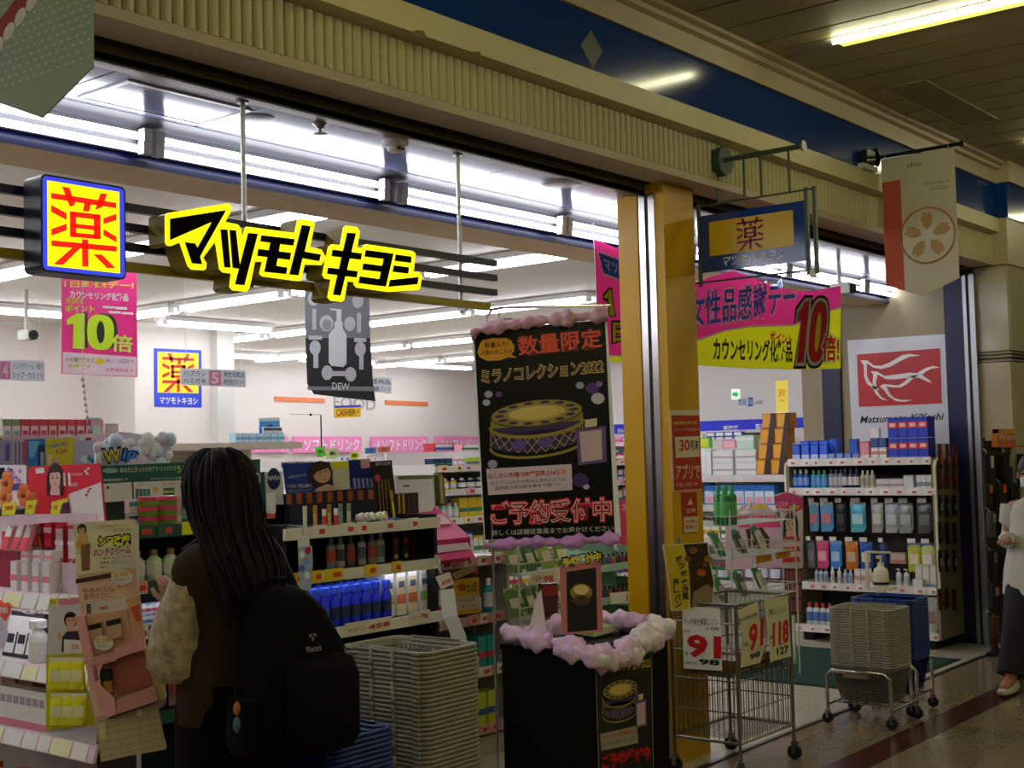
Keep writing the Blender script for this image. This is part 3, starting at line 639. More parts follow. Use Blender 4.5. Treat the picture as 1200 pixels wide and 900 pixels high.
# aisle number signs
def aisle(label, y, quad, num, left, right, npx):
    f = fx(y); t = thing('aisle_sign', label, 'sign', f.P(*f.px((quad[0][0]+quad[2][0])/2, quad[2][1])))
    board('card', f, quad, TL(mat('#dcdfe4', .5)), .006, t); p = Print(f, t, tl=.5)
    (xa, ya), (xb, yb), (xc, yc), (xd, yd) = quad; sl_ = (yb-ya)/(xb-xa)
    yt = lambda x: ya+sl_*(x-xa); hgt = yd-ya
    p.poly([(npx[0], yt(npx[0])+.08*hgt), (npx[1], yt(npx[1])+.08*hgt), (npx[1], yt(npx[1])+.95*hgt), (npx[0], yt(npx[0])+.95*hgt)], mat('#e48ab0', .5), 0, 'pink_panel')
    p.text(num, (npx[0]+3, yt(npx[0])+.85*hgt), (npx[1]-3, yt(npx[1])+.85*hgt), (npx[0]+3, yt(npx[0])+.2*hgt), WHITE, 1, .03)
    for side, (s0, s1) in ((left, (xa+3, npx[0]-4)), (right, (npx[1]+3, xb-2))):
        for k, s_ in enumerate(side): p.text(s_, (s0, yt(s0)+(.44+.45*k)*hgt), (s1, yt(s1)+(.44+.45*k)*hgt), (s0, yt(s0)+(.12+.45*k)*hgt), mat('#4c5570', .6), 1, .01)
    p.done()
    for x in (xa+6, xb-6):
        c = f.P(*f.px(x, yt(x))); MB().cyl(c, (c.x, c.y, ZC), .0015, 5).build('cord', WHITE, t)
aisle('white aisle sign with pink number four at the left edge', 6.2, [(-40, 420), (52, 423), (52, 447), (-40, 444)], '4', ['ヘアケア', 'カラー'], ['ハンドクリーム・制汗', 'リップ・カミソリ'], (0, 12))
aisle('white aisle sign with pink number five in front of the pale wall', 6.6, [(212, 431.5), (288, 434), (288, 454), (212, 451)], '5', ['ハブラシ', 'ハミガキ'], ['男性化粧品', '男性用カミソリ'], (245, 259))
aisle('white aisle sign half behind the black photo banner', 9.0, [(405, 440), (459, 443), (459, 461), (405, 458)], '6', ['あ'], ['生理用品', '大人用紙パンツ'], (412, 424))
# medicine sign on the pale wall block
f = fx(9.895); t = thing('wall_sign', 'small blue and yellow medicine sign on the pale shop wall', 'sign', f.P(*f.px(208, 477)))
board('panel', f, [(180.5, 408), (236, 410.5), (236.5, 477.5), (181, 476.5)], mat('#2c44d0', .4), .01, t)
p = Print(f, t, base=.002, step=.002); p.poly([(184.5, 412), (232.5, 414), (232.5, 461), (184.5, 460)], mat('#f0dc18', .4), 0, 'yellow_face')
yaku(p, lambda a, b: (190+a*37, 414.5+a*1.5+b*44), mat('#c02018', .4), 1); p.text('マツモトキヨシ', (187, 473), (231, 474), (187, 465), WHITE, 1, .02); p.done()
# black photo banner with pump bottles
f = fcam(398, 405, 7.4); t = thing('photo_banner', 'black and grey banner printed with white pump bottles below the letter sign', 'banner', f.P(*f.px(398, 470)))
board('cloth', f, [(358, 340), (432, 340), (434, 400), (437, 450), (440, 470), (402, 466), (368, 462), (360, 450), (358, 400)], mat('#232529', .45), .004, t)
e_ = lambda x, y: (340+x/5.29, 330+y/5.29); LG = mat('#b9bac2', .5); LG2 = mat('#8d8f99', .5)
p = Print(f, t)
p.poly([e_(90, 60), e_(485, 60), e_(495, 350), e_(95, 350)], mat('#75787e', .5), 0, 'grey_field')
p.poly([e_(105, 650), e_(520, 650), e_(525, 680), e_(110, 672)], mat('#7f8186', .5), 0, 'grey_field')
for q in ((145, 105), (420, 120), (370, 262), (155, 410), (435, 418), (230, 565), (375, 575)): p.ell(*e_(*q), 6.6, 8.6, LG, 1, 'jar_print', 18)
p.ell(*e_(225, 258), 8, 9.5, LG, 1, 'jar_print', 18); p.ell(*e_(228, 268), 5.5, 6.5, LG2, 2, 'jar_print', 18)
for a, b, c_, d_ in ((138, 170, 162, 298), (415, 195, 440, 315), (115, 335, 198, 360), (397, 350, 472, 374), (145, 400, 175, 535), (428, 405, 455, 545), (240, 555, 380, 585)): p.poly([e_(a, b), e_(c_, b), e_(c_, d_), e_(a, d_)], LG, 2, 'stick_print')
p.poly([e_(*q) for q in ((240, 500), (240, 330), (260, 300), (275, 290), (275, 250), (288, 245), (288, 182), (245, 175), (250, 166), (318, 172), (318, 245), (326, 250), (326, 290), (350, 330), (350, 510), (330, 530), (255, 522))], mat('#cfd0d6', .5), 3, 'bottle_print')
p.text('DEW', e_(262, 668), e_(368, 672), e_(262, 626), mat('#e8e8ec', .5), 3); p.done()
for x in (362, 430): c = f.P(*f.px(x, 341)); MB().cyl(c, (c.x, c.y, ZC), .0015, 5).build('cord', WHITE, t)
# food lettering, stripes and cashier sign
f = fx(YB-.004); t = thing('food_lettering', 'grey FOOD letters on the back wall under the black banner', 'lettering', f.P(*f.px(415, 480)))
p = Print(f, t, base=.004); p.text('FOOD', (391, 478), (440, 481), (391, 464), mat('#9b9ba0', .5), 1, .01); p.done()
for q, lb_ in (([(321, 464.5), (380, 467), (380, 472), (321, 470)], 'orange stripe on the back wall left of the grey letters'), ([(451, 469), (501, 471), (501, 476), (451, 474)], 'orange stripe on the back wall right of the grey letters')):
    t = thing('wall_stripe', lb_, 'stripe', f.P(*f.px(q[3][0], q[3][1]))); board('panel', f, q, mat('#e07a4c', .5), .01, t, front=.012)
f = fx(8.2); t = thing('cashier_sign', 'small yellow CASHIER arrow sign under the black banner', 'sign', f.P(*f.px(407, 490)))
board('panel', f, [(392, 478), (423, 477), (423, 488.5), (392.5, 490)], mat('#e8bc10', .5), .01, t); p = Print(f, t, base=.002)
p.poly([(392, 475.5), (423, 474.5), (423, 477), (392, 478)], mat('#2c38c0', .5), 0, 'blue_edge'); MB().cyl(f.P(*f.px(407, 476)), Vector((f.P(*f.px(407, 476)).x, 8.2, ZC)), .002, 5).build('cord', WHITE, t); p.text('CASHIER→', (394, 487.5), (421, 486.5), (394, 480), mat('#7a3410', .5), 1, .01); p.done()
f = fx(YB-.05)
for i, (a, b) in enumerate(((270, 338), (343.5, 424), (435, 502), (510, 577))):
    t = thing('drinks_banner', ['pink soft drinks banner mostly hidden at the left', 'pink soft drinks banner with white letters above the blue poster', 'pink soft drinks banner at the middle of the row', 'pink soft drinks banner cut off by the black poster stand'][i], 'banner', f.P(*f.px((a+b)/2, 531)), 'pink soft drinks banners on the back wall')
    board('panel', f, [(a, 511.5), (b, 511.5), (b, 530), (a, 530.5)], mat('#e889bb', .5), .02, t); p = Print(f, t, base=.003)
    p.text('ソフトドリンク', (a+13, 528), (b-3, 527), (a+13, 515), WHITE, 1, .02); p.text('一部', (a+3, 527), (a+10, 527), (a+3, 516), WHITE, 1); p.done()
# exit sign, blue category band and yellow card on the far right wall
f = fy(XB-.005)
t = thing('exit_sign', 'small green and white exit sign on the far right wall', 'exit sign', f.P(*f.px(862, 468))); board('panel', f, [(857, 456), (867, 456), (867, 468), (857, 468)], mat('#e8f6ee', .5, emit=.6), .03, t)
p = Print(f, t, base=.004); p.poly([(858.5, 460), (862, 460), (862, 457.5), (866, 462), (862, 466.5), (862, 464), (858.5, 464)], mat('#16b060', .5, emit=.4), 1, 'arrow_mark'); p.done()
t = thing('direction_sign', 'tiny blue number sign lettered on the far right wall', 'sign', f.P(*f.px(880, 477))); board('panel', f, [(876.5, 466), (882, 465.5), (882, 476), (876.5, 476.5)], mat('#2a5ab8', .5), .02, t)
p = Print(f, t, base=.003); p.text('10', (877.3, 474), (881.3, 474), (877.3, 468), WHITE, 1); p.text('一般用医薬品', (883, 474), (894, 473), (883, 470), mat('#5878b0', .5), 1); p.text('整腸', (865, 475), (875, 475), (865, 467), mat('#5878b0', .5), 1); p.done()
struct(board('trim_6', f, [(719, 497.5), (945, 489), (945, 503), (719, 517)], mat('#1428d8', .45), .02, None, front=.02))
t = thing('category_lettering', 'white category words on the blue band of the far wall', 'lettering', f.P(*f.px(858, 505))); p = Print(f, t, base=.023)
p.text('胃腸薬', (849, 504), (866, 503.5), (849, 499), WHITE, 1, .02); p.text('整腸', (886.5, 503), (900, 502), (886.5, 497), WHITE, 1, .02); p.text('歯みがき', (725, 508), (739, 507.5), (725, 502), WHITE, 1, .02); p.done()
f = fy(13.9); t = thing('category_card', 'tall yellow hanging card in front of the far blue band', 'poster', f.P(*f.px(917, 496))); board('card', f, [(909, 446), (923.5, 445.5), (924, 497), (909.5, 498)], mat('#ecd84a', .5), .004, t)
p = Print(f, t, base=.003); p.text('薬', (912, 470), (921, 470), (912, 456), mat('#e89a10', .5), 1, .02); p.rect(910, 483, 923.5, 494, mat('#f0e6d8', .5), 1, 'white_panel'); p.done()
MB().cyl(f.P(*f.px(916, 446)), Vector((13.9, f.P(*f.px(916, 446)).y, ZC)), .003, 5).build('cord', WHITE, t)
# security cameras
def dome(label, c, base):
    t = thing('security_camera', label, 'camera', c); c = Vector(c)
    MB().cyl(c+Vector((0, 0, .05)), base, .014, 10).build('mount', mat('#b8b4aa', .5), t); MB().box(c+Vector((-.04, -.09, -.01)), c+Vector((.04, .05, .06))).build('housing', mat('#c9c5bb', .5), t)
    MB().cyl(c+Vector((-.005, -.11, .02)), c+Vector((-.005, -.06, .02)), .034, 12).build('lens', BLACK, t)
c = onk(984, 343, 8.9); dome('white security camera under the dark ceiling by the logo board', c, (c.x, c.y, ZC))
c = onk(31, 397, 9.3); dome('small security camera hung at the left edge of the shop', c, (c.x, c.y, ZC))
# ================================================================ GOODS: prototypes shared by copies
_PR = {}
def place(key, build, name, label, cat, loc, rz=0., group=None, tilt=None):
    if key not in _PR:
        _PR[key] = [(pn, mb.mesh(pn, m, None, sm), sm) for pn, mb, m, sm in build()]
        for pn, me, sm in _PR[key]:
            bm = bmesh.new(); bm.from_mesh(me); bmesh.ops.recalc_face_normals(bm, faces=bm.faces); bm.to_mesh(me); bm.free()
            if sm: me.set_sharp_from_angle(angle=math.radians(45))
    t = thing(name, label, cat, loc, group, rz)
    if tilt: t.rotation_euler = (tilt[0], tilt[1], rz)
    for pn, me, sm in _PR[key]: link(pn, me, t)
    return t
def carton(w, d, h, main, face=None, band=None, pic=None, top=None):
    def b():
        out = [('carton', MB().box((-w/2, 0, 0), (w/2, d, h)), mat(main, .45), False)]
        if face: out.append(('label', MB().box((-w*.42, -.0012, h*.08), (w*.42, .0, h*.9)), mat(face, .45), False))
        if band: out.append(('band', MB().box((-w/2, -.0022, h*band[1]), (w/2, .0, h*band[2])), mat(band[0], .45), False))
        if pic: out.append(('printed_picture', MB().box((-w*.3, -.003, h*pic[1]), (w*.3, 0, h*pic[2])), mat(pic[0], .45), False))
        if top: out.append(('lid_flap', MB().box((-w/2, -.001, h*.93), (w/2, d, h*1.002)), mat(top, .45), False))
        return out
    return ('carton', w, d, h, main, face, band, pic, top), b
def bottle(r, h, main, cap, label=None, shoulder=.72, capr=.45, sy=.75, pump=False, rough=.25):
    def b():
        hc = h*(.80 if not pump else .74)
        out = [('bottle', MB().lathe([(r*.92, 0), (r, h*.03), (r, h*shoulder), (r*.8, h*(shoulder+.05)), (r*.42, hc)], n=12, sy=sy), mat(main, rough), True)]
        if pump:
            out.append(('pump', MB().cyl((0, 0, hc), (0, 0, h*.82), r*.45, 10).cyl((0, 0, h*.8), (0, 0, h*.97), r*.14, 8).box((-r*.95, -r*.18, h*.94), (r*.25, r*.18, h)), mat(cap, .4), False))
        else: out.append(('cap', MB().lathe([(r*capr, hc), (r*capr, h*.98), (r*capr*.8, h)], n=12, sy=max(sy, .85)), mat(cap, .35), True))
        if label: out.append(('label', MB().lathe([(r*1.015, h*.2), (r*1.015, h*(shoulder-.12))], n=12, sy=sy*1.02), mat(label, .4), True))
        return out
    return ('bottle', r, h, main, cap, label, shoulder, capr, sy, pump), b
def tubepack(w, h, main, cap):
    def b():
        return [('tube', MB().loft([[(w/2*math.cos(t)*sx, w/2*math.sin(t)*sy, z) for t in [2*math.pi*k/12 for k in range(12)]] for z, sx, sy in ((h*.2, .8, .8), (h*.3, .95, .8), (h*.7, 1, .5), (h, 1.02, .06))]), mat(main, .35), True),
                ('cap', MB().cyl((0, 0, 0), (0, 0, h*.2), w*.38, 12), mat(cap, .35), True)]
    return ('tubepack', w, h, main, cap), b
def tin(r, h, main, lid, n=14):
    def b():
        return [('tin', MB().lathe([(r, 0), (r, h*.55)], n=n), mat(main, .35), True), ('lid', MB().lathe([(r*1.03, h*.55), (r*1.03, h*.95), (r*.9, h)], n=n), mat(lid, .3), True), ('label', MB().lathe([(r*.75, h*1.0), (r*.75, h*1.02)], n=n), mat(main, .4), True)]
    return ('tin', r, h, main, lid), b
def pouch(w, h, main, pic, head, card=True, shiny=.3, metal=0.):
    def b():
        g = MB(); nx, nz = 5, 6; vs = []; fs = []
        for s_ in (-1, 1):
            for j in range(nz+1):
                for i in range(nx+1):
                    a, c_ = i/nx*2-1, j/nz*2-1; th = .012*max(0, (1-a**4)*(1-c_**4))
                    vs.append((a*w/2, s_*th, h*j/nz))
        o_ = (nx+1)*(nz+1)
        for k in (0, o_):
            for j in range(nz):
                for i in range(nx): fs.append((k+j*(nx+1)+i, k+j*(nx+1)+i+1, k+(j+1)*(nx+1)+i+1, k+(j+1)*(nx+1)+i))
        g.add(vs, fs)
        out = [('pouch', g, mat(main, shiny, metal), True), ('label', MB().box((-w*.34, -.0145, h*.28), (w*.34, -.011, h*.62)), mat(pic, .4), False),
               ('header_band', MB().box((-w*.5, -.004, h*.86), (w*.5, .004, h)), mat(head, .4), False)]
        if card: out.append(('price_card', MB().box((-w*.3, -.05, h*1.01), (w*.3, -.048, h*1.16)), mat('#d9d4d0', .6), False)); out.append(('hook', MB().cyl((0, .08, h*1.0), (0, -.05, h*1.0), .003, 6), STEEL, False))
        return out
    return ('pouch', w, h, main, pic, head, card), b
def stick(r, h, main, cap):
    def b(): return [('stick', MB().cyl((0, 0, 0), (0, 0, h*.6), r, 10), mat(main, .35), True), ('cap', MB().cyl((0, 0, h*.6), (0, 0, h), r*1.04, 10), mat(cap, .35), True)]
    return ('stick', r, h, main, cap), b
RX = -math.pi/2                                  # goods that face left along the hall
# ================================================================ RIGHT-HAND SHELF (faces left)
SX = 9.25
ya, yb = onx(1096, 600, SX).y, onx(925, 600, SX).y
sh = thing('display_shelf', 'cream metal display shelf below the bird logo board', 'shelf', (9.5, (ya+yb)/2, .05))
SHC = mat('#c9c2ae', .45, noise=.05, scale=6.); zsh = dict(top=1.385, second=1.162, third=.445, low=.12)
MB().box((9.74, ya, .1), (9.79, yb, 1.36)).build('back_panel', mat('#3a3733', .6), sh)
for y_ in (ya, yb): MB().prism([(SX-.01, .08), (SX-.01, 1.34), (SX+.02, 1.37), (9.79, 1.37), (9.79, .08)], (0, y_-.012, 0), (1, 0, 0), (0, 0, 1), (0, .024, 0)).build('end_panel', mat('#8b8265', .5, noise=.08, scale=4.), sh)
for y_ in (ya-.014, yb+.014): MB().tube([(SX-.012, y_, .3), (SX-.012, y_, 1.33), (SX+.005, y_, 1.36), (SX+.04, y_, 1.372)], .011, 8).build('edge_trim', mat('#ddd6c0', .4), sh)
PINKTAG = mat('#d88a94', .5); RAILW = mat('#dcd8d2', .45)
for k, z in zsh.items():
    MB().box((SX, ya+.013, z-.022), (9.74, yb-.013, z)).build('shelf_board', SHC, sh)
    r_ = MB().box((SX-.018, ya+.013, z-.045), (SX-.002, yb-.013, z+.012)).build('price_rail', RAILW, sh)
    n_ = 11
    for i in range(n_):
        y_ = ya+.05+(yb-ya-.1)*i/(n_-1)+random.uniform(-.02, .02); w_ = random.choice((.05, .06, .075))
        MB().box((SX-.0205, y_-w_/2, z-.038), (SX-.018, y_+w_/2, z+.006)).box((SX-.022, y_-w_*.35, z-.03), (SX-.0205, y_+w_*.1, z-.012), 1).build('price_tag', [mat(random.choice(('#ece6e2', '#e6dfe0', '#e3c8c8', '#f0ece6')), .5), mat('#c8686c', .5)], r_)
for y_ in (ya+.1, yb-.1): MB().box((SX+.05, y_-.04, .004), (9.7, y_+.04, .08)).build('foot', BLACK, sh)
def srow(px0, px1, n, z, dx, spec, name, label, cat, group, jit=0., tilt=None):
    key, b = spec
    for i in range(n):
        px = px0+(px1-px0)*(i+.5)/n; y_ = onx(px, 600, SX+dx).y
        place(key, b, name, label, cat, (SX+dx+random.uniform(-jit, jit), y_, z), RX, group if n > 1 else None, tilt)
Z1, Z2, Z3, Z4 = zsh['top'], zsh['second'], zsh['third'], zsh['low']
srow(930, 973, 4, Z1, .03, carton(.062, .05, .125, '#1c44c0', '#3c6ae0', ('#b8c4ee', .1, .35)), 'mask_box', 'tall blue carton leaning at the left end of the top shelf', 'box', 'tall blue cartons on the right-hand shelf top')
srow(940, 985, 4, Z1, .13, carton(.07, .05, .15, '#2450c8', '#4a7ae6'), 'mask_box', 'tall blue carton in the back row at the left end of the top shelf', 'box', 'tall blue cartons in the back row of the shelf top')
srow(972, 1010, 4, Z1, .03, carton(.055, .06, .05, '#2c52b8', '#7e9ad8'), 'small_box', 'low blue box in the row along the top shelf front', 'box', 'low blue boxes on the shelf top')
srow(975, 983, 1, Z1, .12, carton(.045, .05, .16, '#2a58c4', None, ('#c8d4f0', .1, .3)), 'small_box', 'single upright blue box behind the low blue boxes', 'box', None)
srow(998, 1008, 1, Z1, .13, carton(.06, .05, .155, '#1c4cb0', '#2e60c8', ('#d8dcf0', .12, .3)), 'small_box', 'upright blue box left of the pink pack on the top shelf', 'box', None)
srow(1010, 1022, 1, Z1, .05, carton(.075, .06, .135, '#d86a84', '#e898a8', ('#f0d8dc', 0, .25)), 'pink_pack', 'pink pack on the top shelf left of the white cartons', 'box', None)
srow(1023, 1042, 2, Z1, .03, carton(.058, .06, .085, '#d9d5d6', '#efeae8', ('#cf8f84', .4, .7)), 'white_carton', 'white carton with reddish print under the dark blue boxes', 'box', 'white cartons on the shelf top')
srow(1023, 1042, 2, Z1+.086, .035, carton(.058, .06, .07, '#27457e', '#3a5c9c'), 'dark_carton', 'dark blue box stacked on a white carton', 'box', 'dark blue boxes on the white cartons')
srow(1023, 1034, 1, Z1+.157, .04, carton(.07, .03, .075, '#d8cfd0', '#e4dcdc'), 'white_card', 'small white card standing on the dark blue boxes', 'card', None)
for lv, (p0, p1) in ((0, (1044, 1091)), (1, (1044, 1091))):
    srow(p0, p1, 4, Z1+.153*lv, .03+.012*lv, carton(.074, .14, .15, '#1a2fb0', '#2440c4', ('#d42a30', .48, .78), ('#f0b8b0', .54, .72)), 'detergent_box', ['blue carton with red band in the lower row under the birds', 'blue carton with red band in the upper row under the birds'][lv], 'box', ['lower row of blue and red cartons', 'upper row of blue and red cartons'][lv])
srow(930, 950, 3, Z2, .05, bottle(.024, .15, '#2a5cc0', '#b9d8b0', '#7aa0e0'), 'spray_bottle', 'blue bottle with pale green cap on the second shelf', 'bottle', 'blue bottles with pale caps')
srow(952, 971, 3, Z2, .05, bottle(.024, .145, '#2fa0b8', '#4fae4a', '#5c90d8'), 'spray_bottle', 'teal bottle with green cap on the second shelf', 'bottle', 'teal bottles with green caps')
srow(973, 990, 3, Z2, .05, bottle(.022, .15, '#8d8f9c', '#5d5f6e', '#b4b4c0'), 'grey_bottle', 'grey bottle on the second shelf beside the navy ones', 'bottle', 'grey bottles on the second shelf')
srow(989, 1009, 3, Z2, .05, bottle(.024, .155, '#2a335c', '#39406a', '#c9c0c4'), 'navy_bottle', 'navy bottle with pale label on the second shelf', 'bottle', 'navy bottles on the second shelf')
srow(1010, 1027, 3, Z2, .05, bottle(.02, .14, '#c9c2b0', '#e0d8c8', '#a8a08c'), 'white_bottle', 'cream bottle in the middle of the second shelf', 'bottle', 'cream bottles on the second shelf')
srow(1028, 1060, 2, Z2, .04, carton(.11, .1, .075, '#b9b4b8', '#d4ced0', ('#a88a90', .3, .5)), 'tissue_box', 'low greyish white box on the second shelf', 'box', 'low white boxes on the second shelf')
srow(1060, 1072, 1, Z2, .04, carton(.075, .08, .1, '#c4ccc8', '#d8dedc'), 'white_box', 'pale green white box on the second shelf', 'box', None)
srow(1075, 1093, 3, Z2, .04, carton(.036, .08, .1, '#cfd2d2', '#e0e2e0', ('#8a8f96', .2, .5)), 'white_box', 'narrow white box at the right end of the second shelf', 'box', 'narrow white boxes on the second shelf')
# pegboard packs
peg = [(948, 960, '#6fb0dc', '#d0788c', '#d8e4ec'), (961, 977, '#62a8da', '#d47a8a', '#e0eaf0'), (979, 992, '#23262b', '#33363c', '#18191c'), (996, 1015, '#5cb4d0', '#b8e4ee', '#bfe8f2'), (1021, 1035, '#b4b8b8', '#d2d4d2', '#c4c6c4'), (1037, 1053, '#b4bec8', '#c6ced6', '#a8b2bc'), (1053, 1070, '#9a9c9e', '#b4b6b6', '#8c8e90'), (1075, 1092, '#5e6064', '#787a7e', '#505256')]
for i, (a, b, m_, pc, hd) in enumerate(peg):
    srow(a, b, 1, .83, .16, pouch((b-a)*.0066, .225, m_, pc, hd, True, .25, .3 if i > 2 else 0.), 'hanging_pack', ['light blue pack at the left end of the upper peg row', 'second light blue pack of the upper peg row', 'black pack of the upper peg row', 'shiny teal pack of the upper peg row', 'white pack of the upper peg row with a small printed square', 'silver pack of the upper peg row next to the white one', 'grey silver pack of the upper peg row', 'dark grey pack at the right end of the upper peg row'][i], 'pack', 'packs hanging in the upper peg row')
peg = [(944, 954, '#6a7076', '#8a9096', '#5a5f64'), (955, 970, '#e0487e', '#f0a8b8', '#e8709a'), (971, 985, '#4a90e0', '#a8cdf0', '#7ab0ea'), (989, 1004, '#d87a28', '#c8b090', '#e8a048'), (1006, 1021, '#2458b4', '#cfd0b0', '#3a70cc'), (1029, 1038, '#1c3a80', '#2c4c98', '#16306c'), (1062, 1077, '#b8c040', '#e8d8c0', '#6a88c0'), (1078, 1093, '#d4d488', '#e8ded8', '#5078b8')]
for i, (a, b, m_, pc, hd) in enumerate(peg):
    srow(a, b, 1, .545, .16, pouch((b-a)*.0066, .215, m_, pc, hd, True, .3), 'hanging_pack', ['grey pack at the left end of the lower peg row', 'pink pack of the lower peg row', 'sky blue pack of the lower peg row', 'orange pack of the lower peg row', 'blue pack with pale circle of the lower peg row', 'small navy pack behind the pump bottle', 'yellow green pack of the lower peg row', 'pale yellow and green pack at the right end of the lower peg row'][i], 'pack', 'packs hanging in the lower peg row')
srow(1040, 1060, 1, .60, .17, carton(.12, .04, .08, '#a89c90', '#c8bcae', ('#c87868', .1, .35)), 'small_tray', 'small beige tray pack right of the pump bottle', 'pack', None)
srow(952, 968, 3, Z3, .05, bottle(.017, .115, '#b9c2cc', '#5a6a9c', '#8a9ab8'), 'mini_bottle', 'small clear bottle with blue cap on the third shelf', 'bottle', 'small blue capped bottles on the third shelf')
srow(969, 985, 2, Z3, .05, bottle(.016, .125, '#d8d8da', '#f0f0f0', '#b8bcc4'), 'mini_bottle', 'small white pump bottle on the third shelf', 'bottle', 'small white pump bottles on the third shelf')
srow(985, 997, 2, Z3, .05, bottle(.018, .11, '#b8c4d4', '#c8d4e4', '#98a8c4'), 'mini_bottle', 'small pale blue bottle on the third shelf', 'bottle', 'small pale blue bottles on the third shelf')
srow(998, 1014, 2, Z3, .04, carton(.05, .05, .115, '#d4c2bc', '#e4d8d2', ('#c8a098', .3, .6)), 'lotion_box', 'pinkish white lotion box on the third shelf', 'box', 'pinkish lotion boxes on the third shelf')
srow(1015, 1030, 3, Z3, .05, bottle(.017, .125, '#dcd4cc', '#e8e2da', '#c4b8ae'), 'mini_bottle', 'small cream bottle left of the sanitizer on the third shelf', 'bottle', 'small cream bottles on the third shelf')
srow(1046, 1064, 2, Z3, .05, bottle(.022, .13, '#dad8d2', '#ececea', '#b4b8c0', pump=True), 'pump_bottle', 'white pump bottle right of the sanitizer on the third shelf', 'bottle', 'white pump bottles on the third shelf')
srow(1066, 1078, 1, Z3, .03, carton(.075, .05, .06, '#c4ccd2', '#dce2e4'), 'low_box', 'low pale box in front of the tall boxes on the third shelf', 'box', None)
srow(1069, 1095, 3, Z3, .09, carton(.05, .06, .16, '#cfc8bc', '#e0dad0', ('#8ab0c8', 0, .15)), 'tall_box', 'tall cream box at the right end of the third shelf', 'box', 'tall cream boxes on the third shelf')
srow(941, 972, 4, Z4, .06, bottle(.028, .17, '#d0d4da', '#d83a3a', '#5878b8'), 'spray_can', 'white can with red cap on the lowest shelf', 'bottle', 'white cans with red caps on the lowest shelf')
srow(1077, 1093, 1, Z4, .03, pouch(.11, .26, '#c8c4c2', '#a87a70', '#dcdad8', False), 'refill_pack', 'white refill pack with brown print on the lowest shelf', 'pack', None)
# sanitizer stand in front of the shelf
c = onk(1033, 690, 8.72); st = thing('sanitizer_stand', 'white pump bottle on a thin hand sanitizer stand in front of the shelf', 'sanitizer stand', (c.x, c.y, .004)); CR = mat('#cbc4ad', .4)
zb_ = c.z
MB().lathe([(.15, .004), (.15, .016), (.02, .024)], (c.x, c.y, 0), 16).build('base', CR, st)
for s_ in (-.022, .022): q = c-cR*s_; MB().cyl((q.x, q.y, .02), (q.x, q.y, zb_), .009, 8).build('pole', CR, st)
MB().box((c.x-.07, c.y-.08, zb_-.004), (c.x+.07, c.y+.06, zb_+.01)).build('tray', CR, st)
q = c+cR*-.09; MB().box((q.x-.01, q.y-.01, zb_), (q.x+.01, q.y+.01, zb_+.245)).build('upright', CR, st)
MB().tube([c+cR*-.10+Vector((0, 0, .245)), c+cR*.07+Vector((0, 0, .24))], .008, 8).build('top_bar', CR, st)
MB().lathe([(.05, .01), (.052, .02), (.052, .10), (.045, .13), (.02, .15)], c, 14).build('bottle', mat('#d8d0b8', .35), st, smooth=True)
MB().lathe([(.053, .028), (.053, .048)], c, 14).build('black_band', BLACK, st, smooth=True)
MB().cyl(c+Vector((0, 0, .145)), c+Vector((0, 0, .175)), .022, 12).cyl(c+Vector((0, 0, .17)), c+Vector((0, 0, .215)), .007, 8).box(c+Vector((-.05, -.009, .205)), c+Vector((.014, .009, .222))).build('pump', mat('#e0dac6', .4), st)
# ================================================================ SHOPPING BASKETS
def basket_parts(L, W, H, body, rim, tag_):
    """basket with its long side along y; lattice walls, lipped rim, two fold-down handles"""
    lb, wb = L*.78, W*.74; m = MB()
    def wall(a0, a1, b0, b1, n):
        a0, a1, b0, b1 = map(Vector, (a0, a1, b0, b1))
        for i in range(n+1):
            t = i/n; p, q = a0.lerp(a1, t), b0.lerp(b1, t); m.cyl(p, q, .0022, 4, caps=False)
        for j in (0, .17, .34, .5, .66, .82): m.cyl(a0.lerp(b0, j), a1.lerp(b1, j), .0024, 4, caps=False)
    T = H-.03
    for s_ in (-1, 1):
        wall((s_*wb/2, -lb/2, 0), (s_*wb/2, lb/2, 0), (s_*W/2*.97, -L/2*.97, T), (s_*W/2*.97, L/2*.97, T), 18)
        wall((-wb/2, s_*lb/2, 0), (wb/2, s_*lb/2, 0), (-W/2*.97, s_*L/2*.97, T), (W/2*.97, s_*L/2*.97, T), 12)
    m.box((-wb/2, -lb/2, 0), (wb/2, lb/2, .004))
    r = MB(); outer = rr(-W/2, -L/2, W/2, L/2, .035); prof = [(0, H-.032), (.006, H-.012), (.010, H-.010), (.010, H), (-.004, H), (-.004, H-.032)]
    rings = []
    for o_, z in prof:
        k = 1+2*o_/W; k2 = 1+2*o_/L; rings.append([(x*k, y*k2, z) for x, y in outer])
    rings.append(rings[0]); r.loft(rings, caps=False)
    for s_ in (-1, 1):
        for y_ in (-.055, .055): r.box((s_*(W/2+.004), y_-.008, H-.03), (s_*(W/2+.014), y_+.008, H+.004))
        for y_ in (L/2-.04, -L/2+.04): r.box((s_*(W/2+.006), y_-.02, H-.016), (s_*(W/2+.013), y_+.02, H-.002))
    h = []
    for s_ in (-1, 1):
        hm = MB().tube([(s_*W/2, -.055, H+.002), (s_*W/2*.98, -L*.32, H+.007), (s_*W/2*.75, -L*.40, H+.007), (s_*W*.1, -L*.41 if s_ < 0 else -L*.42, H+.007)] if 0 else [(s_*(W/2-.004), -L*.30, H+.004), (s_*(W/2-.004), L*.30, H+.004)], .004, 6); h.append(hm)
    return [('body', m.mesh('body', body), False), ('rim', r.mesh('rim', rim, None, True), True)]+[('handle', x.mesh('handle', rim), False) for x in h]
def basket(parts, loc, label, group, s_=1.):
    t = thing('shopping_basket', label, 'shopping basket', loc, group); t.scale = (s_, s_, s_)
    for n_, me, _ in parts: link(n_, me, t)
    return t
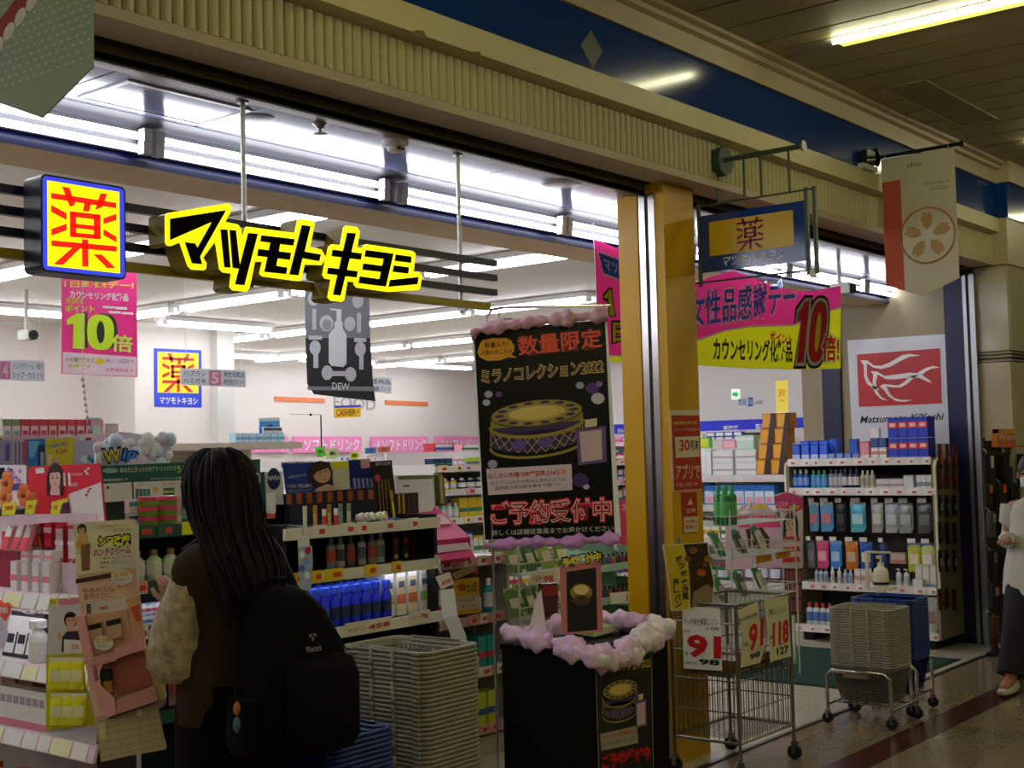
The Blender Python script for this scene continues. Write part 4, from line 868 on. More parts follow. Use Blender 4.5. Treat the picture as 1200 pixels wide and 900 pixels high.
GB = basket_parts(.42, .29, .24, mat('#6e6a5e', .5), mat('#8a8678', .45), 'g'); BB = basket_parts(.42, .29, .24, mat('#0c2462', .4), mat('#123480', .35), 'b')
def stand(x0, x1, y0, y1, label, zt=.29):
    t = thing('basket_stand', label, 'basket stand', ((x0+x1)/2, (y0+y1)/2, 0))
    for x in (x0, x1):
        MB().tube([(x, y0, .07), (x, y0, zt-.03), (x, y0+.03, zt), (x, y1-.03, zt), (x, y1, zt-.03), (x, y1, .07)], .010, 8).build('end_frame', CHROME, t, smooth=True)
        for y in (y0, y1):
            MB().cyl((x-.011, y, .03), (x+.011, y, .03), .029, 12).build('caster', RUBBER, t); MB().box((x-.014, y-.008, .03), (x+.014, y+.008, .075)).build('caster_fork', STEEL, t)
    for y in (y0, y1): MB().cyl((x0, y, .1), (x1, y, .1), .007, 6).build('side_bar', CHROME, t)
    for k in range(2): MB().cyl((x0+.1+k*(x1-x0-.2), y0, .1), (x0+.1+k*(x1-x0-.2), y1, .1), .006, 6).build('cross_bar', CHROME, t)
    return t
stand(6.60, 6.95, 2.83, 3.19, 'chrome wheeled stand under the grey basket stack on the hall floor', .285)
stand(6.99, 7.30, 2.88, 3.22, 'chrome wheeled stand under the blue basket stack on the hall floor', .285)
for i in range(23): basket(GB, (6.775, 3.01, .115+i*.0136), 'grey basket at the top of the stack on the hall floor stand' if i == 22 else ('lowest grey basket resting in the chrome stand' if i == 0 else 'grey shopping basket inside the tall stack on the chrome stand'), 'grey baskets stacked on the chrome stand', .84)
for i in range(23): basket(BB, (7.145, 3.05, .115+i*.0142), 'blue basket at the top of the stack behind the grey one' if i == 22 else ('lowest blue basket in the stand behind the grey stack' if i == 0 else 'blue shopping basket inside the stack behind the grey one'), 'blue baskets stacked behind the grey ones', .84)
pl_ = thing('name_plate', 'small blank plate on the lowest basket of the grey stack', 'plate', (6.655, 3.03, .25)); MB().box((6.612, 2.96, .25), (6.617, 3.10, .285)).build('plate', mat('#8a8468', .5), pl_)
stand(3.22, 3.50, 3.0, 3.40, 'chrome stand under the tall grey basket stack near the shelves', .30)
for i in range(33): basket(GB, (3.37, 3.21, .115+i*.0156), 'grey basket at the top of the stack beside the person' if i == 32 else 'grey shopping basket inside the tall stack beside the person', 'grey baskets stacked beside the person', .93)
stand(2.83, 3.06, 3.0, 3.4, 'chrome stand under the blue baskets beside the backpack', .27)
for i in range(20): basket(BB, (2.945, 3.2, .115+i*.0158), 'blue basket at the top of the short stack beside the backpack' if i == 19 else 'blue shopping basket inside the short stack beside the backpack', 'blue baskets stacked beside the backpack', .88)
# ================================================================ WIRE CART with price cards
cx0, cx1, cy0, cy1, cz0, cz1 = 5.24, 5.76, 2.965, 3.31, .165, .785
ct = thing('wire_cart', 'wire mesh sale cart on casters in front of the yellow pillar', 'cart', ((cx0+cx1)/2, (cy0+cy1)/2, 0)); WIRE = mat('#8d8a80', .3, .9)
for x, y in ((cx0, cy0), (cx1, cy0), (cx0, cy1), (cx1, cy1)):
    MB().cyl((x, y, .07), (x, y, cz1), .0085, 8).build('post', WIRE, ct, smooth=True)
    MB().cyl((x-.01, y, .034), (x+.012, y, .034), .034, 14).build('caster', RUBBER, ct); MB().box((x-.014, y-.01, .03), (x+.016, y+.01, .085)).build('caster_fork', STEEL, ct)
for z in (cz0, cz1):
    MB().tube([(cx0, cy0, z), (cx1, cy0, z), (cx1, cy1, z), (cx0, cy1, z)], .007, 6, closed=True).build('rail', WIRE, ct)
for z in (.30, .44, .57, .70):
    MB().tube([(cx0, cy0, z), (cx1, cy0, z), (cx1, cy1, z), (cx0, cy1, z)], .0035, 5, closed=True).build('cross_wire', WIRE, ct)
for a, b, n_ in (((cx0, cy0), (cx1, cy0), 22), ((cx0, cy1), (cx1, cy1), 22), ((cx0, cy0), (cx0, cy1), 13), ((cx1, cy0), (cx1, cy1), 13)):
    w_ = MB()
    for i in range(1, n_): t_ = i/n_; x, y = a[0]+(b[0]-a[0])*t_, a[1]+(b[1]-a[1])*t_; w_.cyl((x, y, cz0), (x, y, cz1), .0017, 4)
    o = w_.build('upright_wires', WIRE, ct); o['kind'] = 'stuff'
for z in (.18, .46):
    w_ = MB()
    for i in range(1, 22): x = cx0+(cx1-cx0)*i/22; w_.cyl((x, cy0, z), (x, cy1, z), .0017, 4)
    o = w_.build('shelf_wires', WIRE, ct); o['kind'] = 'stuff'
for i in range(6):
    place(*carton(.15, .13, .06, '#7a5a30', '#a8864a', ('#4a3018', .2, .5)), 'snack_box', 'brown snack box lying inside the wire cart', 'box', (cx0+.1+.16*(i % 3), cy0+.03+.15*(i//3), .47), 0, 'brown snack boxes in the wire cart')
def price_card(label, f, quad, lines, cat='price card', m=None):
    t = thing('price_card', label, cat, f.P(*f.px((quad[2][0]+quad[3][0])/2, (quad[2][1]+quad[3][1])/2), 0)); board('card', f, quad, m or mat('#e4e2da', .6), .0025, t, front=.0); p = Print(f, t)
    for s_, bl, br, tl, m_, bold in lines: p.text(s_, bl, br, tl, m_, 1, bold)
    p.done(); return t
CRED = mat('#c8141c', .5)
c4 = lambda x, y: (770+x/4.5, 700+y/4.5)
price_card('white price card with big red 91 facing left on the wire cart', fy(cx0-.012), [c4(132, 45), c4(332, 60), c4(342, 388), c4(140, 375)],
           [('ポッポ焼き風蒸しパン', c4(138, 145), c4(322, 148), c4(138, 110), INK, .0), ('1個', c4(262, 172), c4(325, 174), c4(262, 156), INK, 0), ('91', c4(168, 305), c4(330, 318), c4(168, 200), CRED, .045), ('98', c4(225, 352), c4(327, 358), c4(225, 325), INK, .04), ('税込', c4(148, 350), c4(215, 354), c4(148, 338), INK, 0), ('本体', c4(140, 186), c4(178, 188), c4(140, 168), INK, 0), ('¥', c4(148, 305), c4(164, 306), c4(148, 285), INK, 0)])
f = fx(cy0-.013)
price_card('curled cream price card with red 91 on the hall side of the cart', f, [c4(425, 72), c4(530, 22), c4(566, 270), c4(545, 345), c4(440, 372), c4(455, 215)], [('91', c4(487, 285), c4(556, 245), c4(487, 155), CRED, .04), ('98', c4(488, 330), c4(540, 310), c4(488, 302), INK, .03), ('ポッポ焼き風', c4(436, 135), c4(528, 95), c4(430, 115), INK, 0), ('本体', c4(460, 262), c4(480, 255), c4(460, 240), INK, 0)], m=mat('#c9c4a4', .6))
price_card('cream price card with red 118 at the right end of the cart', f, [c4(565, 12), c4(690, -8), c4(708, 310), c4(600, 340)], [('118', c4(612, 255), c4(690, 232), c4(612, 140), CRED, .04), ('127', c4(632, 305), c4(690, 290), c4(632, 268), INK, .03), ('蒸しパン', c4(590, 95), c4(680, 75), c4(590, 65), INK, 0), ('本体', c4(592, 225), c4(610, 220), c4(592, 200), INK, 0)], m=mat('#cdc8a8', .6))
# snack poster clipped above the cart
f = fcam(808, 675, 6.02, .1); t = thing('snack_poster', 'yellow and brown steamed bread poster clipped above the wire cart', 'poster', f.P(*f.px(808, 713)))
c5 = lambda x, y: (720+x/8, 580+y/8)
board('card', f, [c5(450, 470), c5(880, 440), (831, 652), (837.5, 680), (836, 705), (832, 714), (786, 716), (784, 690)], mat('#d8cca0', .6), .003, t)
p = Print(f, t)
p.poly([c5(470, 480), c5(640, 470), c5(680, 600), c5(710, 760), (808, 700), (806, 713), (788, 714), (784, 680)], mat('#c8b018', .5), 0, 'yellow_field')
p.poly([c5(645, 465), c5(870, 450), (830.5, 655), (836, 682), (834, 710), (809, 712), (809, 695), c5(690, 620)], mat('#33200c', .5, noise=.6, scale=40.), 0, 'photo_print')
for (x, y, r_), c_ in (((812, 645, 5), '#8a5a14'), ((806, 655, 4), '#7a4a10'), ((830, 655, 5), '#9a6a1c'), ((822, 671, 5.5), '#b05a14'), ((822, 671, 2.5), '#d87a20'), ((826, 662, 3), '#7a4610')): p.ell(x, y, r_, r_*.8, mat(c_, .5), 1, 'photo_print', 12)
p.poly([(812, 694), (829, 684), (835, 690), (833, 709), (811, 711)], mat('#8a7a52', .5), 1, 'photo_print')
for s_, x, y in (('ポ', 795, 655), ('ッ', 799, 663), ('ポ', 801, 672), ('焼', 802, 683), ('き', 803, 691), ('風', 803, 699), ('蒸', 792, 682), ('し', 793, 691), ('パ', 794, 700), ('ン', 795, 708)): p.text(s_, (x-3.6, y+3.5), (x+3.6, y+3.5), (x-3.6, y-3.8), INK, 2, .03)
p.done(); MB().cyl(f.P(*f.px(795, 637)), f.P(*f.px(795, 630)), .008, 8).build('clip', STEEL, t); MB().cyl(f.P(*f.px(820, 712), -.006), f.P(*f.px(820, 735), -.006), .004, 6).build('clip_rod', WIRE, t)
# posters taped on the pillar
f = fx(PIL-.003); t = thing('pillar_poster', 'tall red notice taped on the yellow pillar', 'poster', f.P(*f.px(806, 575))); board('sheet', f, [(785, 480.5), (819.5, 480.5), (822.5, 574), (788.5, 576)], mat('#d8cfb4', .6), .003, t)
c6 = lambda x, y: (775+x/3.6, 470+y/3.6); p = Print(f, t); R2 = mat('#b02418', .5)
p.poly([c6(42, 60), c6(160, 60), c6(170, 370), c6(54, 378)], R2, 0, 'red_panel'); p.poly([c6(55, 152), c6(158, 148), c6(161, 235), c6(60, 240)], mat('#d6cfae', .5), 1, 'white_panel')
p.text('30', c6(76, 210), c6(116, 208), c6(76, 165), CRED, 2, .03); p.text('月末', c6(118, 208), c6(156, 206), c6(118, 165), INK, 2, .02); p.text('期間限定', c6(50, 100), c6(150, 98), c6(50, 86), mat('#d8b030', .5), 2, .02); p.text('ポイント会員募集中', c6(52, 128), c6(158, 126), c6(52, 114), mat('#d8c8b0', .5), 2); p.text('アプリで', c6(60, 330), c6(160, 326), c6(60, 268), mat('#d8c0b0', .5), 2, .02); p.text('お得にお買い物', c6(60, 362), c6(150, 358), c6(60, 345), mat('#d8c8b8', .5), 2); p.done()
t = thing('pillar_notice', 'small red and cream notice below the red poster on the pillar', 'poster', f.P(*f.px(809, 624))); board('sheet', f, [(798, 577), (816.5, 576.5), (818, 624), (801, 625)], mat('#a8281c', .5), .002, t)
p = Print(f, t); p.poly([(801, 606), (817.5, 605), (818, 623), (801.5, 624)], mat('#c9c4a8', .5), 0, 'white_panel'); p.poly([(808.5, 584), (812, 591), (805.5, 592)], mat('#d8b8a8', .5), 1, 'triangle_mark'); p.text('注意', (803, 601), (815, 600.5), (803, 596), mat('#d8b8a8', .5), 1, .02); p.text('立入禁止', (803, 613), (816, 612.5), (803, 609), CRED, 1, .02); p.text('非常口', (803, 620), (816, 619.5), (803, 615), CRED, 1, .02); p.done()
# ================================================================ BLACK DISPLAY TABLE and its poster
GAIN = 1.45
tx0, tx1, ty0, ty1, tz = 4.315, 4.865, 3.10, 3.575, .685
tb = thing('display_table', 'black cloth-covered display stand with pink ruffles left of the pillar', 'display table', ((tx0+tx1)/2, (ty0+ty1)/2, 0))
MB().box((tx0, ty0, 0), (tx1, ty1, tz)).build('black_cloth_body', mat('#050506', .85, noise=.2, scale=20., spec=.2), tb); MB().box((tx0-.006, ty0-.006, tz-.02), (tx1+.006, ty1+.006, tz+.004)).build('top_board', mat('#050506', .8, spec=.2), tb)
TUL = mat('#c4a0d0', .8, noise=.35, scale=25.); TUL2 = mat('#d8b8c0', .8, noise=.35, scale=25.)
def ruffle(path, r, m, parent, amp=.5, n=16, seed=1, step=.009):
    """gathered tulle: a tube whose girth swells and pinches"""
    rnd = random.Random(seed); pts = []; path = [Vector(p) for p in path]
    for a, b in zip(path, path[1:]):
        k = max(1, int((b-a).length/step))
        for i in range(k): pts.append(a.lerp(b, i/k))
    pts.append(path[-1]); rings = []
    for i, p in enumerate(pts):
        d = (pts[min(i+1, len(pts)-1)]-pts[max(i-1, 0)]).normalized(); u = d.cross(Vector((0, 0, 1))).normalized(); v = Vector((0, 0, 1))
        ph = rnd.uniform(0, 6.28); rad = r*(1+amp*.55*math.sin(i*.33+seed)+amp*.35*math.sin(i*.83+2*seed))
        ph = .22*i+.9*math.sin(i*.21)
        ring = []
        for k in range(n):
            t_ = 2*math.pi*k/n; q = rad*(1+.22*math.sin(2*t_+ph)+.12*math.sin(5*t_-1.7*ph)); ring.append(p+u*(q*math.cos(t_))+v*(q*math.sin(t_)))
        rings.append(ring)
    return MB().loft(rings).build('tulle_ruffle', m, parent, smooth=True, sharp=80)
zt_ = tz+.03
ruffle([(tx0+.01, ty1-.02, zt_+.02), (tx0+.005, ty1-.16, zt_+.012), (tx0+.005, ty1-.26, zt_)], .036, TUL, tb, .45, seed=2)
ruffle([(tx0+.02, ty0+.20, zt_-.01), (tx0-.005, ty0+.06, zt_-.025), (tx0+.0, ty0-.01, zt_-.05), (tx0+.12, ty0-.025, zt_-.06), (tx0+.25, ty0-.025, zt_-.04)], .040, TUL, tb, .5, seed=5)
ruffle([(tx0+.22, ty0-.02, zt_-.03), (tx0+.36, ty0-.02, zt_-.01), (tx1-.04, ty0-.01, zt_+.0), (tx1+.005, ty0+.05, zt_+.02)], .042, TUL2, tb, .5, seed=9)
ruffle([(tx1-.02, ty0+.1, zt_+.03), (tx1-.05, ty1-.1, zt_+.02), (tx0+.25, ty1-.04, zt_+.01)], .04, TUL, tb, .4, seed=11)
ruffle([(tx0+.0, ty0+.10, zt_-.03), (tx0+.02, ty0-.03, zt_-.045), (tx0+.16, ty0-.04, zt_-.075), (tx0+.27, ty0-.035, zt_-.05)], .032, TUL2, tb, .6, seed=21)
ruffle([(tx0+.30, ty0-.03, zt_-.035), (tx1-.1, ty0-.025, zt_-.02), (tx1-.01, ty0-.02, zt_-.005)], .03, TUL, tb, .6, seed=23)
def compact_print(p, cv_, sc_=1., L=1):
    """the gold powder compact and its bottle as printed on the posters; cv_ maps drawing units (0..1) to the print"""
    G1, G2, PU, GD = mat('#8c7a2e', .4), mat('#b09a4c', .4), mat('#34244a', .4), mat('#4a3e14', .4)
    def el(cx, cy, rx, ry, m, l, n=28): p.poly([cv_(cx+rx*math.cos(2*math.pi*i/n), cy+ry*math.sin(2*math.pi*i/n)) for i in range(n)], m, l, 'compact_print')
    el(.42, .70, .42, .17, G1, L); p.poly([cv_(0, .36), cv_(.84, .36), cv_(.84, .70), cv_(0, .70)], mat('#8c7838', .4), L, 'compact_print')
    p.poly([cv_(0, .40), cv_(.84, .40), cv_(.84, .61), cv_(0, .61)], PU, L+1, 'compact_print'); el(.42, .39, .42, .15, PU, L+1)
    for k in range(11):
        x = k*.084; dp = lambda q: -.16*math.sin(math.pi*min(1, max(0, q/.84)))
        for s_ in (-1, 1):
            xe = min(.84, max(0, x+s_*.12)); p.line([cv_(x, .38+dp(x)), cv_(xe, .60+dp(xe))], .0028*sc_, G2, L+2, 'compact_print')
    for k in (.26, .5): p.poly([cv_(k+.07*math.cos(2*math.pi*i/14), .36+.07*math.sin(2*math.pi*i/14)) for i in range(14)], mat('#54407a', .4), L+3, 'compact_print')
    el(.42, .31, .41, .14, G1, L) if 0 else None
    for k in range(19): 
        a = math.pi*k/18; 
    p.line([cv_(.42+.42*math.cos(math.pi+math.pi*k/16), .34+.17*math.sin(math.pi+math.pi*k/16)) for k in range(17)], .012*sc_, G1, L+2, 'compact_print')
    p.line([cv_(.42+.42*math.cos(math.pi+math.pi*k/16), .62+.17*math.sin(math.pi+math.pi*k/16)) for k in range(17)], .016*sc_, G1, L+3, 'compact_print')
    el(.42, .76, .42, .18, GD, L+3); el(.42, .77, .41, .17, G1, L+4)
    for k in range(14): a = 2*math.pi*k/14; el(.42+.34*math.cos(a), .77+.14*math.sin(a), .045, .02, PU, L+5, 10)
    el(.42, .77, .26, .10, G2, L+5); el(.40, .775, .22, .08, mat('#bca658', .4), L+6)
    p.poly([cv_(.80, .0), cv_(1.06, .01), cv_(1.05, .50), cv_(.78, .48)], mat('#5c4470', .4), L+4, 'bottle_print'); p.poly([cv_(.83, .04), cv_(1.02, .05), cv_(1.01, .46), cv_(.81, .45)], mat('#b09a9c', .4), L+5, 'bottle_print')
    p.poly([cv_(.86, .50), cv_(.97, .51), cv_(.97, .62), cv_(.86, .61)], mat('#b8ae8a', .4), L+4, 'bottle_print')
f = fx(ty0-.003); t = thing('table_poster', 'black compact powder poster on the front of the display table', 'poster', f.P(*f.px(732, 905)))
c7 = lambda x, y: (585+x/3.395, 635+y/3.395)
board('sheet', f, [c7(385, 480), c7(605, 425), c7(612, 905), c7(398, 945)], mat('#16140f', .5), .0025, t)
p = Print(f, t)
p.line([c7(382, 480), c7(396, 945)], .004, mat('#8d8a80', .5), 1); p.line([c7(604, 425), c7(612, 905)], .004, mat('#8d8a80', .5), 1)
cvq = lambda a, b: c7(408+a*165-b*0, 700-(b-.3)*215-a*30)
compact_print(p, cvq, .5)
GOLDT = mat('#b8a03c', .4); p.text('ミラノコレクション2022', c7(392, 528), c7(600, 498), c7(392, 488), GOLDT, 1, .02); p.text('ご予約受付中', c7(410, 905), c7(600, 862), c7(408, 850), CRED, 1, .05)
p.poly([c7(400, 765), c7(548, 730), c7(552, 800), c7(405, 832)], mat('#8a8272', .5), 1, 'white_panel'); p.text('おしろい市場NO.1', c7(408, 785), c7(545, 758), c7(408, 768), mat('#a02830', .5), 2, .01); p.text('まるで夢のような', c7(408, 815), c7(545, 785), c7(408, 800), mat('#584868', .5), 2); p.done()
# small things on the display table
f = fcam(684, 700, 5.36, .15); t = thing('counter_card', 'small framed compact card with yellow header on the display table', 'counter card', f.P(*f.px(684, 741)))
board('frame', f, [(656, 664), (704, 655), (707, 740), (659, 744)], mat('#b06a6c', .5), .012, t); p = Print(f, t)
p.poly([(663.5, 670), (698.5, 665), (700, 738), (665, 741)], mat('#17151a', .5), 0, 'black_field'); p.ell(681, 694, 13, 10, mat('#8a7238', .5), 1, 'compact_print'); p.ell(681, 691, 9, 6, mat('#c8b480', .5), 2, 'compact_print'); p.ell(681, 703, 11, 6, mat('#4a3424', .5), 1, 'compact_print')
p.text('予約受付中', (659, 665), (705, 657), (658, 654), INK, 2, .14); p.text('予約受付中', (660, 664.5), (704, 656.5), (659, 655), mat('#d8b416', .5), 3, .05); p.done()
c = onz(647, 742, tz); place(*carton(.075, .05, .215, '#4a1c1c', '#3a1a18', ('#7a1c1c', .75, .95), ('#6a5a30', .1, .3)), 'powder_box', 'dark red powder box left of the framed card', 'box', (c.x+.02, c.y+.02, tz+.004), -.5)
c = onz(718, 747, tz); place(*carton(.18, .10, .03, '#7e9a48', '#a8b878', ('#c8c0b8', .2, .8)), 'flat_box', 'flat green sample box lying in the ruffles', 'box', (c.x-.02, c.y+.03, tz+.012), .1, None, (.12, 0))
t = thing('tissue_sheet', 'white tissue sheet standing in the ruffles at the table corner', 'tissue', onz(630, 745, tz)); f = fcam(630, 720, 5.45); board('sheet', f, [(619, 745), (627, 704), (634, 690), (641, 744)], mat('#c6bcc6', .7), .002, t)
# ================================================================ BLACK POSTER ON A POLE
f = fcam(640, 510, 5.92, -.12)
c8 = lambda x, y: (550+x/6.205, 355+y/6.205); c9 = lambda x, y: (550+x/5.295, 490+y/5.295)
ps_ = thing('poster_stand', 'large black compact powder poster with pink ruffles on a chrome pole stand', 'poster stand', onz(577, 950, 0))
cen = f.P(*f.px(573, 500)); base = Vector((cen.x+.006, cen.y, 0))
bo = board('poster_board', f, [c8(18, 205), c8(1000, 122), c9(942, 735), c9(92, 760)], mat('#cfccc8', .4), .008, ps_)
p = Print(f, ps_)
p.poly([c8(34, 205), c8(986, 125), c9(905, 745), c9(98, 755)], mat('#080706', .3, spec=.3), 0, 'black_field')
p.poly([c8(x, y) for x, y in ((75, 300), (95, 270), (170, 255), (270, 255), (305, 275), (328, 315), (325, 350), (305, 375), (345, 400), (290, 395), (220, 418), (130, 420), (75, 395), (60, 360))], mat('#c88a1a', .4), 1, 'speech_bubble')
p.text('数量入り!', c8(112, 328), c8(285, 318), c8(110, 290), INK, 2, .01); p.text('人気のおしろい', c8(85, 382), c8(310, 368), c8(85, 345), INK, 2, .01)
RO = mat('#d84a2c', .4)
p.text('数量限定', c8(360, 385), c8(965, 322), c8(350, 245), mat('#5c1a12', .4), 1, .05); p.text('数量限定', c8(362, 382), c8(962, 320), c8(352, 248), RO, 2, .02)
p.text('ミラノコレクション2022', c8(92, 585), c8(975, 505), c8(88, 490), mat('#c4a464', .4), 1, .055); p.text('ミラノコレクション2022', c8(94, 583), c8(973, 504), c8(90, 492), mat('#3a2c12', .4), 2, .008)
def cvp(a, b):
    x, y = c8(155, 900); x2, y2 = c8(825, 835); X = x+(x2-x)*a/.84; yb_ = y+(y2-y)*a/.84
    return (X, yb_+26-(b-.34)*86)
compact_print(p, cvp, 1., 1)
for (x, y, r_), c_ in (((140, 665, 5), '#9a98a4'), ((125, 725, 4.5), '#a8a8a4'), ((215, 665, 4), '#5a3a70'), ((805, 600, 5), '#8a8a9a'), ((895, 620, 8), '#4a2a6a'), ((945, 590, 4), '#7a5a94'), ((935, 695, 8), '#b0aeb0')): p.ell(*c8(x, y), r_, r_*.85, mat(c_, .4), 2, 'gem_print', 9)
for (x, y, r_), c_ in (((145, 285, 6), '#8a88a0'), ((690, 385, 10), '#3a2456'), ((725, 425, 4), '#a8a0b4')): p.ell(*c9(x, y), r_, r_*.85, mat(c_, .4), 2, 'gem_print', 8)
p.poly([c9(105, 315), c9(635, 285), c9(640, 445), c9(118, 478)], mat('#b8a8ac', .4), 2, 'white_panel')
p.text('おしろい市場13年連続売上NO.1!!', c9(120, 378), c9(598, 348), c9(118, 345), mat('#b0202c', .4), 3, .02); p.text('まるでふんわりと包み込まれたような', c9(135, 415), c9(598, 388), c9(135, 392), mat('#3c2c44', .4), 3, .005); p.text('透明感のある肌を朝まで保つ♡', c9(160, 448), c9(560, 420), c9(160, 425), mat('#3c2c44', .4), 3, .005)
p.text('ご予約受付中', c9(140, 660), c9(880, 632), c9(138, 525), mat('#c42834', .4), 2, .085); p.text('ご予約受付中', c9(142, 658), c9(878, 630), c9(140, 527), mat('#e0a8a4', .4), 3, .04); p.text('ご予約受付中', c9(144, 655), c9(876, 628), c9(142, 530), mat('#8a1018', .4), 4, .0)
p.text('詳しくは店舗従業員までお声かけください', c9(140, 730), c9(895, 700), c9(138, 695), mat('#b0aa9c', .4), 2, .005); p.done()
tl, tr_ = f.P(*f.px(*c8(60, 205)), .02), f.P(*f.px(*c8(985, 100)), .02)
ruffle([f.P(*f.px(*c8(20, 235)), .02), f.P(*f.px(*c8(110, 185)), .02), f.P(*f.px(*c8(330, 160)), .02), f.P(*f.px(*c8(560, 125)), .02), f.P(*f.px(*c8(750, 115)), .02), f.P(*f.px(*c8(1010, 80)), .02)], .026, mat('#b48a98', .75, noise=.3, scale=40.), ps_, .5, seed=3, step=.008)
ruffle([f.P(*f.px(*c9(100, 790)), .02), f.P(*f.px(*c9(330, 770)), .02), f.P(*f.px(*c9(600, 765)), .02), f.P(*f.px(*c9(930, 745)), .02)], .02, mat('#a87ab0', .75, noise=.3, scale=40.), ps_, .6, seed=4, step=.008)
PB = -.03
MB().tube([(base.x, base.y, .01), (base.x, base.y, 1.2), f.P(*f.px(567, 400), PB), f.P(*f.px(569, 372), PB), f.P(*f.px(575, 362), PB), f.P(*f.px(590, 359.5), PB), f.P(*f.px(715, 357), PB)], .007, 8).build('pole', CHROME, ps_, smooth=True)
MB().lathe([(.17, 0), (.17, .01), (.03, .02), (.012, .05)], base, 20).build('base', STEEL, ps_, smooth=True)
MB().tube([f.P(*f.px(584, 360), PB), f.P(*f.px(584, 373), PB), f.P(*f.px(601, 373), PB)], .003, 6).build('hook_wire', DARKMETAL, ps_)
MB().cyl(f.P(*f.px(571, 560), -.012), Vector((base.x, base.y, f.P(*f.px(571, 560)).z)), .005, 6).build('bracket', STEEL, ps_)

GAIN = 1.0
# dark packs hooked on the end of the right-hand shelf
for j, (py, h_, c_, hd) in enumerate(((533, .2, '#4a1c18', '#a83a30'), (560, .13, '#5a2420', '#8a3028'), (590, .16, '#15151a', '#8c8c90'), (622, .16, '#1a1a1e', '#5a2a24'), (655, .16, '#17171b', '#a8a49c'), (700, .15, '#3a1614', '#7a2a24'))):
    for k in range(3):
        c = ony(1104+k*8.5, py, ya-.045); place(*pouch(.055, h_, c_, hd, '#2a2422', False, .4), 'side_pack', 'dark pack in row %s hooked on the end of the right-hand shelf' % ('one', 'two', 'three', 'four', 'five', 'six')[j], 'pack', (c.x, ya-.03, c.z-h_*.6), 0, 'row %s of dark packs on the shelf end' % ('one', 'two', 'three', 'four', 'five', 'six')[j])
GAIN = 1.7
# ================================================================ FRONT GONDOLAS
def gondola(name, label, x0, x1, y0, y1, levels, top, body, shelfm, railm, back, tags, tagc, base=.1):
    t = thing(name, label, 'shelf', ((x0+x1)/2, (y0+y1)/2, 0))
    MB().box((x0, y1-.03, .0), (x1, y1, top)).build('back_panel', back, t)
    for x in (x0, x1-.022): MB().box((x, y0+.01, 0), (x+.022, y1-.03, min(top, max(levels)+.02))).build('side_panel', body, t)
    MB().box((x0+.022, y0+.03, 0), (x1-.022, y1-.03, base)).build('plinth', body, t)
    for j, z in enumerate(levels):
        MB().box((x0+.022, y0+.005, z-.02), (x1-.022, y1-.03, z)).build('shelf_board', shelfm, t)
        rl_ = MB().box((x0, y0-.008, z-.04), (x1, y0+.005, z+.006)).build('price_rail', railm, t)
        rnd = random.Random(j*7+int(x0*100))
        x = x0+.03
        while x < x1-.08:
            w_ = rnd.choice((.06, .07, .1)); c_ = rnd.choice(tagc[j % len(tagc)])
            if rnd.random() < tags: 
                MB().box((x, y0-.012, z-.036), (x+w_, y0-.008, z+.012)).box((x+w_*.45, y0-.0135, z-.024), (x+w_*.88, y0-.012, z-.004), 1).build('price_tag', [mat(c_, .5), mat('#b03428', .5)], rl_)
            x += w_+rnd.choice((.015, .04, .09))
    return t
BK = mat('#0d0d10', .5); DG = mat('#0f2622', .5); GREY = mat('#8d8a84', .5)
GX0, GXM, GX1 = 2.79, 3.44, 4.345
g1 = gondola('shelf_unit', 'dark green shelf unit of hand creams beyond the person', GX0, GXM, 4.08, 4.45, [.575, .89, 1.055, 1.258], 1.36, DG, BK, mat('#23403a', .4), DG, .75, [['#d8622c', '#d8b020'], ['#b8b4b0'], ['#d8c020', '#c88a80'], ['#d8d020', '#2a4a40']])
g2 = gondola('shelf_unit', 'black shelf unit of skin care right of the person', GXM, GX1, 3.95, 4.40, [.43, .80, 1.035, 1.215], 1.30, BK, BK, mat('#bfb8b4', .4), BK, .8, [['#c8c4c0'], ['#d8d0c8', '#c89090', '#c88a90'], ['#d8a018', '#c87868', '#d8a818'], ['#d8d4d4', '#e0dcdc']])
def grow(px0, px1, n, z, y, spec, name, label, cat, group, py=650, jit=0., rz=0., tilt=None):
    key, b = spec
    for i in range(n):
        px = px0+(px1-px0)*(i+.5)/n; x = ony(px, py, y).x
        place(key, b, name, label, cat, (x, y+random.uniform(-jit, jit), z), rz, group if n > 1 else None, tilt)
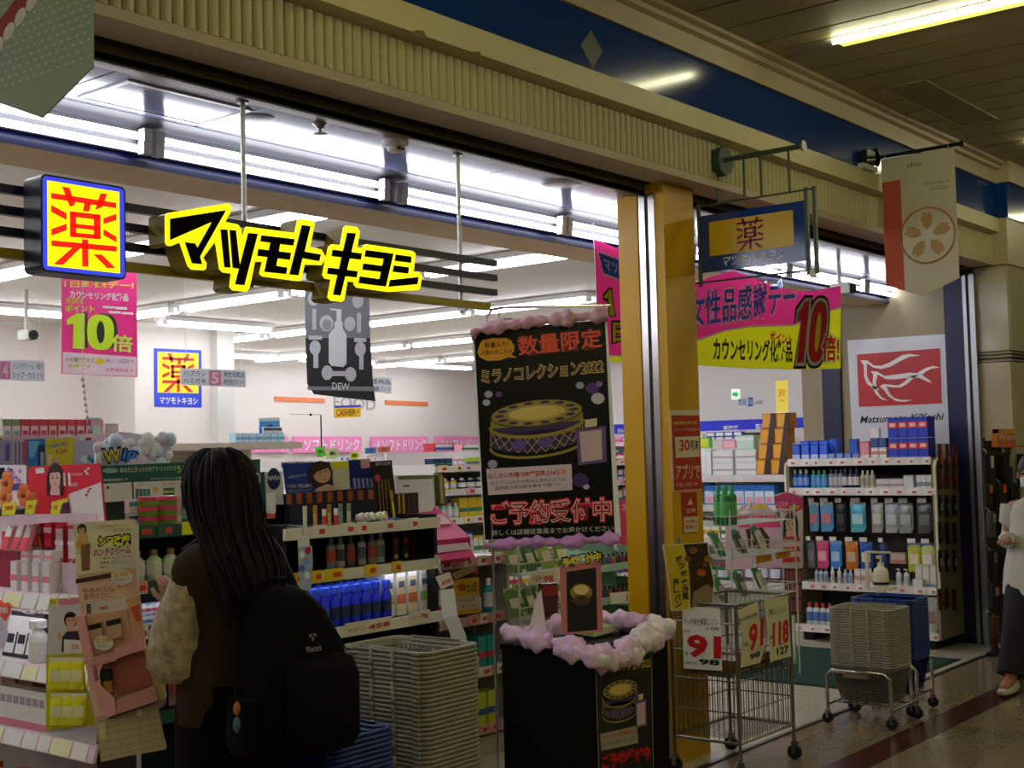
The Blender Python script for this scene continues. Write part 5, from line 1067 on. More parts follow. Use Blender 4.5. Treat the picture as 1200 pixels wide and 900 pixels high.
def face(p, cx, cy, w, h, skin, hair, layer, long=True, rot=0):
    """a printed portrait: hair, face, neck"""
    S, Hm = mat(skin, .5), mat(hair, .5)
    p.ell(cx, cy-.06*h, w*.62, h*.62, Hm, layer, 'hair_print', rot=rot)
    if long:
        for s_ in (-1, 1): p.poly([(cx+s_*w*.62, cy-.1*h), (cx+s_*w*.40, cy), (cx+s_*w*.42, cy+h*.5), (cx+s_*w*.36, cy+h*.8), (cx+s_*w*.64, cy+h*.75)], Hm, layer+1.7, 'hair_strand_print')
    p.poly([(cx-w*.24, cy+h*.3), (cx+w*.24, cy+h*.3), (cx+w*.45, cy+h*.78), (cx-w*.45, cy+h*.78)], S, layer+.5, 'neck_print'); p.ell(cx, cy+.04*h, w*.44, h*.5, S, layer+1, 'skin_print', rot=rot)
    E_ = mat('#2a1c18', .5)
    for s_ in (-1, 1): p.ell(cx+s_*w*.18, cy, w*.08, h*.035, E_, layer+2, 'feature_print', 8); p.ell(cx+s_*w*.18, cy-.1*h, w*.1, h*.018, E_, layer+2, 'feature_print', 8)
    p.ell(cx, cy+.28*h, w*.11, h*.03, mat('#b4504c', .5), layer+2, 'feature_print', 10)
    p.poly([(cx-w*.62, cy-.06*h), (cx-w*.3, cy-.46*h), (cx+w*.3, cy-.46*h), (cx+w*.62, cy-.06*h), (cx+w*.3, cy-.26*h), (cx-w*.25, cy-.24*h)], Hm, layer+2.5, 'fringe_print')
def sheet(name, label, cat, f, quad, m, th=.005, parent=None):
    t = thing(name, label, cat, f.P(*f.px(sum(q[0] for q in quad)/len(quad), max(q[1] for q in quad)))); o_ = board('card', f, quad, m, th, t); return t, Print(f, o_)
# green header with product panels
f = fx(4.412)
t, p = sheet('header_board', 'dark green header board with white and lime words beyond the person', 'sign', f, [(117, 546), (305, 538), (305, 583), (122, 590)], mat('#12483c', .4), .012)
p.text('あなたにぴったりのアトリックスで', (140.5, 554), (206, 551.5), (140.5, 548), WHITE, 1, .01); p.text('うるおい', (207, 554), (232, 553), (207, 546), mat('#a8d020', .5), 1, .03)
p.ell(129, 551.5, 9, 3, mat('#7a9488', .4), 1); p.text('キラキラうるおう手肌に', (176, 563), (216, 561.5), (176, 560), mat('#b8c8c0', .5), 1); p.text('乾燥対策ケア', (121, 564.5), (150, 563.5), (121, 561), mat('#b8c8c0', .5), 1)
p.poly([(120.5, 567), (154, 565), (155, 586.5), (122.5, 588.5)], mat('#b4b8b4', .5), 1, 'white_panel'); p.poly([(156, 565), (219, 562.5), (221, 584.5), (157, 587)], mat('#b8b8b0', .5), 1, 'white_panel')
p.poly([(124, 573), (128, 573), (128, 586), (124, 586)], mat('#c8ccc0', .5), 2, 'bottle_print'); p.poly([(124.5, 570), (127.5, 570), (127.5, 573), (124.5, 573)], INK, 2, 'bottle_print')
for k in range(4): p.poly([(158.5+k*4.4, 573), (162.3+k*4.4, 572.8), (162.3+k*4.4, 585.5), (158.5+k*4.4, 585.8)], mat('#3a6670', .5), 2, 'bottle_print')
p.ell(181.5, 573.5, 3.2, 3.2, mat('#c8962c', .5), 2, 'sun_mark'); p.poly([(191, 572), (204, 571.5), (204, 584), (191, 585)], mat('#2f5a50', .5), 2, 'jar_print'); p.poly([(191, 575), (204, 574.5), (204, 577.5), (191, 578)], mat('#a89858', .5), 3, 'jar_print'); p.ell(211, 573, 3.4, 3.4, mat('#c8a03c', .5), 2, 'moon_mark'); p.ell(209.5, 572.3, 2.6, 2.8, mat('#b8b8b0', .5), 3, 'moon_mark')
p.text('日中のケアに', (161, 570), (180, 569.3), (161, 567), mat('#a86a64', .5), 2); p.text('夜の集中ケア', (190, 569), (216, 568), (190, 566), mat('#a86a64', .5), 2); p.done()
# tins, small boxes
for k in range(3):
    grow(164, 183, 1, 1.26+k*.037, 4.15, tin(.036, .036, '#5a7a2a', '#b03a5a'), 'cream_tin', ['bottom tin of the left stack of lime and pink cream tins', 'middle tin of the left stack of lime and pink cream tins', 'top tin of the left stack of lime and pink cream tins'][k], 'tin', 'left stack of cream tins', 610)
    grow(187, 206, 1, 1.26+k*.037, 4.15, tin(.036, .036, '#5a7a2a', '#b03a5a'), 'cream_tin', ['bottom tin of the stack beside the pink box', 'middle tin of the stack beside the pink box', 'top tin of the stack beside the pink box'][k], 'tin', 'right stack of cream tins', 610)
grow(152, 164, 1, 1.26, 4.17, carton(.045, .03, .05, '#8aa8b8', '#c8d4d8', ('#2a4a80', .5, .8)), 'small_box', 'small white and blue box left of the cream tins', 'box', None, 610)
grow(152, 163, 1, 1.311, 4.17, carton(.045, .03, .05, '#b8ccd4', '#d8e4e8', ('#4a7aa0', .5, .8)), 'small_box', 'pale box stacked left of the cream tins', 'box', None, 610)
grow(204, 214, 1, 1.26, 4.14, carton(.032, .03, .10, '#c87a94', '#d890a8', ('#e8c8d0', .1, .3)), 'small_box', 'narrow pink box right of the cream tins', 'box', None, 610)
grow(214, 226, 2, 1.26, 4.14, bottle(.018, .095, '#2c5648', '#c8ccc4', '#5a8a78'), 'cream_bottle', 'green cream bottle right of the pink box', 'bottle', 'green cream bottles on the upper green shelf', 610)
grow(150, 230, 4, 1.057, 4.14, bottle(.033, .115, '#a8b8a8', '#8a7058', '#c4ccb8', shoulder=.66), 'lotion_bottle', 'pale green lotion bottle on the dark shelf behind the hand', 'bottle', 'pale green lotion bottles', 670)
for k in range(9):
    px = 163+k*7.2; x = ony(px, 730, 4.13).x; place(*carton(.034, .05, .04, ['#3a9ab8', '#5ab0d0', '#9a8ad0', '#d0506a', '#3aa090', '#c8dce8', '#4a80c8', '#78c0c8', '#b8d060'][k], '#d8e8f0', ('#5878c0', .3, .6)), 'balm_pack', 'small bright lip balm pack in the lower pile by the hand', 'pack', (x, 4.13, .892), 0, 'lower pile of bright balm packs')
    place(*carton(.034, .05, .038, ['#58b8c8', '#d8e0f0', '#48a0d8', '#e8a0b0', '#a890e0', '#60c8b8', '#e0e8f0', '#3a78c0', '#50b0a0'][k], '#e0ecf4', ('#d85a70', .3, .6)), 'balm_pack', 'small bright lip balm pack in the upper pile by the hand', 'pack', (x+.006, 4.14, .933), 0, 'upper pile of bright balm packs')
for k in range(7):
    x = GX0+.06+k*.075; place(*pouch(.065, .14, '#8a6a6c', '#c8403a', '#b8a8a8', False, .15), 'clear_pack', 'clear red and pink pack in the dark lower row of the green shelf', 'pack', (x, 4.16, .577), 0, 'clear packs in the dark lower row')
# black bay: blue poster with a resting woman
f = fx(4.37)
t, p = sheet('brand_board', 'white board with a dark blue round emblem left of the blue poster', 'sign', f, [(311, 553), (331, 552), (334, 612), (313, 613)], mat('#b4b6ba', .4))
p.ell(320.5, 561, 7.8, 12.8, mat('#101c4a', .4), 1, 'emblem'); p.text('NIVEA', (313.5, 563), (327.5, 562), (313.5, 558), WHITE, 2, .02); p.done()
t, p = sheet('brand_board', 'dark green board edge left of the white emblem board', 'sign', f, [(297, 554), (310, 553), (313, 612), (300, 613)], mat('#16453a', .4)); p.ell(301, 561, 4, 7, mat('#c8d0c8', .5), 1); p.ell(301, 561, 2.8, 5.4, mat('#16453a', .5), 2); p.done()
t, p = sheet('beauty_poster', 'blue poster of a woman resting her head on her shoulder', 'poster', f, [(331, 543), (388, 541), (411, 546), (411, 575), (401, 586), (362, 587), (337, 586)], mat('#182e78', .35))
p.poly([(386, 541), (408, 540), (410, 574), (392, 575)], mat('#b0ac98', .4), 1, 'packet_print'); p.poly([(387.5, 541), (407.5, 540), (408, 548), (388, 549)], mat('#c8b81c', .4), 2, 'packet_print')
p.ell(375, 556, 15, 16, mat('#2c1610', .5), 1, 'hair_print'); p.ell(377, 556, 10.5, 10, mat('#b48a78', .5), 2, 'skin_print', rot=25); p.poly([(369, 541), (382, 541), (384, 548), (371, 553), (364, 560), (362, 548)], mat('#2c1610', .5), 3, 'hair_print')
p.poly([(363, 584), (371, 572), (383, 567), (396, 571), (402, 586), (362, 587)], mat('#b48a7c', .5), 2, 'skin_print'); p.ell(374, 554, 1.6, .6, INK, 4, 'feature_print', 8); p.ell(381, 552, 1.6, .6, INK, 4, 'feature_print', 8); p.ell(379, 562, 2, .8, mat('#a04a48', .5), 4, 'feature_print', 8)
p.text('お風呂あがりの', (338, 561), (359, 558), (338, 557.5), WHITE, 1); p.text('うるおう肌は続く', (336, 572), (365, 571), (336, 567.5), mat('#c8ccd8', .5), 1, .01); p.text('毎日のボディケア', (338, 577), (364, 576), (338, 573.5), mat('#98a0b8', .5), 1); p.done()
t, p = sheet('cosmetic_poster', 'dark blue poster printed with silver tubes', 'poster', f, [(409, 539), (434, 538), (441, 580), (413, 581)], mat('#15235c', .35))
for k in range(5): p.poly([(413+k*5, 561), (416+k*5, 560), (418+k*5, 577), (415.5+k*5, 577.5)], mat('#8a8ca8', .35), 1, 'tube_print')
p.poly([(422, 538), (433, 537), (433, 548), (423, 549)], mat('#c88a88', .4), 1, 'packet_print'); p.done()
f2 = fx(4.30); t, p = sheet('cosmetic_poster', 'near black poster with gold brush stripes right of the silver tube poster', 'poster', f2, [(434, 541), (459, 539), (466, 604), (444, 605)], mat('#15151c', .3))
for k in range(4): p.line([(443+k*4, 562), (446+k*4, 600)], .006, mat('#8a6c28', .35), 1)
p.ell(442, 560, 3.5, 4, mat('#a02848', .4), 1); p.text('NEW COLOR', (440, 546), (457, 544.5), (440, 542), mat('#b8b0a8', .5), 1); p.done()
f3 = fx(4.33); t, p = sheet('frame_display', 'white cosmetics display frame with leafy edge above the black shelf', 'display', f3, [(463, 557), (519, 556), (524, 593), (509, 593), (505, 602), (491, 602), (489, 577), (466, 578)], mat('#b0b4ba', .35), .02)
p.poly([(508, 557), (519, 556), (523, 592), (510, 593)], mat('#28381c', .5, noise=.8, scale=60.), 1, 'leaf_print'); p.poly([(514, 557), (518, 557), (520, 590), (516, 590)], mat('#8a7a40', .4), 2, 'gold_strip'); p.poly([(466, 558), (507, 557), (507, 561), (467, 562)], mat('#4a5a38', .5, noise=.8, scale=60.), 1, 'leaf_print'); p.poly([(472, 568.5), (479.5, 568.5), (479.5, 570), (472, 570)], INK, 1); p.done()
t, p = sheet('dark_display', 'dark display with gold posts under the white frame', 'display', fx(4.25), [(463, 579), (490, 577), (491, 604), (466, 606)], mat('#1a161c', .4), .03)
for x in (466, 471): p.poly([(x, 579), (x+2.5, 579), (x+3.5, 605), (x+1, 605)], mat('#9a7428', .3), 1, 'gold_post')
for x in (477, 482.5): p.poly([(x, 581), (x+4, 581), (x+4.5, 600), (x+.5, 600)], mat('#2c2230', .4), 1, 'pack_print')
p.done()
# dark tester card rack with amber windows on the shelf
tr_ = thing('tester_rack', 'dark tester rack with amber windows on the black shelf', 'rack', (3.75, 4.27, 1.216)); f4 = fx(4.25)
board('panel', f4, [(337, 579), (440, 571), (443, 606), (340, 614)], mat('#15162a', .4), .03, tr_); p = Print(f4, tr_)
for k in range(9): p.poly([(335+k*12, 579-k*.6), (341+k*12, 578.5-k*.6), (341.5+k*12, 591-k*.8), (335.5+k*12, 591.5-k*.8)], mat('#8a4418', .4), 1, 'amber_window')
p.done()
for px, c_, c2_, lb_ in ((357.5, '#c8c4b8', '#b8b0a0', 'white'), (369.5, '#b8944c', '#a07c38', 'gold'), (386, '#b89858', '#8a6c30', 'tall gold'), (399.5, '#7a9080', '#5a7060', 'sage green'), (409, '#b8b0a0', '#7a8a6c', 'cream and green')):
    x = ony(px, 612, 4.05).x; place(*stick(.009, .085, c_, c2_), 'lip_stick', lb_+' lip stick standing on the white shelf edge', 'lip balm', (x, 4.05, 1.217))
for px in (380, 394): place(*stick(.009, .07, '#c83a38', '#e8e4e0'), 'lip_stick', 'red and white lip stick on the white shelf edge', 'lip balm', (ony(px, 612, 4.0).x, 4.0, 1.217), 0, 'red and white lip sticks')
for px, c_, lb_ in ((421, '#b08c94', 'mauve'), (427, '#8a9a8c', 'grey green'), (433.5, '#c8b8b0', 'pale pink'), (440, '#b8b84c', 'lime'), (446.5, '#c88a3c', 'orange')):
    x = ony(px, 606, 4.02).x; place(*tin(.019, .03, c_, '#d8d0c0'), 'round_pot', lb_+' round lip pot on the white shelf edge', 'pot', (x, 4.02+.01*(px % 2), 1.235), .3, None, (1.3, 0))
grow(311, 324, 1, 1.257, 4.12, tubepack(.045, .105, '#d8ccc4', '#c84848'), 'cream_tube', 'white and red cream tube behind the shoulder', 'tube', None, 600)
x = ony(464, 600, 4.05).x; place(*stick(.006, .13, '#c8a02c', '#8a6c1c'), 'gold_brush', 'slim gold brush leaning on the dark display', 'brush', (x, 4.06, 1.217), 0, None, (0, -.12)); x = ony(452, 604, 4.02).x
place(*carton(.07, .04, .012, '#2a4a9c', '#3a5ab0'), 'blue_sachet', 'flat blue sachet on the white shelf edge', 'sachet', (x+.03, 4.0, 1.217))
# second shelf bottles
for i, (px, a, b, c_) in enumerate(((388, '#7a7c88', '#8a8c94', '#a84438'), (399, '#8e90a0', '#9a9ca8', '#3a3c5c'), (411, '#5a5058', '#6a6870', '#8c3a34'), (424, '#8a8c9c', '#7c7e8c', '#4a4c64'), (436, '#7a7480', '#84868e', '#9c3c38'), (446, '#8c9098', '#8a8e98', '#5a6070'))):
    x = ony(px, 660, 4.06).x; place(*bottle(.024, .125, a, b, c_, sy=.6), 'body_bottle', ['grey bottle with red label at the left of the dark shelf row', 'pale grey bottle second in the dark shelf row', 'dark bottle with red label third in the dark shelf row', 'grey blue bottle fourth in the dark shelf row', 'grey bottle with red label fifth in the dark shelf row', 'silver bottle at the right of the dark shelf row'][i], 'bottle', (x, 4.06, 1.037), 0, 'bottles in the dark shelf row')
for i, (px, c_, lb_) in enumerate(((464, '#2c1c20', 'dark red'), (476, '#1c2838', 'dark blue'), (488, '#3a1c20', 'maroon'))):
    x = ony(px, 655, 4.08).x; place(*carton(.035, .03, .12, c_, '#382428', ('#8c3030', .6, .75), ('#a8907c', .05, .2)), 'slim_box', lb_+' slim box at the right of the dark shelf', 'box', (x, 4.08, 1.037))
# blue bottles, boxed sets, yellow refills
for r_ in range(3):
    for i in range(8-r_):
        px = 368+r_*3+i*12.2; y = 4.0+.062*r_; x = ony(px, 728-r_*4, y).x
        place(*bottle(.0255, .165, '#1428c0', '#2c4ad8', '#20284a' if i > 1 else '#2a44d0', shoulder=.6, capr=.8, sy=.7), 'blue_bottle', ['deep blue lotion bottle in the front row above the price rail', 'deep blue lotion bottle in the middle row above the price rail', 'deep blue lotion bottle in the back row above the price rail'][r_], 'bottle', (x, y, .802), 0, ['front row of deep blue bottles', 'middle row of deep blue bottles', 'back row of deep blue bottles'][r_])
for i, (px, c_, b_) in enumerate(((457, '#c8c0b0', '#c88a3c'), (471, '#c4b094', '#b86048'), (484.5, '#c0aa8c', '#a85838'), (498, '#b4b09c', '#7a8a50'))):
    x = ony(px, 722, 4.01).x; place(*carton(.054, .12, .185, '#c4c4d0', c_, (b_, .28, .5), ('#4a5068', .66, .8)), 'lotion_set', ['cream boxed lotion with orange print beside the blue bottles', 'beige boxed lotion with red print', 'tan boxed lotion with brown print', 'grey green boxed lotion at the right end'][i], 'box', (x, 4.01, .802), 0, 'boxed lotions beside the blue bottles')
for k in range(4): place(*carton(.07, .05, .12, '#d8b818', '#e8d038', ('#e8e4d8', .75, .95)), 'yellow_refill', 'yellow refill box behind the blue bottles', 'box', (3.66+k*.078, 4.26, .802), 0, 'yellow refill boxes behind the blue bottles')
for k in range(2): place(*pouch(.10, .17, '#c8bc48', '#6a5a20', '#e0e0d8', False), 'yellow_pouch', ['yellow refill pouch between backpack and basket stack', 'yellow refill pouch partly behind the basket stack'][k], 'pouch', (ony(398+k*26, 770, 4.02).x, 4.02, .432), 0, 'yellow refill pouches on the low shelf')
for k in range(5): place(*bottle(.024, .175, '#1c2c9c', '#2434b8', '#d0d4e0', shoulder=.6, capr=.8), 'navy_bottle', 'blue capped bottle on the low shelf behind the basket stack', 'bottle', (4.05+k*.056, 4.03, .432+.08), 0, 'blue capped bottles on the low shelf')
bx('riser', (3.98, 4.0, .431), (4.33, 4.2, .511), BK, g2)
f = fx(3.936)
for q, w_, lb_ in (([(404, 731), (459, 722), (459, 737), (404, 746)], '458', 'white price card reading 458 under the blue bottles'), ([(480, 718), (504, 714), (504, 728), (480, 732)], '798', 'white price card reading 798 under the boxed lotions')):
    t, p = sheet('price_card', lb_, 'price card', f, q, mat('#b8b0a8', .5), .002); x0_, x1_ = q[0][0], q[1][0]; p.text(w_, (x0_+(x1_-x0_)*.5, q[3][1]-8), (x1_-3, q[2][1]-4), (x0_+(x1_-x0_)*.5, q[3][1]-15+2), mat('#8a1c24', .5), 1, .03); p.text('ボディ', (x0_+3, q[3][1]-4), (x0_+(x1_-x0_)*.42, q[3][1]-7), (x0_+3, q[3][1]-9), mat('#4a4444', .5), 1); p.done()
# hanging clear pack of small bottles beside the shoulder
f = fcam(354, 650, 5.05); t = thing('hanging_strip', 'clear hanging strip of travel bottles beside the shoulder', 'strip pack', f.P(*f.px(354, 697)))
board('header', f, [(349, 628), (362, 627), (363, 640), (349, 641)], mat('#b0b0ac', .5), .003, t)
board('bag', f, [(349, 641), (365, 640), (366, 660), (364, 690), (355, 697), (351, 690)], mat('#8c94a0', .2), .018, t); p = Print(f, t)
for x, y, c_ in ((361, 645, '#a82838'), (354, 650, '#b8bcc4'), (359, 658, '#5a7ab0'), (354, 666, '#3a5a98'), (360, 674, '#c0c4c8'), (356, 684, '#8a98a8')): p.ell(x, y, 3.4, 4.4, mat(c_, .3), 1, 'bottle_print', 10)
p.done(); MB().cyl(f.P(*f.px(355, 628)), f.P(*f.px(354, 616)), .0015, 5).build('hook', STEEL, t); MB().tube([f.P(*f.px(355, 617)), Vector((f.P(*f.px(355, 617)).x+.02, 3.94, f.P(*f.px(355, 617)).z+.005))], .002, 5).build('peg', STEEL, t)
V3 = lambda *a: Vector(a)
# clip, tag and dangling paper bags at the end of the shelf
f = fcam(515, 700, 5.72); t = thing('paper_bag_strip', 'strip of white paper bags hanging from a clip at the shelf end', 'paper bags', f.P(*f.px(530, 790)))
MB().tube([V3(4.33, 3.94, 1.04), f.P(*f.px(510, 651)), f.P(*f.px(513, 660)), f.P(*f.px(517, 672))], .005, 6).build('clip', mat('#a8a8a8', .3, .8), t)
board('tag', f, [(510, 676), (527, 670), (532, 684), (517, 691)], mat('#bcb0ac', .5), .002, t, front=.004); p = Print(f, t, base=.006); p.text('498', (518, 687), (529, 682), (517, 682), mat('#a83038', .5), 1, .02); p.done()
for i, q in enumerate(([(516, 692), (532, 690), (536, 722), (533, 727), (518, 725)], [(519, 724), (536, 721), (546, 745), (549, 760), (530, 755), (527, 741)], [(528, 745), (549, 752), (562, 772), (556, 772), (532, 770)], [(540, 768), (562, 772), (561, 790), (548, 788)])):
    board('bag', f, q, mat(['#b8b8c4', '#a8a8ac', '#a09c98', '#8c8884'][i], .6), .012, t, front=.002*i)
# ================================================================ LEFT DISPLAY (faces left)
LX = 2.62; ly0, ly1 = 3.97, 4.95
lu = thing('shelf_unit', 'white and pink cosmetics shelf at the left edge of the photo', 'shelf', (LX+.11, (ly0+ly1)/2, 0))
MB().box((LX+.145, ly0, 0), (LX+.165, ly1, 1.28)).build('back_panel', mat('#b0a8b0', .5), lu)
for y in (ly0, ly1-.02): MB().box((LX+.0, y, 0), (LX+.145, y+.02, 1.05)).build('side_panel', mat('#2a2224', .5), lu)
MB().box((LX+.02, ly0+.02, 0), (LX+.145, ly1-.02, .1)).build('plinth', mat('#8a8488', .5), lu)
for z in (.53, .775, 1.03):
    MB().box((LX, ly0+.02, z-.02), (LX+.145, ly1-.02, z)).build('shelf_board', WHITE, lu)
    MB().prism([(0, -.055), (.012, -.055), (.03, .004), (.018, .004)], (LX-.03, ly0, z), (1, 0, 0), (0, 0, 1), (0, ly1-ly0, 0)).build('price_rail', mat('#d8a8b4', .4), lu); lr_ = lu.children[-1]
    y = ly0+.04
    k = 0
    while y < ly1-.1:
        w_ = (.09, .12, .07)[k % 3]; k += 1
        MB().prism([(-.002, -.05), (0, -.05), (.0185, .0), (.0165, .0)], (LX-.031, y, z), (1, 0, 0), (0, 0, 1), (0, w_, 0)).build('price_tag', mat(('#e0d4dc', '#d8d8e4', '#dcc0cc', '#d8d898')[(k+int(z*10)) % 4], .5), lr_); y += w_+.012
def lrow(px0, px1, n, z, x, spec, name, label, cat, group, py=700, tilt=None, rz=RX):
    key, b = spec
    for i in range(n):
        px = px0+(px1-px0)*(i+.5)/n; y_ = onx(px, py, x).y
        place(key, b, name, label, cat, (x, y_, z), rz, group if n > 1 else None, tilt)
lrow(10, 60, 4, 1.031, LX+.02, carton(.045, .06, .11, '#c8b4b8', '#d8c8cc', ('#c86a80', .35, .55)), 'cream_box', 'white cream box with red print in the lower layer on the top left shelf', 'box', 'white cream boxes on the top left shelf')
lrow(22, 64, 3, 1.142, LX+.04, carton(.05, .09, .04, '#ccc0c4', '#d8ced2', ('#c87a8c', .3, .6)), 'cream_box', 'small white box lying on the cream boxes', 'box', 'small white boxes lying on the cream boxes')
lrow(0, 62, 5, 1.19, LX+.085, carton(.05, .05, .10, '#a01830', '#b8283c', ('#d8b8b8', .55, .75)), 'serum_box', 'deep red serum box behind the white boxes at the left', 'box', 'deep red serum boxes at the left', 630)
for i, (px, c_) in enumerate(((4, '#d88a98'), (16, '#c8a0a8'), (26, '#d8788a'))): lrow(px-6, px+6, 1, 1.184, LX+.02, carton(.045, .02, .12, c_, '#e8dcdc', ('#b82838', .0, .4)), 'sample_pack', ['pink sample pack leaning at the left edge', 'pale sample pack leaning behind the left edge', 'rosy sample pack leaning beside the red boxes'][i], 'pack', None, 640, (-.35, 0))
bx('riser', (LX+.085, ly0+.32, 1.031), (LX+.142, ly1-.05, 1.17), mat('#7a1c30', .5), lu)
MB().box((LX+.06, ly0+.05, 1.031), (LX+.142, ly0+.32, 1.14)).build('riser', mat('#a890a0', .5), lu)
lrow(62, 92, 2, 1.145, LX+.075, carton(.055, .05, .13, '#9a2438', '#b0a0a4', ('#d8b0b4', .45, .55)), 'gift_box', 'clear fronted red gift box beside the hand cream stand', 'box', 'clear fronted red gift boxes', 630)
# second shelf: black and white cleansing packs, white bottle
lrow(2, 40, 3, .777, LX+.05, carton(.075, .03, .17, '#15161c', '#c8ccd8', ('#e0e4f0', .55, .9), ('#1c1e28', .3, .5)), 'cleansing_pack', 'black and white cleansing pack leaning on the left middle shelf', 'pack', 'black and white cleansing packs', 770, (-.25, 0))
lrow(34, 56, 1, .777, LX+.03, bottle(.035, .155, '#dcdce4', '#ececf4', '#c8c8d8', shoulder=.62, capr=.9, sy=1.), 'white_bottle', 'round white bottle on the left middle shelf', 'bottle', None, 770)
lrow(36, 58, 3, .89, LX+.12, bottle(.017, .1, '#e0e0e8', '#15151c', '#d0d0d8'), 'small_bottle', 'small white bottle with black cap behind the round one', 'bottle', 'small black capped bottles', 740)
MB().box((LX+.098, ly0+.05, .776), (LX+.143, ly1-.3, .888)).build('riser', mat('#3a3844', .5), lu)
lrow(0, 53, 7, .531, LX+.02, carton(.052, .06, .14, '#c8bcc8', '#d8d0dc', ('#b86a80', .0, .18), ('#8a7c94', .6, .8)), 'mask_carton', 'slim white carton in the row on the lowest left shelf', 'box', 'slim white cartons on the lowest left shelf', 840)
lrow(0, 40, 2, .531, LX+.085, carton(.1, .05, .19, '#6a5228', '#8a7040'), 'brown_carton', 'brown carton behind the white cartons at lower left', 'box', 'brown cartons at lower left', 800)
for k in range(6): place(*carton(.09, .1, .12+.015*(k % 2), ['#7a1c14', '#8c3a1c', '#a8862c', '#5c2018', '#8a2c24', '#6c3420'][k], '#b89858', ('#c8b878', .4, .7)), 'bargain_box', ['dark red bargain box at the bottom left corner', 'rust bargain box near the bottom left corner', 'mustard bargain box near the bottom left corner', 'maroon bargain box in the floor basket', 'red bargain box in the floor basket', 'brown bargain box in the floor basket'][k], 'box', (2.42+.02*(k % 2), 3.95+k*.11, .30), RX, 'bargain boxes at the bottom left')
bk_ = thing('floor_bin', 'dark low bin holding bargain boxes at the bottom left', 'bin', (2.45, 4.3, 0)); MB().box((2.35, 3.85, 0), (2.58, 4.75, .30)).build('bin_body', mat('#2a2420', .6), bk_); MB().box((2.34, 3.84, .27), (2.352, 4.76, .36)).build('front_lip', mat('#3a3430', .6), bk_)
# posters on top of the left display
f = fy(LX+.10)
t, p = sheet('beauty_poster', 'red and white poster of a dark haired woman at the left', 'poster', f, [(33, 547), (116, 543), (119, 564), (123, 607), (124, 625), (33, 628)], mat('#b81a34', .4), .006)
p.poly([(81, 579), (119, 565), (124, 624), (79, 626)], mat('#c4b8c4', .4), 1, 'white_panel'); p.poly([(60, 592), (82, 584), (84, 606), (60, 608)], mat('#4a2048', .4), 6, 'packet_print'); p.poly([(62, 588), (82, 583), (82, 588), (62, 593)], mat('#c8a824', .4), 7, 'packet_print')
face(p, 65.5, 560, 15, 26, '#c49a92', '#2a1c1e', 2); p.poly([(42, 549), (52, 548), (53, 554), (43, 555)], mat('#d8d0d0', .5), 1, 'packet_print')
for x in (74, 80): p.poly([(x, 554), (x+2.6, 554), (x+3.6, 569), (x+1, 569.5)], mat('#d8c0c0', .5), 1, 'tube_print')
for x, y in ((101, 552), (104, 549), (103, 555), (104, 576), (106, 573), (102, 580)): p.ell(x, y, 1.8, 1.6, mat('#e0d0d4', .5) if y < 560 else mat('#a82040', .5), 2, 'emblem', 8)
p.text('新発売', (84, 571), (92, 570), (84, 566), WHITE, 2); p.text('美白有効成分', (84, 558), (98, 557), (84, 554.5), mat('#e0a8b0', .5), 2); p.text('うるおい続く', (38, 580), (54, 580), (38, 568), mat('#c84a3c', .5), 2); p.done()
t, p = sheet('flower_poster', 'white poster with purple flowers at the left edge', 'poster', fy(LX+.14), [(-14, 545), (30, 545), (31, 592), (-14, 593)], mat('#c4b8d0', .4))
rnd = random.Random(4)
for k in range(16): p.ell(rnd.uniform(9, 28), rnd.uniform(549, 565), rnd.uniform(1.5, 3.6), rnd.uniform(1.5, 3), mat(rnd.choice(('#4a3070', '#7a5aa8', '#a06ab0', '#30205a')), .5), 1+k % 3, 'flower_print', 8)
p.poly([(10, 567), (28, 566), (28, 574), (10, 575)], mat('#3a3a80', .5), 1); p.poly([(-10, 548), (6, 548), (6, 562), (-10, 562)], mat('#120c14', .5), 1); p.done()
def flower(px, py, label, c_):
    c = onx(px, py, LX+.02); t = thing('paper_flower', label, 'paper flower', c); mb = MB()
    MB().ball(c, .012, 8, 5).build('centre', mat('#8a4a1c', .6), t)
    for k in range(6): a = 2*math.pi*k/6; MB().ball(c+Vector((.004, .028*math.cos(a), .028*math.sin(a))), (.006, .02, .02), 8, 5).build('petal', mat(c_, .6), t)
    MB().cyl(c, (c.x+.08, c.y, 1.05), .002, 5).build('stem', mat('#5a6a30', .6), t)
flower(7, 566, 'orange paper flower at the left edge', '#d86a2c'); flower(27, 580, 'orange paper flower above the yellow tags', '#c8602c'); flower(5, 583, 'second orange paper flower at the left edge', '#d07030'); flower(36, 590, 'rusty paper flower left of the red poster', '#a8522c')
for i, q in enumerate(([(3, 590), (19, 588), (17, 603), (2, 604)], [(31, 587), (43, 586), (39, 602), (29, 602)], [(61, 588), (73, 587), (69, 603), (59, 603)])):
    t, p = sheet('price_flag', ['yellow price flag at the left edge', 'yellow price flag left of the red poster', 'yellow price flag in front of the red poster'][i], 'price tag', fy(LX-.02), q, mat('#d8cc1c', .5), .003); x = q[0][0]
    p.text('798', (q[3][0]+3, q[3][1]-5), (q[2][0]-2, q[2][1]-6), (q[3][0]+4, q[3][1]-10), mat('#b8481c', .5), 1, .03); p.done()
    c = fy(LX-.02).P(*fy(LX-.02).px(q[3][0]+6, q[3][1])); MB().cyl(c, (c.x+.06, c.y, c.z-.02), .002, 5).build('holder', WHITE, t)
t, p = sheet('shelf_strip', 'pale pink acrylic strip below the red poster', 'strip', fy(LX-.015), [(0, 605), (20, 603), (113, 601), (113, 612), (60, 612), (0, 618)], mat('#c8a4b4', .3), .004); p.done()
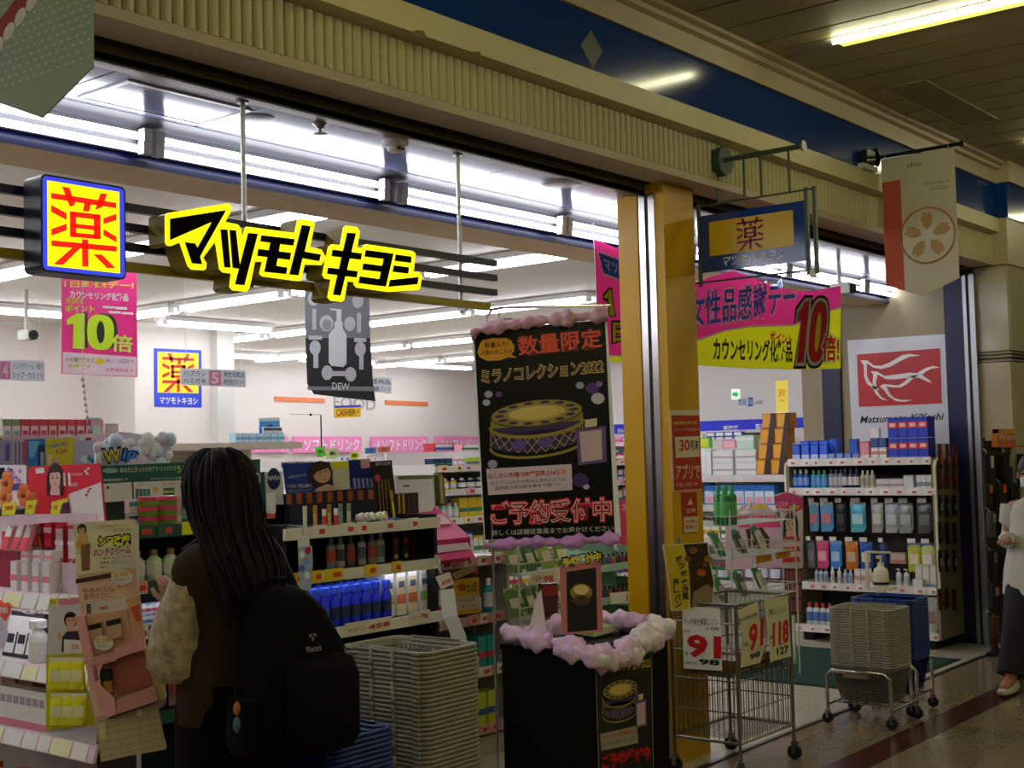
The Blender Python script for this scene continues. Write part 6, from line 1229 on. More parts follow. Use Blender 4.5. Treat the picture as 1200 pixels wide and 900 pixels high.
# price heart on a wire
t, p = sheet('price_heart', 'red heart shaped price mark on a white wire at the left edge', 'price tag', fy(LX-.05), [(-4, 706), (0, 703), (4, 707), (9, 706), (13, 710), (12, 717), (6, 728), (0, 722), (-6, 714)], mat('#d8401c', .5), .004); p.text('700', (0, 719), (10, 718), (0, 712), WHITE, 1, .02); p.done()
g_ = fy(LX-.05); MB().tube([g_.P(*g_.px(*q)) for q in ((13, 714), (22, 715), (32, 719), (40, 719), (50, 714))], .002, 5).build('wire', WHITE, t)
# idol photo board with yellow packs below
f = fcam(80, 770, 4.42, .25)
t, p = sheet('photo_board', 'tall yellow rack board with a photo of a dark haired model', 'display', f, [(58, 702), (94, 700), (97, 762), (100, 800), (112, 850), (54, 856), (54, 780)], mat('#a8a01c', .5), .012)
p.poly([(57, 708), (94, 706), (97, 765), (56, 768)], mat('#a8aab0', .5), 1, 'photo_print'); face(p, 83, 727, 13, 15, '#b88c78', '#15110f', 2, False); p.poly([(73, 746), (78, 740), (92, 739), (95, 750), (95, 764), (72, 764)], mat('#2a1c30', .5), 2, 'photo_print'); p.ell(70, 745, 2.4, 4.5, mat('#b08a74', .5), 3, 'skin_print')
p.poly([(75, 749), (95, 750), (96, 766), (75, 765)], mat('#c8c0c4', .5), 4, 'white_panel'); p.text('270', (84, 760), (92, 760.5), (84, 755), mat('#b8283c', .5), 5, .02); p.poly([(70, 702), (90, 701), (91, 708), (70, 709)], mat('#c86a8c', .5), 2); p.done()
for r_ in range(2):
    for k in range(3):
        c = onk(64+k*12.5+r_*2, 808+r_*42, 4.37); lbl = ['left yellow bath salt pack in the upper row on the photo board', 'middle yellow bath salt pack in the upper row on the photo board', 'right yellow bath salt pack in the upper row on the photo board', 'left yellow bath salt pack in the lower row on the photo board', 'middle yellow bath salt pack in the lower row on the photo board', 'right yellow bath salt pack in the lower row on the photo board'][r_*3+k]
        t = place(*pouch(.045, .105, '#c4bc24', '#d8d4a0', '#c8c4c0', False, .3), 'bath_pack', lbl, 'pack', c, YAW+.25-math.pi/2, 'yellow bath salt packs'); t.rotation_euler = (0, .06, YAW+.25-math.pi/2)
# hand cream stand
f = fcam(140, 750, 4.25, .12)
hs = thing('hand_cream_stand', 'tilted pink cardboard hand cream stand with trays left of the person', 'display stand', f.P(*f.px(150, 893)))
CARD = mat('#b49484', .6); PK = mat('#c08888', .55)
d1 = lambda x, y: (80+x/7.5, 640+y/7.5); d2 = lambda x, y: (80+x/7.5, 760+y/7.5); d0 = lambda x, y: (x/7.5, 580+y/7.5)
board('back_board', f, [(86, 613), (157, 608), (160, 668), (166, 720), (176, 790), (186, 840), (195, 876), (119, 893), (104, 800), (92, 700)], CARD, .01, hs)
board('grid_panel', f, [d2(250, 600), d2(790, 480), d2(862, 880), d2(290, 980)], mat('#9a8c70', .5), .006, hs, front=.012)
p = Print(f, hs, base=.012)
for k in range(7): p.line([d2(258+k*88, 600-k*18), d2(296+k*92, 975-k*15)], .0015, mat('#7a6e54', .5), 1, 'grid_line')
for k in range(6): p.line([d2(256+k*8, 640+k*62), d2(800+k*12, 525+k*62)], .0015, mat('#7a6e54', .5), 1, 'grid_line')
p.ell(*d2(632, 560), 3, 4, mat('#c8bc98', .3), 2, 'gloss_sticker', 10, rot=30); p.poly([d2(260, 660), d2(330, 645), d2(335, 780), d2(290, 790)], mat('#a8a478', .4), 2, 'gloss_sticker'); p.done()
p = Print(f, hs, base=.0009)
p.poly([d0(645, 255), d0(1180, 220), d0(1195, 640), d0(672, 705)], mat('#b4ac90', .5), 1, 'title_panel')
p.text('シワ改善', d0(870, 452), d0(1145, 438), d0(868, 362), INK, 2, .13); p.text('シワ改善', d0(874, 448), d0(1142, 434), d0(872, 366), mat('#c8cc20', .5), 3, .05); p.text('ハンドクリーム', d0(828, 538), d0(1148, 508), d0(828, 480), mat('#5a1c44', .5), 3, .06); p.text('ハンドクリーム', d0(832, 534), d0(1144, 505), d0(832, 484), mat('#b888a0', .5), 4, .005)
p.text('しっとり潤う手もとへ', d0(810, 300), d0(1030, 275), d0(810, 275), mat('#7a3c30', .5), 2); p.text('新登場', d0(1000, 325), d0(1150, 312), d0(1000, 300), mat('#8a9c28', .5), 2)
face(p, *d0(722, 305), 9, 10, '#b08a70', '#1c1410', 2, False); p.poly([d0(690, 350), d0(760, 345), d0(790, 430), d0(740, 520), d0(680, 520)], mat('#a89068', .5), 2, 'photo_print'); p.ell(*d0(695, 435), 3.4, 4.6, mat('#c87a1c', .5), 3, 'photo_print'); p.ell(*d0(740, 380), 3, 3.4, mat('#c8902c', .5), 3, 'photo_print'); p.poly([d0(712, 440), d0(795, 425), d0(790, 660), d0(720, 670)], mat('#6a4430', .5), 2, 'photo_print')
p.poly([d0(970, 530), d0(1165, 510), d0(1170, 640), d0(975, 650)], mat('#a8a49c', .5), 3, 'white_panel'); p.text('すべすべ', d0(985, 560), d0(1150, 545), d0(985, 540), mat('#6a6460', .5), 4); p.text('お手入れに', d0(985, 610), d0(1150, 595), d0(985, 580), mat('#6a6460', .5), 4)
for k, s_ in enumerate(('一本で', '美容液', '集中ケア')): p.text(s_, d0(885, 570+38*k), d0(960, 562+38*k), d0(885, 550+38*k), INK, 2, .01)
p.poly([d1(65, 290), d1(375, 235), d1(378, 275), d1(68, 328)], mat('#3a2018', .5), 2, 'brown_band')
p.poly([d1(75, 335), d1(490, 290), d1(560, 560), d1(150, 610)], mat('#b89a88', .5), 1, 'title_panel'); p.text('手あれを防ぐ', d1(128, 420), d1(470, 390), d1(120, 370), mat('#8c4a40', .5), 2, .01); p.text('薬用ケアに', d1(140, 470), d1(380, 450), d1(135, 425), mat('#8c4a40', .5), 2, .01)
p.poly([d1(145, 500), d1(520, 450), d1(530, 555), d1(155, 608)], mat('#b0a8a0', .5), 2, 'white_panel'); p.text('980', d1(272, 562), d1(352, 550), d1(270, 535), mat('#a83040', .5), 3, .02); p.poly([d1(160, 510), d1(200, 505), d1(205, 590), d1(165, 597)], mat('#4a4420', .5), 3); p.done()
# trays
def pbox(name, f, quad, d0_, d1_, m, parent): return MB().prism([f.px(*q) for q in quad], f.O+f.n*d0_, f.u, f.v, f.n*(d1_-d0_)).build(name, m, parent)
TR = mat('#b88484', .55); TRD = mat('#8a4c44', .6)
pbox('tray_back', f, [d1(170, 620), d1(520, 550), d1(560, 800), d1(215, 880)], .002, .006, mat('#a8846c', .5), hs)
pbox('tray_side', f, [d1(85, 600), d1(165, 600), d1(300, 1160), d1(210, 1150)], .01, .05, TR, hs)
pbox('tray_lip', f, [d1(430, 880), d1(680, 790), d1(690, 880), d1(445, 970)], .05, .056, mat('#b07c7c', .5), hs)
pbox('tray_floor', f, [d1(225, 1000), d1(690, 870), d1(695, 890), d1(230, 1020)], .006, .055, TR, hs)
pbox('tray_lip', f, [d1(220, 970), d1(445, 900), d1(450, 985), d1(228, 1045)], .048, .054, mat('#a87878', .5), hs)
pbox('tray_back', f, [d2(340, 90), d2(680, 0), d2(760, 310), d2(440, 410)], .004, .008, TRD, hs)
pbox('tray_side', f, [d2(220, 60), d2(345, 60), d2(300, 200), d2(310, 300), d2(430, 410), d2(450, 570), d2(370, 590), d2(300, 480)], .012, .05, TR, hs)
pbox('tray_lip', f, [d2(450, 430), d2(790, 310), d2(810, 430), d2(460, 545)], .05, .058, mat('#a87472', .5), hs)
pbox('tray_floor', f, [d2(380, 575), d2(800, 430), d2(806, 445), d2(385, 592)], .01, .056, mat('#3a2420', .6), hs)
pbox('tray_side', f, [d2(690, 0), d2(750, -20), d2(872, 410), d2(812, 430)], .006, .05, mat('#9a8a50', .55), hs)
for i, (x, y) in enumerate(((1160, 0), (480+280, 0), (0, 0))): pass
for i, (q, rx_) in enumerate((((*d1(475, 270),), 12), ((*d1(560, 495),), 10), ((*d1(340, 830),), 11))):
    t = thing('star_badge', ['white badge with yellow print at the top of the hand cream stand', 'white badge with yellow print at the right of the hand cream stand', 'white badge with yellow print on the first tray'][i], 'badge', f.P(*f.px(q[0], q[1]+8), .06 if i == 2 else .012))
    pts = [(q[0]+(rx_+(.9 if k % 2 else 0))*math.cos(2*math.pi*k/20), q[1]+(rx_*.72+(.8 if k % 2 else 0))*math.sin(2*math.pi*k/20)) for k in range(20)]
    h0 = .06 if i == 2 else .014; board('disc', f, pts, mat('#b4b0a8', .5), .003, t, front=h0); p = Print(f, t, base=h0+.001); p.text('新発売', (q[0]-rx_*.7, q[1]+.5), (q[0]+rx_*.7, q[1]-2), (q[0]-rx_*.7, q[1]-5), mat('#b89018', .5), 1, .05); p.text('お試し', (q[0]-rx_*.6, q[1]+5), (q[0]+rx_*.6, q[1]+3.5), (q[0]-rx_*.6, q[1]+2), mat('#6a6460', .5), 1); p.done()
for i, x in enumerate((235, 405)):
    t = thing('tester_pack', ['left clear tester pack in the first tray', 'right clear tester pack in the first tray'][i], 'pack', f.P(*f.px(*d1(x+20, 820-i*40)), .02)); q = [d1(x-60, 680-i*30), d1(x+70, 650-i*30), d1(x+85, 810-i*30), d1(x-40, 850-i*30)]
    board('pack', f, q, mat('#a88c78', .2), .012, t, front=.03); p = Print(f, t, base=.031); p.poly([d1(x-60, 690-i*40), d1(x+70, 660-i*40), d1(x+75, 705-i*40), d1(x-50, 735-i*40)], INK, 1, 'black_label'); p.done()
t = thing('tester_tube', 'gold and black tester in the second tray', 'tester', f.P(*f.px(*d2(380, 360)), .02)); pbox('cap', f, [d2(310, 170), d2(395, 170), d2(400, 260), d2(320, 270)], .02, .045, INK, t); pbox('tube', f, [d2(325, 270), d2(400, 260), d2(412, 360), d2(370, 380)], .02, .042, mat('#a8782c', .3, .5), t)
t, p = sheet('leaflet', 'tan leaflet strip on the edge of the hand cream stand', 'leaflet', fcam(155, 720, 4.2, .12), [(147, 702), (163, 698), (166, 735), (158, 732)], mat('#a88450', .5), .003); p.poly([(153, 712), (163, 708), (165, 728), (160, 728)], mat('#a83c28', .5), 1); p.done()
for x, y in ((115, 670), (121, 670)): pass
t = thing('hang_cord', 'white cord holding the hand cream stand', 'cord', f.P(*f.px(75, 705), -.02)); MB().tube([f.P(*f.px(66, 712), .01), f.P(*f.px(75.5, 674), .01), f.P(*f.px(82, 702), .01)], .0022, 5).build('cord', mat('#d8c8c0', .5), t); MB().tube([f.P(*f.px(75.5, 675), .01), f.P(*f.px(86, 655), .01)], .0022, 5).build('cord', mat('#d8c8c0', .5), t)

# slim light strips under three shelf boards
def led(label, a, b, group=None):
    t = thing('shelf_light', label, 'shelf light', ((a[0]+b[0])/2, (a[1]+b[1])/2, a[2])); MB().box(a, b).build('casing', WHITE, t)
    MB().box((a[0]+.002, a[1]+.002, a[2]-.004), (b[0]-.002, b[1]-.002, a[2]-.0005)).build('strip', mat('#f4f6ff', .5, emit=9.), t)
led('slim light strip under the top board of the left edge shelf', (LX+.015, ly0+.1, 1.001), (LX+.03, ly1-.1, 1.009))
led('slim light strip under the board above the bright balm packs', (GX0+.06, 4.10, 1.026), (GXM-.06, 4.115, 1.034))
led('slim light strip under the board above the blue bottles', (GXM+.06, 3.975, 1.006), (GX1-.06, 3.99, 1.014))

GAIN = 1.0
# ================================================================ SHELVES FURTHER INSIDE
PAL = {'red': '#c8283a', 'pink': '#e080a4', 'pale pink': '#e8c0cc', 'white': '#e2e2e4', 'blue': '#2c58c4', 'sky blue': '#78b4e0', 'navy': '#20305c', 'green': '#2c9a50', 'mint': '#a8d8c4', 'lime': '#b8d02c', 'yellow': '#e8c828', 'orange': '#e08428', 'purple': '#7a58b0', 'lilac': '#bca8dc', 'teal': '#209a9c', 'brown': '#6a4830', 'black': '#1e1e22', 'cream': '#dcd2b8', 'grey': '#8e9096'}
def fill(where, rnd, axis, a0, a1, depth, z, hmax, names, kinds=('carton', 'bottle'), dens=1., wmin=.05, wmax=.1):
    """runs of like goods along one shelf board; each run has its own colour and label"""
    a = a0+.03; used = []; left = list(names)
    while a < a1-.08:
        if not left: left = [n for n in PAL if n not in used] or list(names)
        nm = left.pop(rnd.randrange(len(left))); used.append(nm); kind = rnd.choice(kinds); w_ = rnd.uniform(wmin, wmax); h_ = hmax*rnd.uniform(.6, .95); n_ = rnd.randint(2, 4)
        lb = rnd.choice(('#e8e6e2', '#f0e8d8', '#d8dce8', '#e8d8dc')); bd = (rnd.choice(('#c83040', '#2c50b0', '#e0b020', '#38885c')), .3, .5)
        spec = carton(round(w_, 3), .08, round(h_, 3), PAL[nm], lb if rnd.random() < .6 else None, bd) if kind == 'carton' else bottle(round(w_*.42, 3), round(h_, 3), PAL[nm], rnd.choice(('#f0f0f0', '#e0e0e4', PAL[rnd.choice(list(PAL))])), lb)
        grp = '%s goods run on the %s' % (nm, where)
        for k in range(n_):
            if a+w_ > a1-.02: break
            p_ = a+w_/2; loc = (p_, depth, z) if axis == 'x' else (depth, p_, z)
            place(*spec, {'carton': 'product_box', 'bottle': 'product_bottle'}[kind], '%s %s on the %s' % (nm, {'carton': 'box', 'bottle': 'bottle'}[kind], where), {'carton': 'box', 'bottle': 'bottle'}[kind], loc, 0 if axis == 'x' else RX, grp)
            a += w_+rnd.uniform(.004, .012)
        a += rnd.uniform(0, .02)/dens
RL = mat('#d8d4d4', .45); WB = mat('#d0ccc8', .5)
TG = [['#e4dcdc', '#d8a8b0', '#dcd8d4'], ['#e0dcdc', '#e8d8a0']]
rnd = random.Random(21)
# second row behind the left display
ga = gondola('shelf_unit', 'white shelf unit behind the left display with pink packs on top', 2.55, 3.62, 5.2, 5.6, [1.1, 1.35, 1.62], 1.64, WB, WB, mat('#e0c0cc', .4), WB, .8, [['#e4dcdc', '#d8a8b0']])
for i in range(11):
    px = 8+i*10.8; x = ony(px, 505, 5.26).x; red_ = i not in (0, 1)
    place(*carton(.04, .05, .078, '#d86878' if red_ else '#b8b8a0', '#e8c8d0', ('#d84a58' if red_ else '#8a9878', .62, .98), ('#c83c58' if red_ else '#78a8b0', .12, .36)), 'soap_pack', 'pink and white soap pack in the top row behind the left display' if red_ else 'pale green pack at the left of the top row behind the left display', 'pack', (x, 5.26, 1.622), 0, 'pink and white soap packs in the top row' if red_ else 'pale green packs in the top row')
grow(105, 122, 1, 1.622, 5.25, carton(.05, .05, .085, '#7ab0a4', '#c8d8d0', ('#e0b0b8', .6, .9)), 'soap_pack', 'teal pack at the right end of the pink row', 'pack', None, 505); grow(122, 140, 1, 1.622, 5.3, carton(.07, .04, .06, '#c8b8b0', '#d8ccc4'), 'soap_pack', 'low beige pack right of the teal pack', 'pack', None, 505)
f = fx(5.17)
for i, (q, c_, lb_) in enumerate((([(-20, 516), (14, 515), (14, 546), (-20, 547)], '#a8a4cc', 'lavender hair care poster at the left edge behind the display'), ([(14, 515), (31, 515), (31, 546), (14, 546)], '#c4b8d0', 'striped lavender poster behind the left display'), ([(31, 515), (53, 514), (53, 545), (31, 546)], '#2c86d0', 'blue product poster behind the left display'), ([(53, 515), (87, 513), (86, 545), (54, 546)], '#d8cc20', 'yellow announcement card behind the left display'), ([(87, 516), (112, 516), (112, 544), (87, 545)], '#b4b4c8', 'silvery card behind the left display'))):
    t, p = sheet('shelf_poster', lb_, 'poster', f, q, mat(c_, .4), .004); a, b = q[0][0], q[1][0]; y0 = q[0][1]
    if i == 0: p.poly([(6, 520), (11, 520), (11, 540), (6, 540)], mat('#5a60a0', .5), 1, 'bottle_print')
    if i == 1:
        for k in range(3): p.rect(17+k*4.5, 518, 19+k*4.5, 544, mat('#786a90', .5), 1, 'stripe')
        p.rect(28, 515, 31, 546, mat('#e0405c', .5), 1, 'stripe')
    if i == 2: p.poly([(33, 517), (46, 517), (40, 535), (34, 537)], mat('#7ac0ec', .5), 1); p.poly([(45, 522), (52, 521), (52, 545), (44, 545)], mat('#28305c', .5), 1, 'bottle_print'); p.poly([(47, 530), (51, 530), (51, 545), (47, 545)], mat('#a0b0c8', .5), 2, 'bottle_print')
    if i == 3: p.text('うるおい続く', (56, 526), (80, 522), (55, 521), mat('#5a78c8', .5), 1, .03); p.text('新登場', (66, 533), (79, 531), (65, 527), mat('#d85a48', .5), 1, .02); p.poly([(56, 533), (60, 533), (60, 545), (56, 545)], mat('#d8c0c0', .5), 1, 'bottle_print'); p.poly([(64, 538), (69, 537), (69, 545), (64, 545)], mat('#d8a0a8', .5), 1, 'bottle_print')
    if i == 4: p.ell(100, 538, 6, 4.5, mat('#d8e4e8', .4), 1); p.ell(104, 537, 2.4, 3.6, mat('#48a060', .5), 2); p.ell(108, 540, 2, 3, mat('#3878c8', .5), 2)
    p.done()
f = fx(5.05); t = thing('cloud_sign', 'puffy pastel cloud sign with blue and yellow Whip letters', 'sign', f.P(*f.px(155, 546))); rc = random.Random(3)
board('backing', f, [(112, 545), (112, 530), (124, 515), (140, 506), (160, 508), (180, 511), (198, 512), (202, 530), (198, 545)], mat('#e4e2f2', .6), .01, t)
for x in (128, 185): c = f.P(*f.px(x, 540), -.01); MB().tube([c, Vector((c.x, 5.19, c.z-.03)), Vector((c.x, 5.25, 1.36))], .004, 5).build('holder', WHITE, t)
for k in range(40):
    px, py = rc.uniform(114, 200), rc.uniform(512, 543)
    if px < 130: py = max(py, 522)
    c = f.P(*f.px(px, py), .006); r_ = rc.uniform(.02, .036); MB().ball(c, (r_, r_*.5, r_), 9, 6).build('cotton_puff', mat(rc.choice(('#e8dcf4', '#dce4fa', '#f0e8fa', '#c8d8fa', '#f0f0f4', '#e0d0f4')), .9), t, smooth=True)
p = Print(f, t, base=.04); p.text('ip', (136, 543), (153, 542), (139, 526), INK, 1, .08); p.text('ip', (136.5, 542), (152.5, 541.5), (139.5, 526.5), mat('#3a8ce0', .4), 2, .03); p.text('W', (116, 543), (136, 541), (114, 527), INK, 1, .08); p.text('W', (116.5, 542), (135.5, 540.5), (114.5, 528), mat('#d8cc30', .4), 2, .03); p.done()
# thread of paper beads hanging over the left display
t = thing('hanging_streamer', 'thin twisted streamer hanging below the pink poster', 'streamer', ony(104, 510, 5.0)); 
for k in range(9):
    c = ony(97+k*.9, 445+k*7.4, 5.0); MB().box(c-Vector((.006, .002, .006)), c+Vector((.006, .002, .006))).build('paper_bead', mat(('#b89090', '#8a8aa0', '#a8a8a8')[k % 3], .6), t)
MB().cyl(ony(97, 442, 5.0), ony(104.5, 508, 5.0), .001, 4).build('thread', WHITE, t); c = ony(97, 442, 5.0); MB().cyl(c, (c.x, c.y, ZC), .001, 4).build('thread', WHITE, t)
# counter and shelves in the middle distance
gb = gondola('shelf_unit', 'beige counter shelf behind the person with pale boxes on top', ony(196, 540, 6.2).x, ony(352, 540, 6.2).x, 6.2, 6.7, [.5, .9, 1.25], 1.60, WB, WB, RL, mat('#bcae9c', .6), .8, TG)
MB().box((ony(196, 540, 6.2).x, 6.18, 1.56), (ony(352, 540, 6.2).x, 6.72, 1.60)).build('counter_top', mat('#c8bcac', .5), gb)
grow(276, 334, 7, 1.602, 6.22, carton(.05, .06, .055, '#b0d4e4', '#d0e6ee', ('#78b8d4', .3, .6)), 'pale_box', 'pale blue box on the counter behind the person', 'box', 'pale blue boxes on the counter', 525)
grow(309, 331, 2, 1.658, 6.24, carton(.07, .05, .04, '#c8d0d8', '#dce0e4', ('#48505c', .4, .8)), 'pale_box', 'grey and white box stacked on the pale blue ones', 'box', 'grey and white boxes on the counter', 515)
f = fx(6.26); t, p = sheet('blue_display_card', 'small blue display card standing on the pale boxes', 'poster', f, [(304, 490), (327.5, 489), (328, 510), (304.5, 510)], mat('#48a0e4', .4), .004); p.poly([(310, 509.5), (313, 498), (319, 497), (322, 509.5)], mat('#1c48b0', .4), 1, 'bottle_print'); p.ell(308, 506, 3, 4, mat('#2c78d0', .4), 1); p.ell(324.5, 506, 3, 4, mat('#2c78d0', .4), 1); p.poly([(304, 490), (327.5, 489), (327.6, 493), (304.1, 494)], mat('#d8e8f0', .4), 1); p.done()
MB().cyl(f.P(*f.px(316, 509)), Vector((f.P(*f.px(316, 509)).x, 6.26, 1.66)), .004, 6).build('foot', WHITE, t)
gc = gondola('shelf_unit', 'long white shelf unit in the middle of the shop', ony(338, 540, 7.6).x, ony(540, 545, 7.6).x, 7.6, 8.1, [.4, .8, 1.18, 1.41], 1.48, WB, WB, RL, WB, .8, TG)
for j, z in enumerate((1.18, 1.41)): fill('middle shelf board %s' % ('below the top', 'at the top')[j], rnd, 'x', ony(338, 540, 7.6).x, ony(540, 545, 7.6).x, 7.64, z, .17 if j == 0 else .1, list(PAL), wmin=.05, wmax=.09)
f = fx(7.4)
for i, (q, c_, lb_, w_) in enumerate((([(369, 524), (380, 523), (383, 534), (372, 536)], '#5cc828', 'lime green pop card in the middle of the shop', '特価'), ([(384, 525), (397, 526), (395, 537), (383, 538)], '#b0c878', 'pale green pop card beside the lime one', '新'), ([(411, 531), (417, 528), (422, 534), (416, 540), (410, 537)], '#c4d424', 'yellow green starry pop card', '得'), ([(428, 525), (441, 524), (441, 531), (428, 532)], '#3c80c0', 'small blue pop card', 'NEW'), ([(443, 524), (458, 523), (457, 529), (443, 530)], '#c87a3c', 'small orange pop card', 'SALE'), ([(469, 539), (472, 532), (475, 539), (472, 546)], '#b4d81c', 'lime diamond pop card', '%'), ([(476, 538), (483, 537), (483, 546), (476, 546)], '#c0d040', 'small lime pop card right of the diamond', '円'))):
    t, p = sheet('pop_card', lb_, 'pop card', f, q, mat(c_, .4), .003); cx = sum(a for a, b in q)/len(q); cy = sum(b for a, b in q)/len(q)
    p.text(w_, (cx-3.4, cy+2.2), (cx+3.4, cy+2), (cx-3.4, cy-2.4), INK, 1, .01); p.done(); c = f.P(*f.px(cx, max(b for a, b in q)-1)); MB().tube([c, Vector((c.x, 7.55, 1.47)), Vector((c.x, 7.62, 1.46))], .002, 4).build('holder', WHITE, t)
# vertical rack pole with wire
t = thing('signal_pole', 'thin black pole with a short arm above the middle shelf', 'pole', ony(376, 530, 7.9)); a = ony(376, 486, 7.9); MB().cyl((a.x, 7.9, 1.5), a, .006, 6).build('pole', DARKMETAL, t); b = ony(341, 485.5, 7.9); MB().cyl(a, (b.x, 7.9, a.z+.003), .003, 5).build('arm', STEEL, t); MB().ball(ony(364, 486, 7.9), .012, 8, 5).build('knob', DARKMETAL, t)
# shelves seen left of the black poster and through to the pillar
x0, x1 = ony(510, 600, 6.3).x, ony(752, 600, 6.3).x
gd = gondola('shelf_unit', 'tall white shelf unit of mixed goods behind the black poster', x0, x1, 6.3, 6.8, [.15, .45, .74, 1.03, 1.24, 1.41], 1.52, WB, WB, RL, WB, .9, TG)
for j, z in enumerate((.45, .74, 1.03, 1.24, 1.41)): fill('%s board of the tall shelf behind the black poster' % ('lowest', 'second', 'middle', 'fourth', 'top')[j], rnd, 'x', x0, x1, 6.34, z, (.22, .22, .17, .13, .10)[j], ['white', 'blue', 'red', 'purple', 'green', 'pink', 'grey', 'yellow', 'navy', 'mint', 'lime'])
place(*carton(.22, .1, .06, '#d83040', '#e8e0e0', ('#2858b0', .2, .5)), 'tissue_pack', 'red and blue tissue pack on top of the tall shelf', 'pack', (x0+.22, 6.4, 1.521)); place(*carton(.26, .1, .05, '#e0a0b0', '#f0e8e8', ('#38885c', .2, .5)), 'tissue_pack', 'pink tissue pack on top of the tall shelf', 'pack', (x0+.55, 6.4, 1.521))
# low gondola right of the black shelf unit, with a pink sloped counter display
ge = gondola('shelf_unit', 'low shelf unit of hair goods between black shelf and poster pole', 4.40, 5.18, 4.22, 4.6, [.16, .44, .70, .985], .99, GREY, WB, mat('#b88a8c', .4), GREY, .9, [['#c8c4c0', '#c89090'], ['#d0ccc8']])
for j, (z, h_) in enumerate(((.16, .2), (.44, .19), (.70, .2))): fill('%s board of the low shelf by the poster pole' % ('bottom', 'middle', 'upper')[j], rnd, 'x', 4.42, 5.16, 4.25, z, h_, ['grey', 'brown', 'cream', 'white', 'mint', 'lime', 'pink', 'teal'])
pk = thing('pink_counter_display', 'pink sloped counter display with round swatches on the low shelf', 'display', (4.62, 4.25, .986)); HP = mat('#c82868', .45)
a, b = ony(509, 660, 4.16), ony(566, 650, 4.16)
MB().prism([(4.14, .986), (4.14, 1.10), (4.40, 1.27), (4.42, 1.27), (4.42, .986)], (4.44, 0, 0), (0, 1, 0), (0, 0, 1), (.34, 0, 0)).build('body', HP, pk)
for k, (c_, x) in enumerate((('#a8b878', 4.46), ('#b88a68', 4.56), ('#c87a84', 4.66))):
    MB().prism([(4.36, 1.262), (4.43, 1.305), (4.43, 1.40), (4.41, 1.40)], (x, 0, 0), (0, 1, 0), (0, 0, 1), (.09, 0, 0)).build('card', mat(c_, .5), pk)
for k, c_ in enumerate(('#c08078', '#a8a08c', '#d0a0a8')):
    q = Vector((4.50+k*.1, 4.25, 1.176)); MB().prism([(-.04, -.03), (.04, -.03), (.04, .05), (-.04, .05)], q, (1, 0, 0), (0, .84, .55), (0, -.004, .006)).build('swatch_panel', mat(c_, .5), pk)
MB().prism([(0, 0), (.3, 0), (.3, .07), (0, .07)], (4.46, 4.125, 1.04), (1, 0, 0), (0, .5, .85), (0, -.004, .003)).build('front_flap', mat('#c8b4bc', .5), pk); MB().prism([(0, 0), (.3, 0), (.3, .035), (0, .035)], (4.46, 4.10, 1.005), (1, 0, 0), (0, .55, .83), (0, -.004, .003)).build('front_flap', mat('#d03878', .5), pk)
f = fx(4.2); t, p = sheet('hair_ad_card', 'yellow and white advertisement card hung under the pink display', 'poster', f, [(530, 680), (561, 676), (563, 718), (533, 721)], mat('#b08c18', .5), .006); p.poly([(531, 700), (562, 697), (563, 712), (533, 716)], mat('#a8a090', .5), 1, 'white_panel'); p.ell(541, 688, 5.5, 4.5, mat('#8c3c28', .5), 1, 'photo_print'); p.text('大人気!', (547, 695), (559, 693), (547, 683), INK, 1, .02); p.text('この泡立ち', (534, 707), (556, 704), (534, 702), INK, 2); p.text('すごい', (540, 713), (556, 711), (540, 709), INK, 2); p.done()
t, p = sheet('price_strip', 'tan price strip under the pink display', 'price tag', fx(4.19), [(528, 672), (557, 661), (560, 668), (534, 679)], mat('#8a7460', .5), .004); p.text('98', (556, 674), (560, 672.5), (556, 667), CRED, 1, .03); p.done()
# wire rack of green snacks behind the ruffled table
def wire_rack(name, label, x0, x1, y0, y1, z0, z1, tiers, m, legs=0.):
    t = thing(name, label, 'rack', ((x0+x1)/2, (y0+y1)/2, 0))
    for x in (x0, x1):
        for y in (y0, y1): MB().cyl((x, y, 0), (x, y, z1), .006, 6).build('post', m, t)
    for z in tiers:
        MB().tube([(x0, y0, z+.06), (x1, y0, z+.06), (x1, y1, z+.06), (x0, y1, z+.06)], .0035, 5, closed=True).build('rim_wire', m, t)
        w_ = MB(); n_ = int((x1-x0)/.028)
        for i in range(n_+1):
            x = x0+(x1-x0)*i/n_; w_.tube([(x, y0, z+.06), (x, y0, z), (x, y1, z), (x, y1, z+.06)], .0014, 4)
        n_ = int((y1-y0)/.03)
        for i in range(n_+1):
            y = y0+(y1-y0)*i/n_; w_.tube([(x0, y, z+.06), (x0, y, z), (x1, y, z), (x1, y, z+.06)], .0014, 4)
        o = w_.build('wire_basket', m, t); o['kind'] = 'stuff'
    return t
WW = mat('#c4c8bc', .4)
wire_rack('wire_rack', 'white wire rack of green snack packs behind the display table', 5.12, 5.62, 4.12, 4.42, 0, 1.06, (.42, .66, .88), WW)
for j, z in enumerate((.43, .67, .89)):
    for k in range(7): place(*pouch(.10, .15, ('#6a8c3c', '#8cb04c', '#3c6a34')[k % 3] if j != 0 else ('#b8c02c', '#c85a78', '#8cb02c')[k % 3], '#c8c8a0', '#a8b888', False, .3), 'snack_pack', '%s snack pack in the %s tier of the wire rack' % (('green', 'light green', 'dark green')[k % 3] if j != 0 else ('lime', 'pink', 'leafy')[k % 3], ('bottom', 'middle', 'top')[j]), 'pack', (5.17+k*.068, 4.18+.1*(k % 2), z), .1*(k % 3-1), '%s tier snack packs' % ('bottom', 'middle', 'top')[j], (-.35, 0))
price_card('white price card with red 98 on the green snack rack', fx(4.10), [(621, 671), (655, 668), (655, 684), (621, 686)], [('98', (637, 683), (648, 682), (637, 675), CRED, .02), ('お買得', (624, 682), (634, 681), (624, 675), mat('#c88a2c', .5), .01)])
